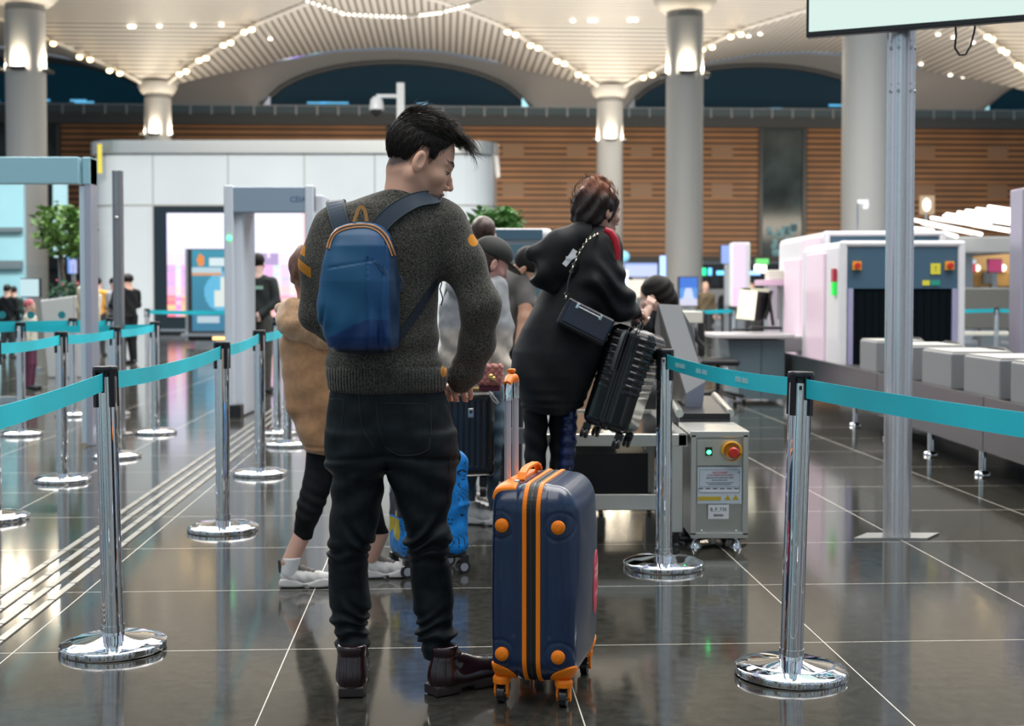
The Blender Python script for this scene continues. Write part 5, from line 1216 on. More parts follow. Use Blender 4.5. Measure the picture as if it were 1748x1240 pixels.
# boots
M_BOOT = mat('oxblood_leather', (.020, .007, .009), .22, coat=.5); M_SOLE = mat('boot_sole', (.030, .022, .022), .5)
def boot(p, ang, sc):
    M = Matrix.Translation(p) @ Matrix.Rotation(ang, 4, 'Z') @ Matrix.Scale(sc, 4)
    def up(q):
        d = cap(q, (.05, 0, .045), (.20, .004, .045), .042, .042)
        d = smin(d, ell(q, (.040, 0, .055), (.046, .038, .060)), .02); d = smin(d, cap(q, (.050, 0, .06), (.046, 0, .135), .040, .043), .02)
        d = smin(d, ell(q, (.222, .006, .044), (.062, .047, .036)), .02); d = smin(d, cap(q, (.09, 0, .095), (.17, 0, .062), .028, .024), .02)
        d += .0018*np.exp(-((q[:, 2]-.115)/.004)**2)
        return smax(smax(d, .028-q[:, 2], .003), q[:, 2]-.145, .006)
    b_ = smesh('boot', up, (-.02, -.07, .01), (.31, .07, .16), .004, M_BOOT, man, M)
    def so(q):
        w = np.interp(q[:, 0], [0, .05, .11, .19, .25, .29], [.036, .041, .034, .048, .042, .02]).astype(np.float32)
        xy = np.abs(q[:, 1]-np.interp(q[:, 0], [0, .1, .2, .3], [0, 0, .004, .006]))-w
        xe = np.maximum(-q[:, 0]-.002, q[:, 0]-.285); d = np.maximum(xy, xe); notch = ((np.sin(q[:, 0]*260)+np.sin(q[:, 1]*230)*.6) > .75)*(q[:, 2] < .007)
        z = np.maximum(.0-q[:, 2]+.0*q[:, 0], q[:, 2]-.033); arch = (q[:, 0] > .085)*(q[:, 0] < .135)*(.014-q[:, 2])
        return smax(smax(d, z, .006), arch + notch*.003 - .0005, .003)
    o_ = smesh('boot_sole', so, (-.02, -.07, -.008), (.31, .07, .045), .004, M_SOLE, None, M, world=False); o_.parent = man; o_.matrix_parent_inverse = Matrix.Translation(man.location).inverted()
hl = FL(599, 1193); boot(Vector((hl.x, hl.y, 0)), PI/2+.05, 1.06)
hr = FL(733, 1190); boot(Vector((hr.x+.004, hr.y+.01, 0)), PI/2-.92, 1.03)
# head
TH, PS = math.radians(21), math.radians(9)
fx = Vector((math.cos(TH)*math.cos(PS), math.cos(TH)*math.sin(PS), -math.sin(TH))); ux = Vector((math.sin(TH)*math.cos(PS), math.sin(TH)*math.sin(PS), math.cos(TH))); lx = ux.cross(fx)
MH = Matrix((( fx.x, lx.x, ux.x), (fx.y, lx.y, ux.y), (fx.z, lx.z, ux.z))).to_4x4(); MH.translation = P(714, 279, 4.03)
MHi = MH.inverted(); HR = np.array(MHi.to_3x3(), np.float32); HT = np.array(MHi.translation, np.float32)
def tl(p): return tuple(MHi @ Vector(p))
NB = [tl(px2((694, 338), 4.035)), tl(px2((680, 374), 4.04))]
def face(q, male=True):
    x, y, z = q[:, 0], q[:, 1], q[:, 2]; a = np.abs(y); s = np.stack([x, a, z], 1)
    d = ell(q, (-.008, 0, .050), (.100, .076, .088))
    d = smin(d, ell(q, (.030, 0, -.010), (.070, .062, .085)), .03)
    d = smin(d, cap(s, (-.004, .052, -.045), (.064, .016, -.098), .022, .017), .02)           # jaw
    d = smin(d, ell(q, (.082, 0, -.102), (.021, .024, .018)), .018)                              # chin
    d = smin(d, ell(q, (.066, 0, -.062), (.034, .030, .030)), .016)                              # muzzle
    d = smin(d, cap(s, (.090, .006, .024), (.078, .044, .026), .011, .009), .012)                # brow
    d = smin(d, ell(s, (.064, .046, -.022), (.024, .020, .020)), .02)                             # cheek
    d = smax(d, -ell(s, (.100, .033, .003), (.020, .019, .013)), .010)                             # eye hollow
    d = smin(d, ell(s, (.076, .033, .004), (.0145, .0145, .0130)), .004)                           # lids
    d = smin(d, chain(q, [(.090, 0, .012), (.104, 0, -.012), (.115, 0, -.034)], [.007, .008, .0105], .006), .007)   # nose
    d = smin(d, ell(s, (.103, .012, -.040), (.011, .008, .008)), .004)
    d = smax(d, -ell(s, (.106, .008, -.048), (.006, .004, .005)), .003)
    d = smin(d, ell(q, (.097, 0, -.0615), (.010, .024, .0060)), .003); d = smin(d, ell(q, (.094, 0, -.0740), (.0105, .021, .0065)), .003)
    d = smax(d, -ell(q, (.108, 0, -.0675), (.010, .026, .0016)), .002)
    # ears
    er = smax(ell(s, (-.004, .083, -.004), (.019, .012, .034)), -ell(s, (.002, .096, .000), (.011, .010, .021)), .004); er = smin(er, ell(s, (.004, .078, -.008), (.008, .008, .012)), .004)
    d = smin(d, er, .004)
    d = smin(d, cap(q, (-.030, 0, -.035), NB[0], .056, .060), .022); d = smin(d, cap(q, NB[0], NB[1], .062, .085), .03)
    d = smin(d, cap(s, (-.012, .054, -.040), (.040, .035, -.150), .010, .010), .02)           # neck muscle
    return d
def hairline(x):
    return np.interp(x, [-.12, -.07, -.040, -.018, -.012, .012, .018, .032, .044, .058, .075, .10], [-.045, -.040, -.018, .028, .044, .044, .020, .012, .050, .062, .092, .115])
def tone(q):
    x, y, z = q[:, 0], np.abs(q[:, 1]), q[:, 2]; t = np.zeros(len(q), np.float32)
    hl_ = hairline(x); t = np.maximum(t, np.clip((z-hl_+.016)/.022, 0, 1)*.95*((y > .03) | (x < .03)))
    t = np.maximum(t, .26*np.exp(-((x-.05)/.05)**2)*np.clip((-.048-z)/.02, 0, 1)); t = np.maximum(t, .45*np.exp(-((x-.103)/.012)**2-((z+.053)/.005)**2))
    t = np.maximum(t, .9*np.exp(-((z-.030-(y-.03)*.06)/.0045)**2)*(x > .062)*(y > .012)*(y < .054))
    t = np.maximum(t, .85*np.exp(-((z-.003)/.0022)**2)*(x > .078)*(y > .020)*(y < .047))
    t = np.maximum(t, .30*np.exp(-((x-.098)/.014)**2-((z+.067)/.010)**2))
    return t
hd = smesh('head', face, (-.13, -.11, -.20), (.14, .11, .16), .0028, M_SKIN, man, MH, attrs={'tone': tone})
def scalp(q): return ell(q, (-.008, 0, .050), (.100, .076, .088))
def hair(q):
    x, y, z = q[:, 0], q[:, 1], q[:, 2]; a = np.abs(y)
    d = scalp(q) - .006
    d = smin(d, ell(q, (-.012, 0, .080), (.094, .068, .054)), .02)
    d = smin(d, ell(q, (.045, .0, .100), (.058, .050, .032)), .02)
    d = smin(d, chain(q, [(.072, -.006, .106), (.108, -.010, .098), (.130, -.012, .076), (.139, -.014, .052)], [.026, .022, .015, .006], .015), .015)
    d = smin(d, chain(q, [(.075, .020, .110), (.105, .024, .098), (.122, .028, .080)], [.024, .018, .008], .015), .015)
    d += .0016*np.sin(y*330+x*50+z*40)*np.clip((z-.06)/.03, 0, 1)+.0010*np.sin(y*220-x*130+z*170)
    cut = hairline(x) - z + .002
    m = smax(d, cut, .006); lim = np.where(x > .075, 1, 0)
    return m
smesh('hair', hair, (-.13, -.10, -.06), (.16, .10, .17), .0032, M_HAIR, man, MH)
rr = random.Random(11); lines = []
def on_scalp(a, e):         # a: azimuth (0 = face), e: elevation
    return Vector((-.008 + .106*math.cos(e)*math.cos(a), .082*math.cos(e)*math.sin(a), .050 + .094*math.sin(e)))
for i in range(2600):
    a = rr.uniform(-PI, PI); e = math.asin(rr.uniform(-.95, .99)); r_ = on_scalp(a, e)
    if r_.z < float(hairline(np.array([r_.x]))[0]) - rr.uniform(-.004, .012): continue
    if r_.x > .055 and r_.z < .09: continue
    n_ = Vector(((r_.x+.008)/.106**2, r_.y/.082**2, (r_.z-.05)/.094**2)).normalized(); top = max(0, min(1, (r_.z-.085)/.03))
    if top > 0: dirv = Vector((.9, -.25+rr.uniform(-.35, .35), .15)); L = .018 + .050*top*rr.uniform(.6, 1.1); lift = .35
    else: dirv = Vector((-.15 if r_.x < 0 else .10, 0, -1)); L = .012*rr.uniform(.6, 1.2); lift = .22
    dirv = (dirv - n_*dirv.dot(n_)).normalized(); q = r_ + n_*(.012*top + .001); pts = []
    v = (dirv + n_*lift).normalized()
    for k in range(6):
        pts.append(MH @ q); q = q + v*(L/5); v = (v - n_*.10*(1 if top else 0) + Vector((rr.uniform(-.1, .1), rr.uniform(-.1, .1), rr.uniform(-.1, .1)))).normalized()
    lines.append(pts)
for i in range(260):      # fringe falling forward over the brow
    y0 = rr.uniform(-.040, .035); q = Vector((.070+rr.uniform(-.03, .01), y0, .116+rr.uniform(-.01, .008))); v = Vector((1, rr.uniform(-.3, .15), .05+rr.uniform(-.1, .15))).normalized(); pts = []; L = rr.uniform(.06, .105); cu = rr.uniform(.16, .42)
    for k in range(9):
        pts.append(MH @ q); q = q + v*(L/8); v = (v + Vector((-.12*cu*k/3, -.02, -cu))*.9).normalized() if k > 1 else v
    lines.append(pts)
for i in range(16):       # loose wisps
    q = Vector((.115, rr.uniform(-.03, .01), .095)); v = Vector((.8, rr.uniform(-.4, .2), -.1)).normalized(); pts = []; L = rr.uniform(.05, .085); w1, w2 = rr.uniform(-.6, .6), rr.uniform(-.9, .2)
    for k in range(9):
        pts.append(MH @ q); q = q + v*(L/8); v = (v + Vector((w1*.2*math.sin(k), 0, w2*.35))).normalized()
    lines.append(pts)
for i in range(40):       # crown tufts standing up
    q = Vector((rr.uniform(-.03, .03), rr.uniform(-.02, .02), .134)); v = Vector((rr.uniform(.2, .8), rr.uniform(-.3, .3), .6)).normalized(); pts = []
    for k in range(5): pts.append(MH @ q); q = q + v*(.022/4); v = (v+Vector((.3, 0, -.1))).normalized()
    lines.append(pts)
strands('hair_strands', lines, .0011, M_HAIRL, man)
for sg in (-1, 1):
    mb = MB(); mb.ball((.0800, sg*.033, .001), (.0118, .0118, .0095), 16, MH); e_ = obj('eye', mb, mat('eye_white', (.55, .5, .47), .15), man, world=True)
    mb = MB(); mb.ball((.0890, sg*.034, .000), (.0045, .0055, .0055), 12, MH); i_ = obj('iris', mb, mat('iris_dark', (.02, .01, .008), .1), None); i_.parent = e_; i_.matrix_parent_inverse = Matrix.Translation(man.location).inverted() if False else Matrix()
    # both meshes are written in world space: the eye carries the inverse already
    lash = []
    for k in range(14):
        t_ = k/13; p0 = Vector((.0915-.006*abs(t_-.5)*2, sg*(.022+.024*t_), .0045-.003*abs(t_-.5)*2)); lash.append([MH @ p0, MH @ (p0+Vector((.004, 0, -.001))), MH @ (p0+Vector((.0075, 0, .0005)))])
    strands('eyelashes', lash, .0006, M_HAIR, man)
    br = []
    for k in range(60):
        t_ = rr.random(); p0 = Vector((.1015-.018*t_**1.5, sg*(.012+.042*t_), .026+.008*math.sin(t_*2.4)+rr.uniform(-.002, .002))); br.append([MH @ p0, MH @ (p0+Vector((.001, sg*.004, .0015))), MH @ (p0+Vector((-.001, sg*.009, .001)))])
    strands('eyebrow', br, .0007, M_HAIR, man)
# right hand on the hip
HY = YM+.115
def hand(q):
    d = smin(ell(q, px2((783, 655), HY), (.026, .019, .030)), cap(q, px2((786, 640), HY-.01), px2((782, 658), HY), .024, .024), .01)
    d = smin(d, ell(q, px2((771, 663), HY+.015), (.020, .014, .014)), .01)
    for pts, rs in (([(774, 661), (775, 671), (778, 681), (780, 688)], (.0095, .0090, .0086, .0080)), ([(787, 660), (790, 671), (794, 680), (795, 686)], (.0095, .0092, .0088, .0080)), ([(798, 656), (802, 666), (804, 674), (803, 680)], (.0090, .0085, .0080, .0072)), ([(766, 662), (766, 672), (768, 681), (770, 686)], (.0088, .0084, .0080, .0072))):
        i_ = (787, 774, 798, 766).index(pts[0][0]); oy = (0, .004, -.012, .022)[i_]
        P_ = [px2(pt, HY + oy - (.006 if k == 1 else 0) + (.004 if k == 3 else 0)) for k, pt in enumerate(pts)]
        f_ = chain(q, P_, rs, .003); d = smin(d, f_, .0045)
    d = smin(d, chain(q, [px2((776, 654), HY+.02), px2((764, 662), HY+.035), px2((757, 672), HY+.05)], (.012, .011, .009), .004), .006)
    return d
smesh('hand', hand, (px2((745, 0), 4.1)[0], HY-.06, .88), (px2((815, 0), 4.1)[0], HY+.10, .99), .0019, mat('hand_skin', (.66, .38, .28), .5, sss=.1, noise=(60, .12), bump=(260, .15, .001)), man)
# left hand in front of the body
LHp = LF[1]
def lhand(q):
    c = LHp; d = cap(q, (c[0], c[1], c[2]), (c[0]+.05, c[1]+.05, c[2]+.01), .034, .028)
    for i in range(4):
        z = c[2]+.028-.017*i; d = smin(d, chain(q, [(c[0]+.06, c[1]+.06, z), (c[0]+.10, c[1]+.075-.004*i, z-.004), (c[0]+.115, c[1]+.050, z-.01)], (.0095, .009, .0078), .003), .004)
    return smin(d, chain(q, [(c[0]+.02, c[1]+.03, c[2]+.03), (c[0]+.055, c[1]+.02, c[2]+.05), (c[0]+.085, c[1]+.02, c[2]+.045)], (.012, .010, .008), .004), .006)
smesh('hand', lhand, (LHp[0]-.06, LHp[1]-.06, LHp[2]-.07), (LHp[0]+.16, LHp[1]+.14, LHp[2]+.09), .003, MATS['hand_skin'], man)

# ---------------- backpack (top-level thing carried by the man)
YB_ = 3.862
bp = thing('backpack', 'blue backpack with orange piping worn on the back of the man in the charcoal sweater', 'backpack', (P(612, 600, YB_).x, YB_, P(612, 602, YB_).z))
bag = [prow(*r) for r in ((379, 600, 634, YB_+.035, .022), (383, 588, 648, YB_+.030, .032), (390, 574, 658, YB_+.024, .044), (402, 564, 667, YB_+.018, .054), (421, 558, 673, YB_+.010, .064), (450, 552, 678, YB_+.004, .070), (480, 546, 681, YB_, .074), (520, 543, 682, YB_, .076), (550, 546, 682, YB_, .076), (575, 553, 681, YB_, .074), (590, 560, 680, YB_+.004, .070), (599, 570, 676, YB_+.01, .060), (604, 588, 662, YB_+.02, .045))]
def sack(p):
    x, z = p[:, 0], p[:, 2]; X0 = P(612, 500, YB_).x; u = (x-X0)/.12; zc = P(612, 490, YB_).z; w = (z-zc)/.19
    d = zloft(p, bag, .02, 2.7)
    fr = np.clip((YB_-.0-p[:, 1])/.03, 0, 1)
    d += fr*(.0035*np.sin(x*38+w*1.6)*np.clip(.3-w, 0, 1) + .003*np.sin(x*75-z*14+1.2*np.sin(z*20)) *np.clip(.1-w, 0, 1)+ .0018*np.sin(z*46+x*21))
    # pocket slit and panel seams
    zs = P(600, 450, YB_-.07).z; d += fr*.0026*np.exp(-((z-zs-.02*u)/.0024)**2)*(np.abs(u+.1) < .55)
    xs = P(626, 450, YB_-.07).x; d += fr*.0045*np.exp(-((x-xs-.10*np.maximum(z-zs, 0))/.0028)**2)*(z < zs+.02)
    xg = P(653, 450, YB_-.06).x; d += fr*.003*np.exp(-((x-xg-.012*w)/.003)**2)
    # gathered pleats at the lower right
    d += fr*.006*np.exp(-((w+.72)/.35)**2)*np.clip((u-.15)*3, 0, 1)*np.sin(x*150+z*12)
    d += fr*.006*np.exp(-((x-P(552, 560, YB_).x-.2*(z-P(0, 560, YB_).z))/.006)**2)*np.exp(-((w+.55)/.25)**2)
    return d
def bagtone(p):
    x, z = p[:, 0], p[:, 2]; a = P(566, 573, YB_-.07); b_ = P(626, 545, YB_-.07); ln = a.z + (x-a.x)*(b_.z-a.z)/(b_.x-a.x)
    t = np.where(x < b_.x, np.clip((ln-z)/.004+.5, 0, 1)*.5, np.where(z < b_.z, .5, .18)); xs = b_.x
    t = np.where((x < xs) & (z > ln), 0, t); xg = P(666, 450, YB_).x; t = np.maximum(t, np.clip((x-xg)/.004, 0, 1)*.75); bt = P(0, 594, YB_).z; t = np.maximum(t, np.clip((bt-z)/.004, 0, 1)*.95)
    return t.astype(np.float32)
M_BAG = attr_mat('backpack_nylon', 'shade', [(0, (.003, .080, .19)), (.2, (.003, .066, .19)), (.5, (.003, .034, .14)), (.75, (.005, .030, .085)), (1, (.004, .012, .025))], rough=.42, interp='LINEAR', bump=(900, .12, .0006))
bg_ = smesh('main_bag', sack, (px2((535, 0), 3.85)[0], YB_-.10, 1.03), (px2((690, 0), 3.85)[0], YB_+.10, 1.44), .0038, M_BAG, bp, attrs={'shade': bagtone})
M_PIPE = mat('orange_piping', (.62, .27, .10), .5)
arch = [(559, 424), (562, 411), (569, 399), (580, 390), (594, 386), (611, 384), (630, 384), (645, 389), (656, 398), (664, 410), (669, 424), (673, 436)]
for k, off in enumerate((0, 5)):
    pl = [(612+(x-612)*(1-off/70), y+off*(.9 if 570 < x < 665 else .3)) for x, y in arch]
    pts, nn = drape(sack, pl, YB_-.15, .0015, 3); mb = MB(); mb.tube(smooth_pts(pts, 3), .0030 if k == 0 else .0024, 8); obj('piping', mb, M_PIPE, bp, world=True)
mb = MB(); pts, nn = drape(sack, [(x_ if False else 612+(x-612)*.965, y+2.4) for x, y in arch], YB_-.15, .0008, 3); mb.tube(smooth_pts(pts, 3), .0022, 8); obj('zip', mb, mat('zip_dark', (.01, .02, .03), .4), bp, world=True)
mb = MB(); hp = [P(x, y, YB_+.02) for x, y in ((604, 379), (607, 370), (611, 359), (614, 354.5), (617, 353), (620, 355), (623, 360), (625, 369), (626, 378))]; mb.ribbon(hp, Vector((0, 1, 0)), .010, .003); obj('grab_loop', mb, mat('loop_ochre', (.55, .28, .09), .6, bump=(400, .4, .001)), bp, world=True)
M_STRAP = mat('strap_slate', (.030, .050, .078), .6, bump=(500, .2, .0008)); M_STEDGE = mat('strap_edging', (.05, .075, .075), .6)
for pl, w_ in (([(588, 398), (583, 382), (578, 366), (573, 352), (572, 343), (574, 337)], .054), ([(643, 396), (653, 381), (668, 367), (685, 355), (702, 347), (716, 343), (728, 341), (738, 341)], .050)):
    pts, nn = drape(sweater, pl, YM-.3, .006, 3)
    for _ in range(4): nn = [nn[0]] + [(nn[i-1]+nn[i]+nn[i+1]).normalized() for i in range(1, len(nn)-1)] + [nn[-1]]
    pts = smooth_pts(pts, 4); e_ = pts[-1]; 
    pts += [e_ + Vector((0, .04, .004)), e_ + Vector((0, .09, -.02)), e_ + Vector((0, .13, -.07))]; nn += [Vector((0, -.3, 1)).normalized(), Vector((0, .6, .8)), Vector((0, 1, .3)).normalized()]
    mb = MB(); mb.ribbon(pts, nn, w_, .009); s_ = obj('shoulder_strap', mb, M_STRAP, bp, world=True, bev=.002)
    for sg in (-1, 1):
        ed = []
        for i in range(len(pts)):
            tg = (pts[min(i+1, len(pts)-1)]-pts[max(i-1, 0)]).normalized(); ed.append(pts[i] + tg.cross(nn[i]).normalized()*sg*w_*.48 + nn[i]*.005)
        mb = MB(); mb.tube(ed, .0016, 6); obj('strap_edging', mb, M_STEDGE, bp, world=True)
pts, nn = drape(sweater, [(676, 582), (690, 562), (706, 540), (722, 516), (736, 494), (745, 480)], YM-.3, .003, 3); mb = MB(); mb.ribbon(smooth_pts(pts, 3), nn, .022, .003); obj('lower_strap', mb, mat('web_navy', (.008, .014, .03), .5), bp, world=True)
M_CORD = mat('zip_cord', (.03, .06, .13), .5)
for pl in ([(638, 446), (644, 452), (650, 462), (657, 470), (659, 465), (652, 456), (645, 449)],):
    pts, nn = drape(sack, pl, YB_-.15, .004, 3); mb = MB(); mb.tube(pts, .0012, 6); obj('zip_pull', mb, M_CORD, bp, world=True)
mb = MB(); mb.tube([P(x, y, YB_-.02) for x, y in ((681, 468), (685, 474), (689, 485), (688, 494), (684, 498), (683, 486), (686, 478))], .0016, 6); obj('side_zip_pull', mb, M_CORD, bp, world=True)
mb = MB(); mb.tube([P(x, y, YM-.05) for x, y in ((752, 474), (754, 484), (751, 494), (754, 503), (756, 511), (753, 522))], .002, 6); obj('strap_end', mb, M_BLACK, bp, world=True)
# ================================================================== LUGGAGE
M_OR = mat('suitcase_orange', (.95, .23, .008), .42, spec=.3)
M_SHELL2 = mat('suitcase_navy', (.005, .022, .070), .30, coat=.25, bump=(700, .06, .0006), noise=(3, .12))
def frame(loc, rz): return Matrix.Translation(loc) @ Matrix.Rotation(rz, 4, 'Z')
# ---------------- orange-trimmed navy suitcase
wa, wb = FL(852, 1204), FL(969, 1208)
ang = math.radians(-13); ud = Vector((math.cos(ang), math.sin(ang), 0)); vd = Vector((-math.sin(ang), math.cos(ang), 0))
mid = (wa+wb)/2; sc_ = mid + vd*.195 + ud*.0; sc_.z = 0
case = thing('suitcase', 'large navy hard-shell suitcase with bright orange piping, studs and wheels, handle pulled up', 'suitcase', sc_, ang)
HU, HV, Z0, Z1 = .134, .222, .072, .652
zc_ = (Z0+Z1)/2; hz = (Z1-Z0)/2
def shell(q):
    x, y, z = q[:, 0], q[:, 1], q[:, 2]-zc_; a = np.abs(x)
    # cross-section: rounded corners in the v-z plane, faces bowed outwards in u
    bow = .020*(1-(y/HV)**2)*(1-(z/hz)**2)
    qy, qz = np.abs(y)-(HV-.075), np.abs(z)-(hz-.075); dr = np.sqrt(np.maximum(qy, 0)**2+np.maximum(qz, 0)**2) + np.minimum(np.maximum(qy, qz), 0) - .075
    dr = dr + .5*np.maximum(a-.050, 0)**2/.085*np.where(x > 0, 1, .25)*np.clip(.25+z/.25, .12, 1)
    dx = a - (HU-.012) - bow
    d = smax(dr, dx, np.where(x > 0, .05, .030).astype(np.float32))
    # narrow sides step in slightly beyond the central band, side channels
    ch = np.exp(-((a-.052)/.003)**2)*(np.abs(z) < hz-.14)
    d += .0022*ch
    d -= .0030*np.clip((.045-a)/.004, 0, 1)
    # sweeping crease on the bowed faces
    d += .003*np.exp(-(((z+.04)-(-.30+ .9*np.clip(y+.20, 0, .5)**1.0*0 + .55*np.exp(-((y+.10)/.11)**2)*0 + 2.0*(y+.06)**2))/.006)**2)*(a > HU-.03)*(z < .17)
    # pads behind the studs
    for uu in (-.094, .080):
        for zz in (.158, .538):
            pd = np.maximum(np.maximum(np.abs(x-uu)-.034, np.abs(z+zc_-zz)-.036), np.abs(y+HV)-.02); d = smin(d, pd+.012*0+.004, .006) if False else d + .0018*(np.exp(-((np.sqrt((x-uu)**2+(z+zc_-zz)**2)-.041)/.0028)**2))*(y < -.15)
    return d
smesh('shell', shell, (-.16, -.24, .05), (.16, .24, .69), .0042, M_SHELL2, case, world=False)
def loop(u, off, n=10):
    pts = []
    for cy, cz, a0 in ((HV-.075, zc_-hz+.075, -PI/2), (HV-.075, zc_+hz-.075, 0), (-HV+.075, zc_+hz-.075, PI/2), (-HV+.075, zc_-hz+.075, PI)):
        for i in range(n+1): a = a0 + i*PI/2/n; pts.append(Vector((u, cy+(.075+off)*math.cos(a), cz+(.075+off)*math.sin(a))))
    return pts
def band(mb, u, w, off, th):
    P_ = loop(u, off); n = len(P_); Q = loop(u, off-th); vs = []
    for p, q in zip(P_, Q): vs += [p-Vector((w/2, 0, 0)), p+Vector((w/2, 0, 0)), q+Vector((w/2, 0, 0)), q-Vector((w/2, 0, 0))]
    mb.add(vs, [(i*4+k, ((i+1) % n)*4+k, ((i+1) % n)*4+(k+1) % 4, i*4+(k+1) % 4) for i in range(n) for k in range(4)], None, False); return mb
for u in (-.0205, .0205): recalc(obj('orange_piping', band(MB(), u, .0135, .0070, .012), M_OR, case, bev=.003))
recalc(obj('zip_tape', band(MB(), 0, .028, .0035, .008), mat('zip_black', (.006, .006, .008), .55), case))
mb = MB(); band(mb, 0, .005, .0055, .004); recalc(obj('zip_teeth', mb, mat('zip_teeth', (.02, .02, .022), .3), case))
for uu in (-.088, .080):
    for zz in (.158, .538):
        for yy, sg in ((-HV, -1), (HV, 1)):
            mb = MB(); mb.lathe([(.0205, 0), (.0205, .006), (.0195, .0085), (.0155, .0088), (.0145, .0102), (.008, .0115), (.0, .0118)], 32, Matrix.Translation((uu, yy+.0005*sg-.004*sg*0, zz)) @ Matrix.Rotation(PI/2*(1 if sg < 0 else -1), 4, 'X')); obj('stud', mb, M_OR, case)
# corner brackets with wheels
for sx in (-1, 1):
    for sy in (-1, 1):
        cx, cy = sx*.094 - .006, sy*(HV-.045)
        def brk(q, sx=sx, sy=sy):
            x, y, z = q[:, 0], q[:, 1], q[:, 2]
            d = np.maximum(shell(q)-.004, -(shell(q)+.012))
            ux_ = sx*x; k = np.sqrt(((np.maximum(.0, (HU+.01)-ux_))/.105)**2 + (np.maximum(0, z-Z0+.01)/.068)**2 + (np.maximum(0, HV-sy*y)/.11)**2) - 1
            return smax(d, k*.05, .004)
        smesh('corner_bracket', brk, (sx*.09-.075, sy*.17-.08, .05), (sx*.09+.075, sy*.17+.08, .16), .0035, M_OR, case, world=False)
        hb = MB(); hb.lathe([(.026, .060), (.027, .074), (.022, .082)], 20, Matrix.Translation((cx, cy, 0)))
        for s2 in (-1, 1): hb.prism([(-.010, .070), (.012, .070), (.014, .028), (.008, .016), (-.004, .016), (-.012, .03)], .007, Matrix.Translation((cx, cy, 0)) @ Matrix.Rotation(PI/2, 4, 'Z') @ Matrix.Translation((0, s2*.018-.0035, 0)))
        hb.box((cx, cy, .066), (.043, .026, .016), bev=.004)
        hs = recalc(obj('wheel_fork', hb, M_OR, case, bev=.002))
        wh = MB(); wh.cyl((cx-.0105, cy, .026), (cx+.0105, cy, .026), .026, n=32); w_ = obj('wheel', wh, mat('wheel_rubber', (.010, .010, .013), .35), case, bev=.004)
        wh = MB(); wh.cyl((cx-.013, cy, .026), (cx+.013, cy, .026), .008, n=16); h2 = obj('hub', wh, M_STEEL, w_)
# telescopic handle (on the back shell)
tu = -.116; tv = (-.030, .075)
for v_ in tv: mb = MB(); mb.cyl((tu, v_, Z1-.02), (tu, v_, .905), .0105, n=24); obj('handle_tube', mb, mat('tube_satin', (.55, .55, .62), .35, .25), case)
mb = MB()
for v_ in tv: mb = MB(); mb.tube([(tu, v_, .889), (tu, v_, .920), (tu, v_*.9+.002, .940), (tu, v_*.75+.005, .952)], [.013, .0135, .0140, .012], 14); obj('chrome_elbow', mb, M_CHROME, case)
mb = MB(); mb.tube([(tu, tv[0]-.006, .939), (tu, tv[0]+.02, .953), (tu, (tv[0]+tv[1])/2, .956), (tu, tv[1]-.02, .953), (tu, tv[1]+.006, .939)], [.012, .015, .016, .015, .012], 16); obj('grip', mb, M_OR, case)
mb = MB(); mb.box((tu, (tv[0]+tv[1])/2, .978), (.022, .03, .012), bev=.004); obj('release_button', mb, M_OR, case)
def tray(q):
    return smax(np.maximum(shell(q)-.005, -(shell(q)+.010)), np.maximum(np.abs(q[:, 0]+.092)-.038, np.abs(q[:, 1])-.19), .006)
smesh('handle_housing', lambda q: np.maximum(tray(q), (Z1-.045)-q[:, 2]), (-.16, -.23, .60), (-.03, .23, .69), .0035, M_OR, case, world=False)
mb = MB(); mb.ribbon([(-.052, -.13, Z1+.006), (-.052, -.11, Z1+.024), (-.052, -.07, Z1+.034), (-.052, 0, Z1+.036), (-.052, .07, Z1+.034), (-.052, .11, Z1+.024), (-.052, .13, Z1+.006)], Vector((1, 0, 0)), .010, .024); recalc(obj('carry_handle', mb, M_OR, case, bev=.003))
mb = MB(); mb.box((-.060, -.145, Z1-.002), (.016, .012, .026), bev=.003); mb.box((-.060, -.150, Z1-.016), (.010, .006, .020)); obj('zip_lock', mb, M_CHROME, case)
# round red sticker on the bowed face
def stick(q): 
    r = np.sqrt((q[:, 1]-.098)**2 + ((q[:, 2]-.315)/1.30)**2)-.078
    return smax(np.maximum(shell(q)-.0022, -(shell(q)+.002)), np.maximum(r, -q[:, 0]), .001)
def stt(q): 
    y, z = q[:, 1]-.098, (q[:, 2]-.315)
    w = ((np.sin(z*300)+np.sin(y*260+z*80)) > .3)*(np.abs(z-.03) < .022)*(np.abs(y) < .05) + ((np.sin(y*340+z*90)) > .1)*(np.abs(z+.035) < .008)*(np.abs(y) < .035); return w.astype(np.float32)
smesh('round_sticker', stick, (.05, -.04, .18), (.17, .24, .46), .0030, attr_mat('sticker_red', 'w', [(0, (.62, .03, .07)), (.5, (.75, .6, .62))], rough=.4), case, world=False, attrs={'w': stt})

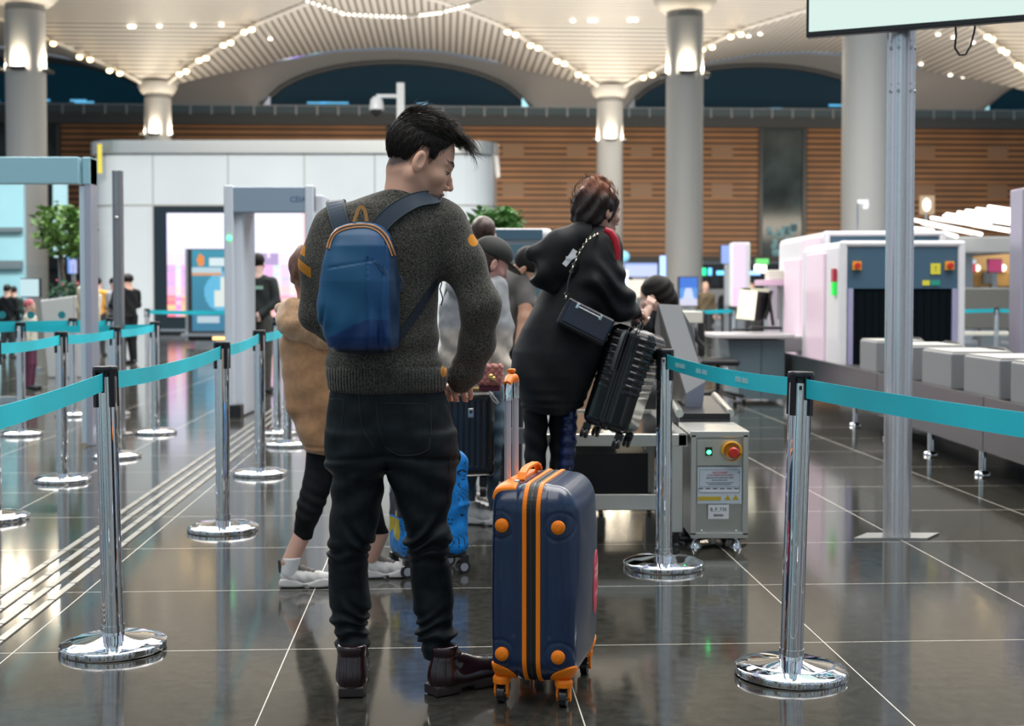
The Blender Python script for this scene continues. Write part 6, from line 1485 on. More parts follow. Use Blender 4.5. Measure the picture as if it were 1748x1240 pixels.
# ---------------- black ribbed suitcase carried by the woman (leaning)
M_BLKC = mat('case_black_gloss', (.006, .007, .009), .22, coat=.4)
YS = 6.02
top_, bot_ = P(1094, 563, YS), P(1040, 732, YS); ax_z = (top_-bot_).normalized(); ax_x = Vector((ax_z.z, 0, -ax_z.x)); 
rotm = Matrix.Rotation(math.atan2(ax_z.x, ax_z.z), 4, 'Y') @ Matrix.Rotation(math.radians(-16), 4, 'Z'); hgt = (top_-bot_).length
ctr = (top_+bot_)/2
c2 = bpy.data.objects.new('suitcase', None); COL.objects.link(c2); c2.location = bot_; c2.rotation_euler = rotm.to_euler(); tag(c2, 'black ribbed cabin suitcase tilted in the hand of the dark-haired woman', 'suitcase')
hz2 = hgt/2
def ribshell(q):
    x, y, z = q[:, 0], q[:, 1], q[:, 2]-hz2; a = np.abs(x)
    d = rbox(q, (0, 0, hz2), (.105, .165, hz2), .042)
    rb = (a > .030)*(a < .098)*(np.abs(y) > .1); m = np.clip((z+.06)/.02, 0, 1)*np.clip((hz2-.02-z)/.01, 0, 1)
    d -= .0045*np.clip(np.sin(z*2*PI/.0305)*1.6, 0, 1)*np.clip((a-.036)/.006, 0, 1)*m
    d += .003*np.exp(-((a-.020)/.003)**2); d -= .003*(a < .012)
    return d
smesh('shell', ribshell, (-.13, -.19, -.02), (.13, .19, hgt+.03), .0036, M_BLKC, c2, world=False)
mb = MB(); mb.tube([(-.035, -.168, .26), (-.036, -.185, .27), (-.036, -.19, .33), (-.034, -.188, .42), (-.033, -.168, .44)], [.010, .010, .009, .009, .010], 10, ry=.006); obj('side_handle', mb, mat('handle_dark_grey', (.13, .14, .15), .35), c2)
mb = MB(); mb.tube([(0, -.07, hgt-.005), (0, -.06, hgt+.025), (0, .02, hgt+.03), (0, .06, hgt+.02), (0, .07, hgt-.005)], .008, 8); obj('top_handle', mb, M_BLACK, c2)
for sx in (-1, 1):
    for sy in (-1, 1):
        mb = MB(); cx, cy = sx*.075, sy*.125; mb.box((cx, cy, -.012), (.034, .034, .035), bev=.006); fk = obj('wheel_fork', mb, M_BLACK, c2)
        mb = MB(); mb.cyl((cx-.015, cy-.012, -.040), (cx-.004, cy-.012, -.040), .024, n=24); mb.cyl((cx+.004, cy-.012, -.040), (cx+.015, cy-.012, -.040), .024, n=24); w_ = obj('wheel', mb, M_BLACK, fk)
        mb = MB(); mb.cyl((cx-.0165, cy-.012, -.040), (cx+.0165, cy-.012, -.040), .008, n=12); obj('hub', mb, M_STEEL, w_)

# ---------------- glossy black suitcase behind the man's hand
YK = 6.9; a_, b_ = P(762, 815, YK), P(841, 668, YK); wk = b_.x-a_.x; hk = b_.z-a_.z
c3 = thing('suitcase', 'glossy black upright suitcase with gold corner shine behind the hand of the backpack man', 'suitcase', ((a_.x+b_.x)/2, YK+.12, a_.z-.11))
zb_ = .11
def gshell(q):
    d = rbox(q, (0, 0, zb_+hk/2), (wk/2+.01, .13, hk/2), .035); a = np.abs(q[:, 0]); return d + .0022*np.clip(np.sin(q[:, 0]*2*PI/.03)*1.5, 0, 1)*(np.abs(q[:, 2]-zb_-hk/2) < hk/2-.05)
smesh('shell', gshell, (-wk/2-.03, -.16, zb_-.02), (wk/2+.03, .16, zb_+hk+.03), .005, M_BLKC, c3, world=False)
M_GOLD = mat('gold_metal', (.80, .55, .20), .2, 1)
mb = MB(); mb.box((0, -.09, zb_+hk-.012), (wk*.86, .03, .012), bev=.003); mb.box((.0, -.02, zb_+hk+.006), (wk*.5, .05, .014), bev=.005); obj('top_trim', mb, M_GOLD, c3)
mb = MB(); mb.box((P(804, 700, YK).x-(a_.x+b_.x)/2, -.135, P(804, 705, YK).z-a_.z+.11), (.028, .01, .048), bev=.004); l_ = obj('lock', mb, M_STEEL, c3)
mb = MB(); mb.cyl((P(804, 700, YK).x-(a_.x+b_.x)/2, -.138, P(804, 703, YK).z-a_.z+.11), (P(804, 700, YK).x-(a_.x+b_.x)/2, -.143, P(804, 703, YK).z-a_.z+.11), .008, n=14); obj('key_hole', mb, M_BLACK, l_)
mb = MB(); mb.tube([(wk/2-.02, -.125, zb_+.1), (wk/2+.004, -.11, zb_+.08), (wk/2-.02, -.12, zb_+.012), (0, -.125, zb_+.008), (-.1, -.125, zb_+.008)], .004, 6); obj('edge_shine', mb, M_STEEL, c3)
for sx in (-1, 1):
    for sy in (-1, 1):
        mb = MB(); cx, cy = sx*(wk/2-.05), sy*.09; mb.box((cx, cy, .085), (.04, .04, .05), bev=.006); fk = obj('wheel_fork', mb, M_BLACK, c3)
        mb = MB(); mb.cyl((cx-.016, cy, .035), (cx+.016, cy, .035), .032, n=24); w_ = obj('wheel', mb, M_BLACK, fk); mb = MB(); mb.cyl((cx-.018, cy, .035), (cx+.018, cy, .035), .012, n=14); obj('hub', mb, M_STEEL, w_)
mb = MB(); mb.tube([P(x, y, YK-.05) for x, y in ((834, 666), (838, 672), (847, 682), (851, 688), (849, 690), (842, 684), (836, 674))], .003, 6); obj('tag_loop', mb, M_WHT, c3, world=True)

# ---------------- blue patterned suitcase between the man's legs
w0 = FL(668, 999); YU = 5.62
ang = math.radians(24); cb = P(730, 900, 5.86); c4 = thing('suitcase', 'bright blue printed soft suitcase with yellow and white patches behind the man\'s legs', 'suitcase', (cb.x+.005, 5.86, 0), ang)
HX, HY_, Zb, Zt = .115, .157, .075, .535
def bsh(q):
    x, y, z = q[:, 0], q[:, 1], q[:, 2]
    d = rbox(q, (0, 0, (Zb+Zt)/2), (HY_, HX, (Zt-Zb)/2), .055)
    d += .003*wob(q, 42, .3) + .004*np.sin(z*30+1)*np.exp(-((y+HX)/.04)**2) - .006*np.exp(-((z-.30)/.012)**2)*(x > .09)
    return d
def bt(q):
    x, y, z = q[:, 0], q[:, 1]*1.17, q[:, 2]; t = np.full(len(q), .38, np.float32)
    n = np.abs(np.sin(x*38+4*np.sin(z*31+x*20)+y*45+2*np.sin(z*70))*1.0 + .35*np.sin(z*90+x*60)); m_ = np.sin(x*30+z*22+y*25)+np.sin(z*41-x*35); t = np.where((n < .17)*(m_ > -.5), 0., .38)
    lf = (x < -.112)                      # abstract patches on the narrow left side
    E = lambda cy, cz, ry, rz_: lf*(((y-cy)/ry)**2+((z-cz)/rz_)**2 < 1)
    t = np.where(E(.04, .405, .065, .060), 0., t); t = np.where(E(.04, .405, .034, .042), .65, t); t = np.where(lf*(y > .070)*(z > .325)*(z < .43), .9, t)
    t = np.where(lf*(z > .255)*(z <= .345)*(y < .115), 0., t); t = np.where(E(.115, .285, .045, .045), .65, t)
    t = np.where(lf*(z > .172+.02*np.sin(y*40))*(z < .250)*(y > -.075), .65, t); t = np.where(E(-.025, .268, .018, .014), .65, t)
    rt = (x > .07); t = np.where(rt*(np.abs(z-.335) < .012)*(np.abs(y+.06) < .035), .65, t)
    return t.astype(np.float32)
smesh('shell', bsh, (-.24, -.17, .05), (.24, .17, .61), .0045, attr_mat('blue_print', 'ink', [(0, (.004, .010, .03)), (.22, (.003, .24, .72)), (.55, (.58, .47, .015)), (.78, (.55, .6, .66))], rough=.5, noise=(40, .15)), c4, world=False, attrs={'ink': bt})
mb = MB(); mb.tube([(.163, -.03, .1), (.163, -.03, .30), (.162, -.04, .45)], .004, 6); obj('zip', mb, M_BLACK, c4)
mb = MB(); mb.box((0, 0, .085), (.28, .20, .03), bev=.01); mb.tube([(-.04, -HX-.004, .10), (-.04, -HX-.006, .3)], .010, 8); obj('base_tray', mb, M_BLACK, c4)
mb = MB(); mb.tube([(-.03, -HX-.012, .17), (-.028, -HX-.016, .13), (-.036, -HX-.014, .10), (-.04, -HX-.012, .13)], .004, 6); obj('zip_pull', mb, mat('puller_pale_blue', (.35, .6, .75), .3), c4)
for sx in (-1, 1):
    for sy in (-1, 1):
        cx, cy = sx*.130, sy*.088; mb = MB(); mb.box((cx, cy, .058), (.036, .036, .05), bev=.006); fk = obj('wheel_fork', mb, M_BLACK, c4)
        mb = MB(); mb.cyl((cx-.005, cy-.016, .029), (cx-.005, cy-.004, .029), .029, n=28); mb.cyl((cx-.005, cy+.004, .029), (cx-.005, cy+.016, .029), .029, n=28); w_ = obj('wheel', mb, M_BLACK, fk, bev=.003)
        mb = MB(); mb.cyl((cx-.005, cy-.019, .029), (cx-.005, cy+.019, .029), .018, n=20); obj('hub', mb, mat('hub_silver', (.5, .5, .56), .25, .7), w_)
# ================================================================== OTHER PEOPLE
M_SKIN2 = mat('skin_light', (.58, .34, .26), .5, sss=.1); M_SKIN3 = mat('skin_warm', (.45, .24, .16), .5, sss=.1)
M_HBROWN = mat('hair_brown', (.045, .022, .014), .4, noise=(30, .5)); M_BLKCL = mat('cloth_black', (.007, .008, .010), .75, noise=(20, .3), spec=.2); M_DKCL = mat('cloth_charcoal', (.022, .024, .027), .8)
def bnd(rows, m=.05): 
    r = [(a[1]-a[3]-m, a[1]+a[3]+m, a[2]-a[4]-m, a[2]+a[4]+m, a[0]-m, a[0]+m) for a in rows]; r = np.array(r)
    return (r[:, 0].min(), r[:, 2].min(), r[:, 4].min()), (r[:, 1].max(), r[:, 3].max(), r[:, 5].max())
def headf(q, wd=1.0):
    return face(q)
def head_at(name_parent, c_, yaw, pitch, sc=1.0, skin=None, h=.0045, neck=None):
    f_ = Vector((math.cos(pitch)*math.cos(yaw), math.cos(pitch)*math.sin(yaw), -math.sin(pitch))); u_ = Vector((math.sin(pitch)*math.cos(yaw), math.sin(pitch)*math.sin(yaw), math.cos(pitch))); l_ = u_.cross(f_)
    M = Matrix(((f_.x, l_.x, u_.x), (f_.y, l_.y, u_.y), (f_.z, l_.z, u_.z))).to_4x4() @ Matrix.Scale(sc, 4); M.translation = Vector(c_)
    global NB
    old = NB; Mi = M.inverted(); nk = neck or (c_[0], c_[1]+.0, c_[2]-.2); NB = [tuple(Mi @ Vector([c_[i]*.5+nk[i]*.5 for i in range(3)])), tuple(Mi @ Vector(nk))]
    NB[0] = tuple(Vector(NB[0])*1.0)
    o = smesh('head', face, (-.15, -.11, -.24), (.14, .11, .16), h, skin or M_SKIN2, name_parent, M)
    NB = old; return M
# ---------------- person in the camel coat
YC = 5.58
g = FL(540, 1000); cp = thing('person', 'person in a long camel coat with big hood, black leggings and white chunky sneakers', 'person', (P(545, 900, YC).x, YC, 0))
rows = [prow(*r) for r in ((520, 500, 600, YC+.02, .10), (550, 492, 606, YC+.02, .12), (590, 484, 606, YC+.02, .135), (640, 487, 606, YC+.02, .135), (700, 500, 604, YC+.02, .125), (745, 510, 600, YC+.02, .115), (760, 515, 596, YC+.02, .105), (772, 518, 590, YC+.02, .10))]
hc, hc2 = px2((515, 540), YC-.06), px2((560, 560), YC-.05)
def coat(p):
    x, z = p[:, 0], p[:, 2]
    d = zloft(p, rows, .03, 2.2); d = smin(d, cap(p, px2((500, 590), YC), px2((506, 690), YC-.03), .055, .045), .04); d = smin(d, cap(p, px2((600, 580), YC), px2((600, 700), YC), .05, .045), .04)
    d += .005*np.sin(x*26+z*14+2*np.sin(z*9)) + .0025*wob(p, 40, 4)
    d += .006*np.exp(-((z-rows[6][0])/.006)**2)
    return d
M_CAMEL = mat('camel_fleece', (.44, .235, .115), .95, noise=(45, .10), bump=(260, .5, .002), sheen=.4)
lo, hi = bnd(rows, .08); smesh('coat', coat, lo, hi, .007, M_CAMEL, cp)
def hood(p):
    z = p[:, 2]
    d = smin(ell(p, px2((520, 548), YC-.05), (.120, .115, .085)), ell(p, px2((560, 568), YC-.04), (.12, .11, .085)), .05)
    d = smin(d, chain(p, [px2((478, 528), YC), px2((500, 522), YC-.10), px2((540, 524), YC-.13), px2((585, 532), YC-.08)], [.026, .028, .028, .026], .02), .02)
    d = smax(d, -ell(p, px2((530, 505), YC+.0), (.105, .10, .075)), .012)
    return d + .003*wob(p, 55, 1)
smesh('hood', hood, (px2((455, 0), YC)[0], YC-.24, px2((0, 615), YC)[2]), (px2((620, 0), YC)[0], YC+.16, px2((0, 490), YC)[2]), .006, mat('camel_fur', (.62, .37, .21), .95, noise=(50, .12), bump=(220, .6, .003), sheen=.5), cp)
hm = P(532, 470, YC); Mh = head_at(cp, hm, PI/2+.2, .2, .95, M_SKIN3, .006, (hm.x+.01, YC, hm.z-.24))
def hr_(q): return smin(ell(q, (-.02, 0, .03), (.115, .100, .11)), cap(q, (-.075, 0, .0), (-.085, 0, -.09), .055, .045), .03) + .003*np.sin(q[:, 1]*150+q[:, 2]*30)
smesh('hair', lambda q: smax(hr_(q), q[:, 0]-.055+.3*np.maximum(0, -q[:, 2]), .01), (-.16, -.12, -.16), (.12, .12, .17), .005, mat('hair_chestnut', (.16, .065, .032), .45, noise=(40, .4)), cp, Mh)
lrow = [prow(*r) for r in ((760, 524, 578, YC+.02, .075), (800, 521, 572, YC+.02, .07), (830, 515, 566, YC+.0, .062), (860, 507, 556, YC-.01, .062), (885, 504, 546, YC-.01, .058), (905, 502, 536, YC, .045), (921, 501, 533, YC, .038))]
def legg(p): return zloft(p, lrow, .006) + .0025*np.sin(p[:, 2]*130+p[:, 0]*60)*np.exp(-((p[:, 2]-lrow[3][0])/.08)**2)
lo, hi = bnd(lrow, .02); smesh('legging', legg, lo, hi, .005, M_BLKCL, cp)
rrow = [(r[0], r[1]+.20 - .0*i, r[2]+.04*(i/3), r[3], r[4]) for i, r in enumerate(lrow)]; rrow = [(r[0], P(600+ i*7.2, 800, YC).x, YC+.02+i*.02, r[3], r[4]) for i, r in enumerate(lrow)]
lo, hi = bnd(rrow, .02); smesh('legging', lambda p: zloft(p, rrow, .006), lo, hi, .006, M_BLKCL, cp)
def sneaker(parent, p, ang, sc, m1=None):
    M = Matrix.Translation(p) @ Matrix.Rotation(ang, 4, 'Z') @ Matrix.Scale(sc, 4)
    def up(q):
        d = smin(cap(q, (.05, 0, .055), (.19, 0, .045), .040, .036), ell(q, (.035, 0, .062), (.042, .036, .052)), .02); d = smin(d, cap(q, (.045, 0, .07), (.040, 0, .118), .034, .036), .015); d = smin(d, ell(q, (.215, .003, .045), (.050, .040, .032)), .02)
        return smax(smax(d, .026-q[:, 2], .004), q[:, 2]-.122+.10*(q[:, 0]-.03), .006) + .0015*np.sin(q[:, 0]*120+q[:, 2]*90)
    smesh('sneaker', up, (-.02, -.06, .01), (.28, .06, .15), .0045, m1 or mat('sneaker_white', (.62, .60, .58), .5, noise=(18, .12)), parent, M)
    def so(q):
        w = np.interp(q[:, 0], [-.01, .05, .11, .19, .24, .275], [.036, .043, .037, .047, .040, .018]).astype(np.float32); top = .040+.012*np.sin(q[:, 0]*34+.4); bot = .004+.010*np.clip(np.sin(q[:, 0]*60), 0, 1)*(q[:, 0] > .08)*(q[:, 0] < .14) + .14*np.maximum(q[:, 0]-.22, 0)
        d = np.maximum(np.abs(q[:, 1])-w, np.maximum(-.012-q[:, 0], q[:, 0]-.272)); return smax(d, np.maximum(bot-q[:, 2], q[:, 2]-top), .012)
    smesh('sneaker_sole', so, (-.03, -.07, -.005), (.30, .07, .07), .0045, mat('sneaker_sole_white', (.66, .63, .62), .5), parent, M)
    def lc(q): return cap(q, (.075, 0, .108), (.16, 0, .078), .016, .014)
    smesh('laces', lambda q: lc(q)+.004*.6*np.sin(q[:, 0]*260), (-.04, -.04, .05), (.2, .04, .16), .0035, mat('lace_taupe', (.22, .19, .17), .7), parent, M)
    smesh('heel_tab', lambda q: cap(q, (-.008, 0, .08), (-.014, 0, .135), .009, .007), (-.04, -.03, .06), (.02, .03, .16), .0035, mat('tab_dark', (.04, .04, .045), .6), parent, M)
    return M
g = FL(478, 998); a1 = .02
Ms = sneaker(cp, Vector((P(482, 998, YC-.02).x+.0, YC-.03, 0)), a1, .80)
ak = Ms @ Vector((.040, 0, .115)); kn = P(517, 915, YC)
smesh('ankle', lambda p: cap(p, (ak.x, ak.y, ak.z+.01), (kn.x, kn.y, kn.z+.01), .034, .036), (min(ak.x, kn.x)-.06, min(ak.y, kn.y)-.06, ak.z-.04), (max(ak.x, kn.x)+.06, max(ak.y, kn.y)+.06, kn.z+.06), .005, M_SKIN2, cp)
smesh('sock', lambda p: smax(cap(p, (ak.x, ak.y, ak.z-.03), (ak.x*.8+kn.x*.2, ak.y, ak.z+.035), .036, .037), p[:, 2]-ak.z-.032, .004), (ak.x-.07, ak.y-.07, ak.z-.09), (ak.x+.09, ak.y+.07, ak.z+.07), .005, mat('sock_white', (.68, .68, .68), .8), cp)
b0 = P(618, 990, YC+.12); Ms2 = sneaker(cp, Vector((b0.x, YC+.15, .0)), .1, .80); e2 = Vector(rrow[-1][1:3] + (rrow[-1][0],)); ak2 = Ms2 @ Vector((.04, 0, .10))
smesh('ankle', lambda p: cap(p, tuple(ak2), tuple(e2), .034, .036), (min(ak2.x, e2.x)-.06, min(ak2.y, e2.y)-.06, ak2.z-.04), (max(ak2.x, e2.x)+.06, max(ak2.y, e2.y)+.06, e2.z+.06), .006, M_SKIN2, cp)

# ---------------- woman in the black hooded coat
YW_ = 6.0
wm = thing('person', 'dark-haired woman in an oversized black hooded coat and leggings lifting a black suitcase', 'person', (P(940, 900, YW_).x, YW_, 0))
rows = [prow(*r) for r in ((393, 975, 1050, YW_, .08), (402, 950, 1058, YW_, .11), (420, 934, 1062, YW_, .13), (450, 928, 1064, YW_, .15), (490, 926, 1060, YW_, .17), (520, 912, 1050, YW_, .18), (560, 890, 1040, YW_, .19), (600, 876, 1030, YW_, .20), (640, 873, 1018, YW_, .20), (668, 880, 1004, YW_, .185), (682, 886, 998, YW_, .17), (703, 890, 993, YW_, .155))]
def wcoat(p):
    x, z = p[:, 0], p[:, 2]; d = zloft(p, rows, .03, 2.15)
    arm = chain(p, [px2((1020, 425), YW_-.06), px2((1030, 480), YW_-.12), px2((1056, 520), YW_-.10), px2((1078, 528), YW_-.02)], [.095, .088, .075, .045], .03); arm += .011*np.sin(z*62+x*45+2*np.sin(x*30))*np.exp(-((z-rows[5][0]-.06)/.14)**2)
    d = smin(d, arm, .035)
    d += .005*np.sin(x*30+z*10+2*np.sin(z*8))*np.clip((rows[5][0]-z)/.1, 0, 1) + .003*np.sin(z*190)*(z < rows[9][0]) - .006*np.exp(-((z-rows[9][0])/.006)**2)*(-1)
    return d + .0025*wob(p, 22, 2)
lo, hi = bnd(rows, .12); hi = (hi[0]+.05, hi[1], hi[2]); M_WCO = mat('black_jersey', (.006, .007, .009), .65, noise=(12, .35), bump=(260, .3, .001), spec=.3)
smesh('coat', wcoat, lo, hi, .008, M_WCO, wm)
def whood(p): 
    d = chain(p, [px2((1000, 404), YW_-.06), px2((955, 416), YW_-.13), px2((912, 434), YW_-.15)], [.070, .062, .030], .03); d = smin(d, chain(p, [px2((912, 436), YW_-.15), px2((918, 466), YW_-.15), px2((944, 490), YW_-.13)], [.032, .048, .036], .03), .03); d = smin(d, ell(p, px2((955, 448), YW_-.12), (.095, .08, .10)), .04)
    return smax(d, -ell(p, px2((905, 462), YW_-.16), (.030, .06, .035)), .02) + .004*np.sin(p[:, 0]*40-p[:, 2]*25)
smesh('hood', whood, (px2((890, 0), YW_)[0], YW_-.30, px2((0, 515), YW_)[2]), (px2((1010, 0), YW_)[0], YW_+.05, px2((0, 375), YW_)[2]), .007, M_WCO, wm)
hm = P(1020, 362, YW_); Mh = head_at(wm, hm, .62, .12, 1.0, M_SKIN2, .006, (hm.x-.02, YW_, hm.z-.20))
def whair(q):
    x, y, z = q[:, 0], q[:, 1], q[:, 2]
    d = smin(ell(q, (-.015, 0, .030), (.112, .094, .100)), ell(q, (-.045, .0, -.035), (.075, .080, .060)), .03); d = smin(d, ell(q, (-.020, 0, .100), (.070, .065, .060)), .015)
    d += .004*np.sin(y*95+z*60+2*np.sin(x*40)) + .003*np.sin(x*120-z*70)
    return smax(d, x-.058-.5*np.maximum(z-.03, 0), .012)
smesh('hair', whair, (-.15, -.12, -.12), (.13, .12, .19), .0055, attr_mat('hair_auburn_top', 'up', [(0, (.010, .006, .006)), (.55, (.016, .008, .007)), (.80, (.17, .050, .020)), (1, (.25, .080, .030))], rough=.7, noise=(60, .45), interp='LINEAR'), wm, Mh, attrs={'up': lambda q: np.clip((q[:, 2]+.07)/.22, 0, 1)})
lines = []; rr = random.Random(4)
for i in range(260):
    a, e = rr.uniform(-PI, PI), rr.uniform(-.9, 1.3); n_ = Vector((math.cos(e)*math.cos(a), math.cos(e)*math.sin(a), math.sin(e))); q = Vector((-.018, 0, .045)) + Vector((n_.x*.112, n_.y*.095, n_.z*.112)); v = Vector((-.3, .3, .9)); v = (v - n_*v.dot(n_) + n_*.12).normalized(); pts = []
    if q.x > .06 and q.z < .08: continue
    for k in range(5): pts.append(Mh @ q); q = q+v*.009; v = (v+Vector((rr.uniform(-.3, .3), rr.uniform(-.3, .3), rr.uniform(-.35, .2)))).normalized()
    lines.append(pts)
strands('hair_strands', lines, .0016, mat('hair_wisp_auburn', (.07, .022, .011), .7, spec=.2), wm)
mb = MB(); mb.tube([P(x, y, YW_-.16) for x, y in ((1032, 392), (1042, 397), (1050, 409), (1054, 425), (1055, 444))], [.012, .016, .016, .014, .009], 10); obj('red_collar', mb, mat('collar_red', (.50, .012, .03), .45), wm, world=True)
for px0, px1, pxb0, pxb1, yy in ((893, 936, 897, 930, .0), (936, 984, 940, 972, .03)):
    r_ = [prow(*r) for r in ((690, px0, px1, YW_+yy, .085), (760, px0+2, px1-2, YW_+yy, .075), (810, px0+3, px1-6, YW_+yy, .068), (860, pxb0, pxb1, YW_+yy, .058), (900, pxb0+2, pxb1-4, YW_+yy, .05), (940, pxb0+5, pxb1-6, YW_+yy, .042))]
    lo, hi = bnd(r_, .03); smesh('legging', lambda p, r_=r_: zloft(p, r_, .01) + .003*np.sin(p[:, 2]*70+p[:, 0]*30), lo, hi, .006, M_BLKCL, wm)
    sneaker(wm, Vector((r_[-1][1] if False else P((pxb0+pxb1)/2, 900, YW_).x, YW_+yy-.05, 0)), PI/2-.3, .9, mat('trainer_black', (.02, .02, .022), .5))
r_ = [prow(*r) for r in ((695, 955, 983, YW_+.0, .055), (760, 953, 981, YW_-.0, .052), (815, 950, 974, YW_-.0, .045))]
smesh('leg_stripe', lambda p: zloft(p, [(a, b+.006, c-.035, d_, e) for a, b, c, d_, e in r_], .01)+.003*np.sin(p[:, 2]*120), *bnd(r_, .07), .005, mat('stripe_navy_gloss', (.012, .022, .085), .2), wm)
hw = P(1082, 548, YW_); tp = c2.location + ax_z*(hgt+.03)
def whand(p):
    c_ = (tp.x-.015, tp.y-.01, tp.z+.02); d = cap(p, px2((1078, 532), YW_-.03), (c_[0], c_[1], c_[2]+.02), .028, .026)
    for i in range(4): x_ = c_[0]; yy = c_[1]-.030+.019*i; d = smin(d, chain(p, [(x_+.012, yy, c_[2]+.018), (x_+.030, yy, c_[2]-.004), (x_+.018, yy, c_[2]-.022)], (.0095, .009, .008), .003), .005)
    return smin(d, chain(p, [(c_[0]-.012, c_[1]-.02, c_[2]+.02), (c_[0]-.020, c_[1]-.03, c_[2]), (c_[0]-.005, c_[1]-.034, c_[2]-.016)], (.011, .009, .008), .003), .005)
smesh('hand', whand, (tp.x-.08, tp.y-.09, tp.z-.04), (tp.x+.06, tp.y+.07, tp.z+.13), .003, M_SKIN2, wm)
# her black handbag with chain
YBG = 5.72; bc = P(992, 530, YBG)
hb = bpy.data.objects.new('handbag', None); COL.objects.link(hb); hb.location = P(948, 548, YBG); hb.rotation_euler = (0, math.radians(27), 0); tag(hb, 'small black flap handbag with silver clasp bar hanging beside the black coat', 'handbag')
mb = MB(); mb.box((.118, .05, .055), (.225, .075, .125), bev=.012); obj('body', mb, mat('bag_leather', (.008, .009, .014), .25, coat=.3), hb)
mb = MB(); mb.box((.124, .008, .062), (.20, .012, .100), bev=.005); fl_ = obj('flap', mb, mat('flap_navy', (.010, .014, .040), .2, coat=.4), hb)
mb = MB(); mb.tube([(.055, -.006, .098), (.165, -.006, .098)], .003, 8); mb.box((.055, -.006, .10), (.012, .01, .026), bev=.003); mb.box((.165, -.006, .10), (.012, .01, .026), bev=.003); obj('clasp_bar', mb, M_CHROME, fl_)
ch = [P(x, y, Yq) for x, y, Yq in ((966, 508, 5.70), (970, 480, 5.72), (978, 455, 5.74), (990, 430, 5.78), (1002, 411, 5.80), (1016, 402, 5.84), (1026, 398, 5.90))]
mb = MB(); mb.tube(ch, .004, 6); cs = obj('shoulder_strap', mb, M_BLACK, hb); cs.matrix_parent_inverse = (Matrix.Translation(hb.location) @ hb.rotation_euler.to_matrix().to_4x4()).inverted()
mb = MB()
for i in range(26):
    f = i/25*5.99; k = int(f); t_ = f-k; p = ch[k].lerp(ch[k+1], t_); u_ = (ch[k+1]-ch[k]).normalized()
    if .3 < f < 2.2 and i % 1 == 0 and f < 1.6: continue
    mb.lathe([(.0075, -.0025), (.010, 0), (.0075, .0025)], 10, Matrix.Translation(p) @ (Matrix.Rotation(PI/2*(i % 2), 4, u_) @ (u_.cross(Vector((0, 1, 0))).normalized().to_track_quat('Z', 'Y').to_matrix().to_4x4())), cap=False)
cs = obj('chain', mb, mat('chain_pale_gold', (.85, .78, .62), .15, 1), hb); cs['kind'] = 'stuff'; cs.matrix_parent_inverse = (Matrix.Translation(hb.location) @ hb.rotation_euler.to_matrix().to_4x4()).inverted()
mb = MB(); mb.ribbon([P(x, y, 5.69) for x, y in ((963, 453), (972, 442), (982, 427))], Vector((0, -1, 0)), .022, .006); mb.ribbon([P(x, y, 5.685) for x, y in ((966, 440), (976, 441), (984, 437))], Vector((0, -1, 0)), .012, .005); cs = obj('silver_charm', mb, mat('charm_silver', (.85, .85, .88), .3, .4), hb); cs.matrix_parent_inverse = (Matrix.Translation(hb.location) @ hb.rotation_euler.to_matrix().to_4x4()).inverted()

# ---------------- girl in black cap and grey hooded jacket
YG = 7.1
gl_ = thing('person', 'young woman in a black baseball cap and pale grey hooded jacket behind the man\'s elbow', 'person', (P(805, 900, YG).x, YG, 0))
rows = [prow(*r) for r in ((468, 792, 846, YG, .07), (480, 768, 856, YG, .11), (520, 752, 862, YG, .13), (580, 750, 862, YG, .13), (640, 752, 864, YG, .125), (668, 756, 862, YG, .12))]
def gj(p):
    x, z = p[:, 0], p[:, 2]; d = zloft(p, rows, .03, 2.2)
    d = smin(d, chain(p, [px2((845, 495), YG-.03), px2((858, 560), YG-.06), px2((852, 615), YG-.10)], [.07, .06, .05], .03), .03); d = smin(d, chain(p, [px2((852, 600), YG-.10), px2((862, 630), YG-.14), px2((869, 650), YG-.16)], [.05, .042, .036], .02), .02)
    d = smin(d, ell(p, px2((800, 492), YG-.1), (.12, .07, .06)), .03)
    return d + .006*np.sin(x*42+z*30+2*np.sin(z*14)) + .002*wob(p, 50)
smesh('hooded_jacket', gj, *bnd(rows, .12), .008, attr_mat('jacket_grey_beige', 'low', [(0, (.42, .37, .31)), (.45, (.36, .33, .30)), (.55, (.27, .28, .30)), (1, (.36, .37, .39))], rough=.85, interp='LINEAR', noise=(30, .1)), gl_, attrs={'low': lambda p: np.clip((p[:, 2]-rows[4][0]+.02)/(rows[0][0]-rows[4][0]), 0, 1)})
hm = P(836, 452, YG); Mh = head_at(gl_, hm, .35, .42, .95, mat('skin_pink', (.62, .33, .28), .5, sss=.1), .006, (P(820, 480, YG).x, YG, P(820, 490, YG).z))
smesh('hair', lambda q: smax(smin(ell(q, (-.02, 0, .02), (.105, .088, .10)), cap(q, (-.03, -.05, -.02), (-.035, -.06, -.15), .035, .025), .02), q[:, 0]-.015, .01)+.002*np.sin(q[:, 1]*200), (-.15, -.12, -.2), (.1, .12, .14), .006, M_HBROWN, gl_, Mh)
cap_m = mat('cap_black', (.012, .012, .011), .7)
smesh('cap', lambda q: smin(smax(ell(q, (-.008, 0, .060), (.118, .098, .098)), .038-q[:, 2]-.0*q[:, 0], .006), ell(q, (.112, 0, .040), (.080, .075, .008), Matrix.Rotation(.25, 3, 'Y')), .012)+.001*np.sin(q[:, 1]*60), (-.14, -.12, .0), (.22, .12, .18), .005, cap_m, gl_, Mh)
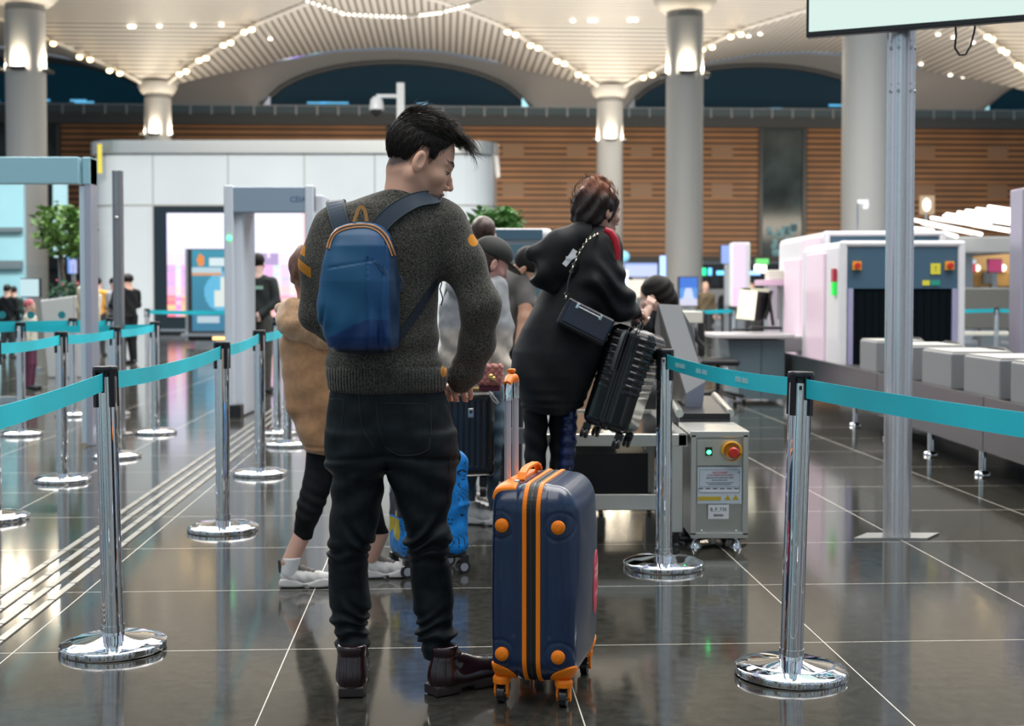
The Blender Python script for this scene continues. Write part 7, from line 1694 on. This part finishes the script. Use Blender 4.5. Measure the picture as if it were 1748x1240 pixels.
def ghand(p):
    c_ = px2((870, 657), YG-.17); d = cap(p, px2((869, 648), YG-.16), c_, .026, .026)
    for i in range(4): d = smin(d, chain(p, [(c_[0]-.020+.013*i, c_[1]-.01, c_[2]-.01), (c_[0]-.022+.014*i, c_[1]-.022, c_[2]-.036), (c_[0]-.020+.014*i, c_[1]-.010, c_[2]-.056)], (.009, .0085, .0075), .003), .004)
    return smin(d, chain(p, [(c_[0]+.02, c_[1]+.01, c_[2]), (c_[0]+.034, c_[1]+.0, c_[2]-.03), (c_[0]+.03, c_[1]-.01, c_[2]-.045)], (.010, .009, .008), .003), .004)
c_ = px2((870, 657), YG-.17); smesh('hand', ghand, (c_[0]-.06, c_[1]-.06, c_[2]-.08), (c_[0]+.07, c_[1]+.06, c_[2]+.07), .0035, mat('skin_deep', (.30, .13, .085), .5), gl_)
for a_, b__, yy, foot in ((790, 824, .06, (806, 7.18)), (826, 862, -.03, (812, 7.0))):
    r_ = [prow(*r) for r in ((655, a_, b__, YG+yy, .09), (740, a_+1, b__-2, YG+yy, .08), (800, a_+4, b__-8, YG+yy, .065), (850, a_+6, b__-12, YG+yy, .05), (868, a_+8, b__-12, YG+yy, .048))]
    smesh('jeans_leg', lambda p, r_=r_: zloft(p, r_, .01)+.003*np.sin(p[:, 2]*70), *bnd(r_, .03), .008, mat('blue_denim', (.06, .105, .15), .8, noise=(30, .3)), gl_)
sneaker(gl_, Vector((P(800, 880, 7.35).x, 7.42, 0)), -.75, .95); sneaker(gl_, Vector((P(792, 900, 7.05).x, 7.10, 0)), -.35, .95)
# pink quilted bag
YQ = 6.75; bc = P(836, 640, YQ); pb = thing('handbag', 'small dusty pink quilted handbag with a gold clasp beside the man\'s wrist', 'handbag', (bc.x, YQ, P(836, 658, YQ).z), math.radians(-6))
w_, h_ = 46/F*YQ, 37/F*YQ
def qb(q):
    x, z = q[:, 0], q[:, 2]; d = rbox(q, (0, 0, h_/2), (w_/2, .035, h_/2), .018); a = np.abs(np.sin((x+z)*PI/.036)); b_ = np.abs(np.sin((x-z)*PI/.036)); return d - .005*(1-np.exp(-a*3))*(1-np.exp(-b_*3))+.003
smesh('quilted_body', qb, (-w_/2-.02, -.06, -.02), (w_/2+.02, .06, h_+.02), .0028, mat('quilt_pink', (.36, .13, .11), .4), pb, world=False)
mb = MB(); mb.lathe([(.014, 0), (.014, .006), (.008, .008)], 20, Matrix.Translation((.010, -.040, h_*.42)) @ Matrix.Rotation(PI/2, 4, 'X')); mb.lathe([(.011, 0), (.011, .006), (.006, .008)], 20, Matrix.Translation((.026, -.041, h_*.33)) @ Matrix.Rotation(PI/2, 4, 'X')); obj('clasp', mb, M_GOLD, pb)
mb = MB(); mb.box((.0, .01, -.012), (w_*.8, .05, .035), bev=.01); obj('lower_pouch', mb, mat('pouch_wine', (.12, .012, .03), .5), pb)
mb = MB(); mb.tube([(-.03, .03, h_), (-.05, .06, h_+.15), (-.06, .09, h_+.3)], .004, 6); obj('strap', mb, mat('strap_brown', (.12, .05, .04), .5), pb)

# ---------------- man bending in a grey t-shirt
YT = 8.3
tm = thing('person', 'man bending forward in a grey t-shirt and dark trousers beyond the capped woman', 'person', (P(872, 840, YT).x, YT+.05, 0))
sh = [px2((868, 480), YT), px2((872, 520), YT+.02), px2((866, 560), YT+.05), px2((868, 610), YT+.08)]
def tee(p): 
    d = chain(p, [px2((872, 488), YT-.05), px2((868, 530), YT), px2((866, 590), YT+.05)], [.125, .135, .125], .06); d = smin(d, cap(p, px2((893, 480), YT-.14), px2((900, 518), YT-.18), .068, .060), .03)
    return smax(d, -(p[:, 2]-P(0, 600, YT).z), .02)+.004*np.sin(p[:, 0]*40-p[:, 2]*35)
c_ = px2((872, 530), YT); smesh('t_shirt', tee, (c_[0]-.2, YT-.30, c_[2]-.34), (c_[0]+.22, YT+.25, c_[2]+.30), .009, mat('tee_grey', (.135, .125, .120), .85, noise=(8, .2)), tm)
mb = MB(); hm = P(900, 462, YT-.12); Mh = head_at(tm, hm, -.3, .7, 1.0, M_SKIN3, .008, px2((884, 484), YT-.08))
smesh('hair', lambda q: smax(ell(q, (-.012, 0, .055), (.106, .084, .094)), (-.02+.6*q[:, 0])-q[:, 2], .01)-.002, (-.14, -.11, -.1), (.13, .11, .17), .007, M_HAIR, tm, Mh)
def tarm(p):
    d = chain(p, [px2((899, 505), YT-.17), px2((897, 545), YT-.22), px2((888, 590), YT-.28)], [.052, .045, .034], .02); e_ = px2((888, 594), YT-.28); d = smin(d, ell(p, (e_[0], e_[1], e_[2]-.03), (.03, .02, .045)), .02)
    for i in range(4): d = smin(d, chain(p, [(e_[0]-.022+.015*i, e_[1], e_[2]-.05), (e_[0]-.024+.016*i, e_[1]-.012, e_[2]-.085), (e_[0]-.022+.015*i, e_[1]-.004, e_[2]-.11)], (.009, .008, .007), .003), .004)
    return smin(d, chain(p, [(e_[0]+.02, e_[1]-.01, e_[2]-.03), (e_[0]+.042, e_[1]-.015, e_[2]-.06)], (.010, .008), .003), .004)
c_ = px2((893, 545), YT-.22); smesh('arm', tarm, (c_[0]-.1, c_[1]-.12, c_[2]-.34), (c_[0]+.12, c_[1]+.15, c_[2]+.2), .006, M_SKIN3, tm)
for x_, yy in ((856, .10), (880, .0)):
    r_ = [prow(*r) for r in ((585, x_-18, x_+20, YT+.05+yy, .12), (680, x_-16, x_+16, YT+.05+yy, .10), (760, x_-13, x_+12, YT+.05+yy, .07), (830, x_-11, x_+11, YT+.05+yy, .06))]
    smesh('trouser_leg', lambda p, r_=r_: zloft(p, r_, .02), *bnd(r_, .03), .010, mat('trouser_ink', (.012, .014, .022), .8), tm)
    sneaker(tm, Vector((P(x_, 800, YT).x, YT+yy, 0)), PI/2, 1.0, MATS['trainer_black'])

# ---------------- generic standing figures for the background
def person(px, Y, ptop, yaw, label, top, legs, hair=None, skin=None, pose='down', group=None, hat=None, h=.013, w=1.0, badge=None, shoes=None):
    zt = P(px, ptop, Y).z; s_ = zt/1.72; c0 = P(px, 600, Y); t = thing('person', label, 'person', (c0.x, Y, 0), 0, group)
    M = Matrix.Translation((0, 0, 0)) @ Matrix.Rotation(yaw-PI/2, 4, 'Z') @ Matrix.Diagonal((s_*w, s_, s_, 1))
    def bt_(p):
        r_ = [(.88, 0, 0, .17, .11), (1.0, 0, 0, .165, .105), (1.15, 0, 0, .17, .105), (1.32, 0, 0, .19, .11), (1.40, 0, -.01, .185, .10), (1.445, 0, -.01, .12, .07), (1.47, 0, -.01, .07, .055)]
        d = zloft(p, r_, .03, 2.3)
        for sg in (-1, 1):
            A = {'down': [(sg*.185, 0, 1.37), (sg*.225, -.01, 1.12), (sg*.225, .04, .88)], 'back': [(sg*.185, 0, 1.37), (sg*.25, -.05, 1.12), (sg*.08, -.15, .98)], 'front': [(sg*.185, 0, 1.37), (sg*.24, .03, 1.12), (sg*.08, .20, 1.10)], 'reach': [(sg*.185, 0, 1.37), (sg*.21, .12, 1.15), (sg*.15, .36, 1.10)]}[pose]
            d = smin(d, chain(p, A, [.062, .052, .042], .03), .03)
        return d + .005*np.sin(p[:, 0]*30+p[:, 2]*22)
    smesh('top', bt_, (-.36, -.24, .80), (.36, .46, 1.52), h, top, t, M, world=False)
    def lg(p):
        d = None
        for sg in (-1, 1):
            q = chain(p, [(sg*.085, 0, .90), (sg*.095, .01, .50), (sg*.105, -.02, .08)], [.10, .075, .055], .03); d = q if d is None else smin(d, q, .02)
        return d
    smesh('trousers', lg, (-.26, -.16, .0), (.26, .16, 1.02), h, legs, t, M, world=False)
    def sh_(p): 
        d = None
        for sg in (-1, 1): q = smax(cap(p, (sg*.105, -.04, .045), (sg*.12, .14, .035), .045, .038), -p[:, 2], .004); d = q if d is None else np.minimum(d, q)
        return d
    smesh('shoes', sh_, (-.2, -.12, -.01), (.2, .22, .11), .010, shoes or MATS['trainer_black'], t, M, world=False)
    Rz = Matrix.Rotation(PI/2, 4, 'Z'); Mh = M @ Matrix.Translation((0, .0, 1.585)) @ Rz
    global NB
    old = NB; NB = [(-.02, 0, -.09), (-.02, 0, -.15)]; smesh('head', face, (-.13, -.11, -.19), (.14, .11, .16), .009, skin or M_SKIN2, t, Mh, world=False); NB = old
    smesh('hair', lambda q: smax(ell(q, (-.014, 0, .052), (.108, .086, .096)), (-.045+1.3*np.maximum(q[:, 0]+.02, 0))-q[:, 2], .01), (-.14, -.11, -.12), (.13, .11, .17), .009, hair or M_HAIR, t, Mh, world=False)
    if hat: smesh('hat', lambda q: smax(ell(q, (-.008, 0, .060), (.118, .098, .10)), .045-q[:, 2], .006), (-.14, -.12, .0), (.14, .12, .18), .009, hat, t, Mh, world=False)
    if pose != 'back' or True:
        def hn(p):
            d = None
            for sg in (-1, 1):
                e_ = {'down': (sg*.228, .05, .83), 'back': (sg*.05, -.17, .96), 'front': (sg*.06, .23, 1.10), 'reach': (sg*.14, .42, 1.09)}[pose]
                q = ell(p, e_, (.028, .035, .045)); d = q if d is None else np.minimum(d, q)
                for i in range(4): d = smin(d, cap(p, (e_[0]-.018+.012*i, e_[1]+.01, e_[2]-.02), (e_[0]-.020+.013*i, e_[1]+.02, e_[2]-.075), .0085, .007), .005)
                d = smin(d, cap(p, (e_[0]-sg*.02, e_[1]+.02, e_[2]), (e_[0]-sg*.035, e_[1]+.045, e_[2]-.03), .010, .008), .005)
            return d
        smesh('hands', hn, (-.3, -.24, .70), (.3, .48, 1.2), .011, skin or M_SKIN2, t, M, world=False)
    if badge:
        mb = MB(); mb.box((.03, -.125, 1.30), (.14, .012, .045)); o_ = obj('back_print', mb, badge, t); o_.matrix_basis = M
    return t
M_BADGE = mat('badge_green', (.25, .42, .34), .6)
person(441, 16.4, 433, PI/2-.1, 'security guard in black jacket standing hands behind back in front of the LED wall', mat('guard_black', (.012, .016, .016), .8), mat('guard_trousers', (.045, .045, .04), .8), skin=mat('skin_pale', (.62, .42, .36), .5), pose='back', badge=M_BADGE, h=.011)
person(825, 9.4, 372, PI/2, 'person behind the black cap, only brown hair showing', M_DKCL, M_DKCL, hair=M_HBROWN, h=.016)
person(217, 23, 468, PI-.3, 'person in a black coat with pale trousers hem reaching left behind the slim pole', M_BLKCL, M_BLKCL, pose='front', w=1.8)
person(197, 24, 474, -.4, 'person in grey top facing the black-coated one behind the slim pole', mat('top_grey_blue', (.20, .22, .25), .8), M_DKCL, pose='front')
person(168, 26, 474, PI/2, 'person with orange and teal top seen just right of the portal leg', mat('top_orange', (.6, .28, .03), .8), M_DKCL, h=.02)
person(151, 18, 455, PI/2, 'person in a long cream coat beside the white planter', mat('coat_cream', (.50, .45, .34), .85), mat('cream_trousers', (.42, .38, .29), .85), hair=M_HBROWN, w=.62)
person(14, 25, 486, PI/2, 'left of two distant people near the left edge in dark tops', M_BLKCL, M_DKCL, h=.02)
person(25, 27, 489, PI/2, 'right of two distant people near the left edge in dark tops', mat('top_moss', (.02, .04, .03), .8), M_DKCL, h=.02)
person(52, 17, 512, 0, 'person in a cream coat with pink collar low behind the barrier near the left edge', mat('coat_ivory', (.50, .46, .38), .85), mat('trousers_plum', (.10, .02, .05), .8), hair=mat('hair_pinkish', (.5, .10, .12), .6), h=.02)
person(1204, 30, 482, -PI/2, 'older man in an open brown jacket far behind the desk', mat('jacket_olive', (.10, .07, .035), .8), M_DKCL, hair=mat('hair_sandy', (.40, .25, .16), .6), h=.016)
person(1241, 31, 487, -PI/2, 'person in a red hat and black jacket far behind the desk', M_BLKCL, M_DKCL, hat=mat('hat_red', (.55, .02, .03), .6), h=.016)
person(1282, 33, 484, -PI/2, 'person with brown hair just above the desk monitor', mat('top_beige', (.3, .26, .2), .8), M_DKCL, hair=mat('hair_ginger', (.28, .14, .05), .5), h=.02)
person(1143, 33, 483, PI, 'small far figure left of the blue totem', mat('top_navy', (.02, .03, .06), .8), M_DKCL, h=.02)
# ---------------- seated officer behind the slanted panel
YO = 8.7
of = thing('person', 'seated dark-haired officer in black leaning on one hand behind the slanted panel', 'person', (P(1128, 700, YO).x, YO, 0))
rows = [prow(*r) for r in ((528, 1112, 1146, YO, .07), (540, 1098, 1150, YO, .12), (580, 1096, 1152, YO, .13), (640, 1098, 1150, YO, .13), (665, 1100, 1150, YO, .13))]
def oj(p):
    d = zloft(p, rows, .03, 2.2); d = smin(d, chain(p, [px2((1108, 545), YO-.05), px2((1096, 556), YO-.22), px2((1092, 545), YO-.26)], [.06, .055, .042], .03), .03); d = smin(d, chain(p, [px2((1100, 548), YO-.1), px2((1088, 552), YO-.26)], [.06, .045], .03), .03); return d+.004*np.sin(p[:, 2]*50)
smesh('jacket', oj, *bnd(rows, .28), .010, M_BLKCL, of)
hm = P(1120, 509, YO-.02); Mh = head_at(of, hm, PI-.45, .25, 1.0, mat('skin_fair', (.66, .42, .34), .5), .008, px2((1130, 535), YO))
smesh('hair', lambda q: smax(smin(ell(q, (-.018, 0, .045), (.112, .092, .10)), ell(q, (-.07, 0, -.03), (.07, .07, .08)), .03), q[:, 0]-.045-.6*np.maximum(q[:, 2]-.02, 0), .012)+.002*np.sin(q[:, 2]*110+q[:, 1]*90), (-.19, -.12, -.12), (.13, .12, .17), .007, M_HAIR, of, Mh)
def oh(p):
    c_ = px2((1107, 528), YO-.22); d = cap(p, px2((1098, 545), YO-.25), c_, .028, .026)
    for i in range(4): d = smin(d, chain(p, [c_, (c_[0]+.03-.012*i, c_[1], c_[2]+.035+.006*i), (c_[0]+.045-.014*i, c_[1]+.02, c_[2]+.055+.008*i)], (.012, .009, .0075), .003), .004)
    return smin(d, chain(p, [c_, (c_[0]-.02, c_[1]-.01, c_[2]+.04)], (.011, .008), .003), .004)
c_ = px2((1105, 530), YO-.22); smesh('hand', oh, (c_[0]-.09, c_[1]-.08, c_[2]-.1), (c_[0]+.1, c_[1]+.08, c_[2]+.12), .005, MATS['skin_fair'], of)
mb = MB(); c_ = P(1099, 548, YO-.27); mb.tube([(c_.x+.035*math.cos(a), c_.y+.02*math.sin(a), c_.z+.02*math.cos(a)) for a in [i*PI/8 for i in range(16)]], .008, 8, closed=True); obj('bracelet', mb, M_STEEL, of, world=True)
def ol(p): 
    a = chain(p, [px2((1116, 665), YO), px2((1110, 672), YO-.38), px2((1112, 770), YO-.42)], [.085, .065, .05], .03); b_ = chain(p, [px2((1138, 665), YO), px2((1140, 672), YO-.38), px2((1140, 770), YO-.42)], [.085, .065, .05], .03); return smin(a, b_, .01)
c_ = px2((1127, 700), YO); smesh('trousers', ol, (c_[0]-.2, YO-.52, .12), (c_[0]+.2, YO+.14, c_[2]+.35), .011, M_DKCL, of)
for x_ in (1112, 1140): sneaker(of, Vector((P(x_, 770, YO-.42).x, YO-.40, 0)), -PI/2, 1.0, MATS['trainer_black'])
of2 = thing('stool', 'dark stool the officer sits on behind the slanted panel', 'stool', (P(1128, 700, YO).x, YO+.02, 0)); zs = P(1128, 690, YO).z
mb = MB(); mb.lathe([(.18, zs-.06), (.19, zs-.02), (.18, zs)], 24); obj('seat', mb, M_BLACK, of2); mb = MB(); mb.cyl((0, 0, 0), (0, 0, zs-.05), .03); mb.lathe([(.20, 0), (.20, .02), (.04, .04)], 24); obj('base', mb, M_BLACK, of2)
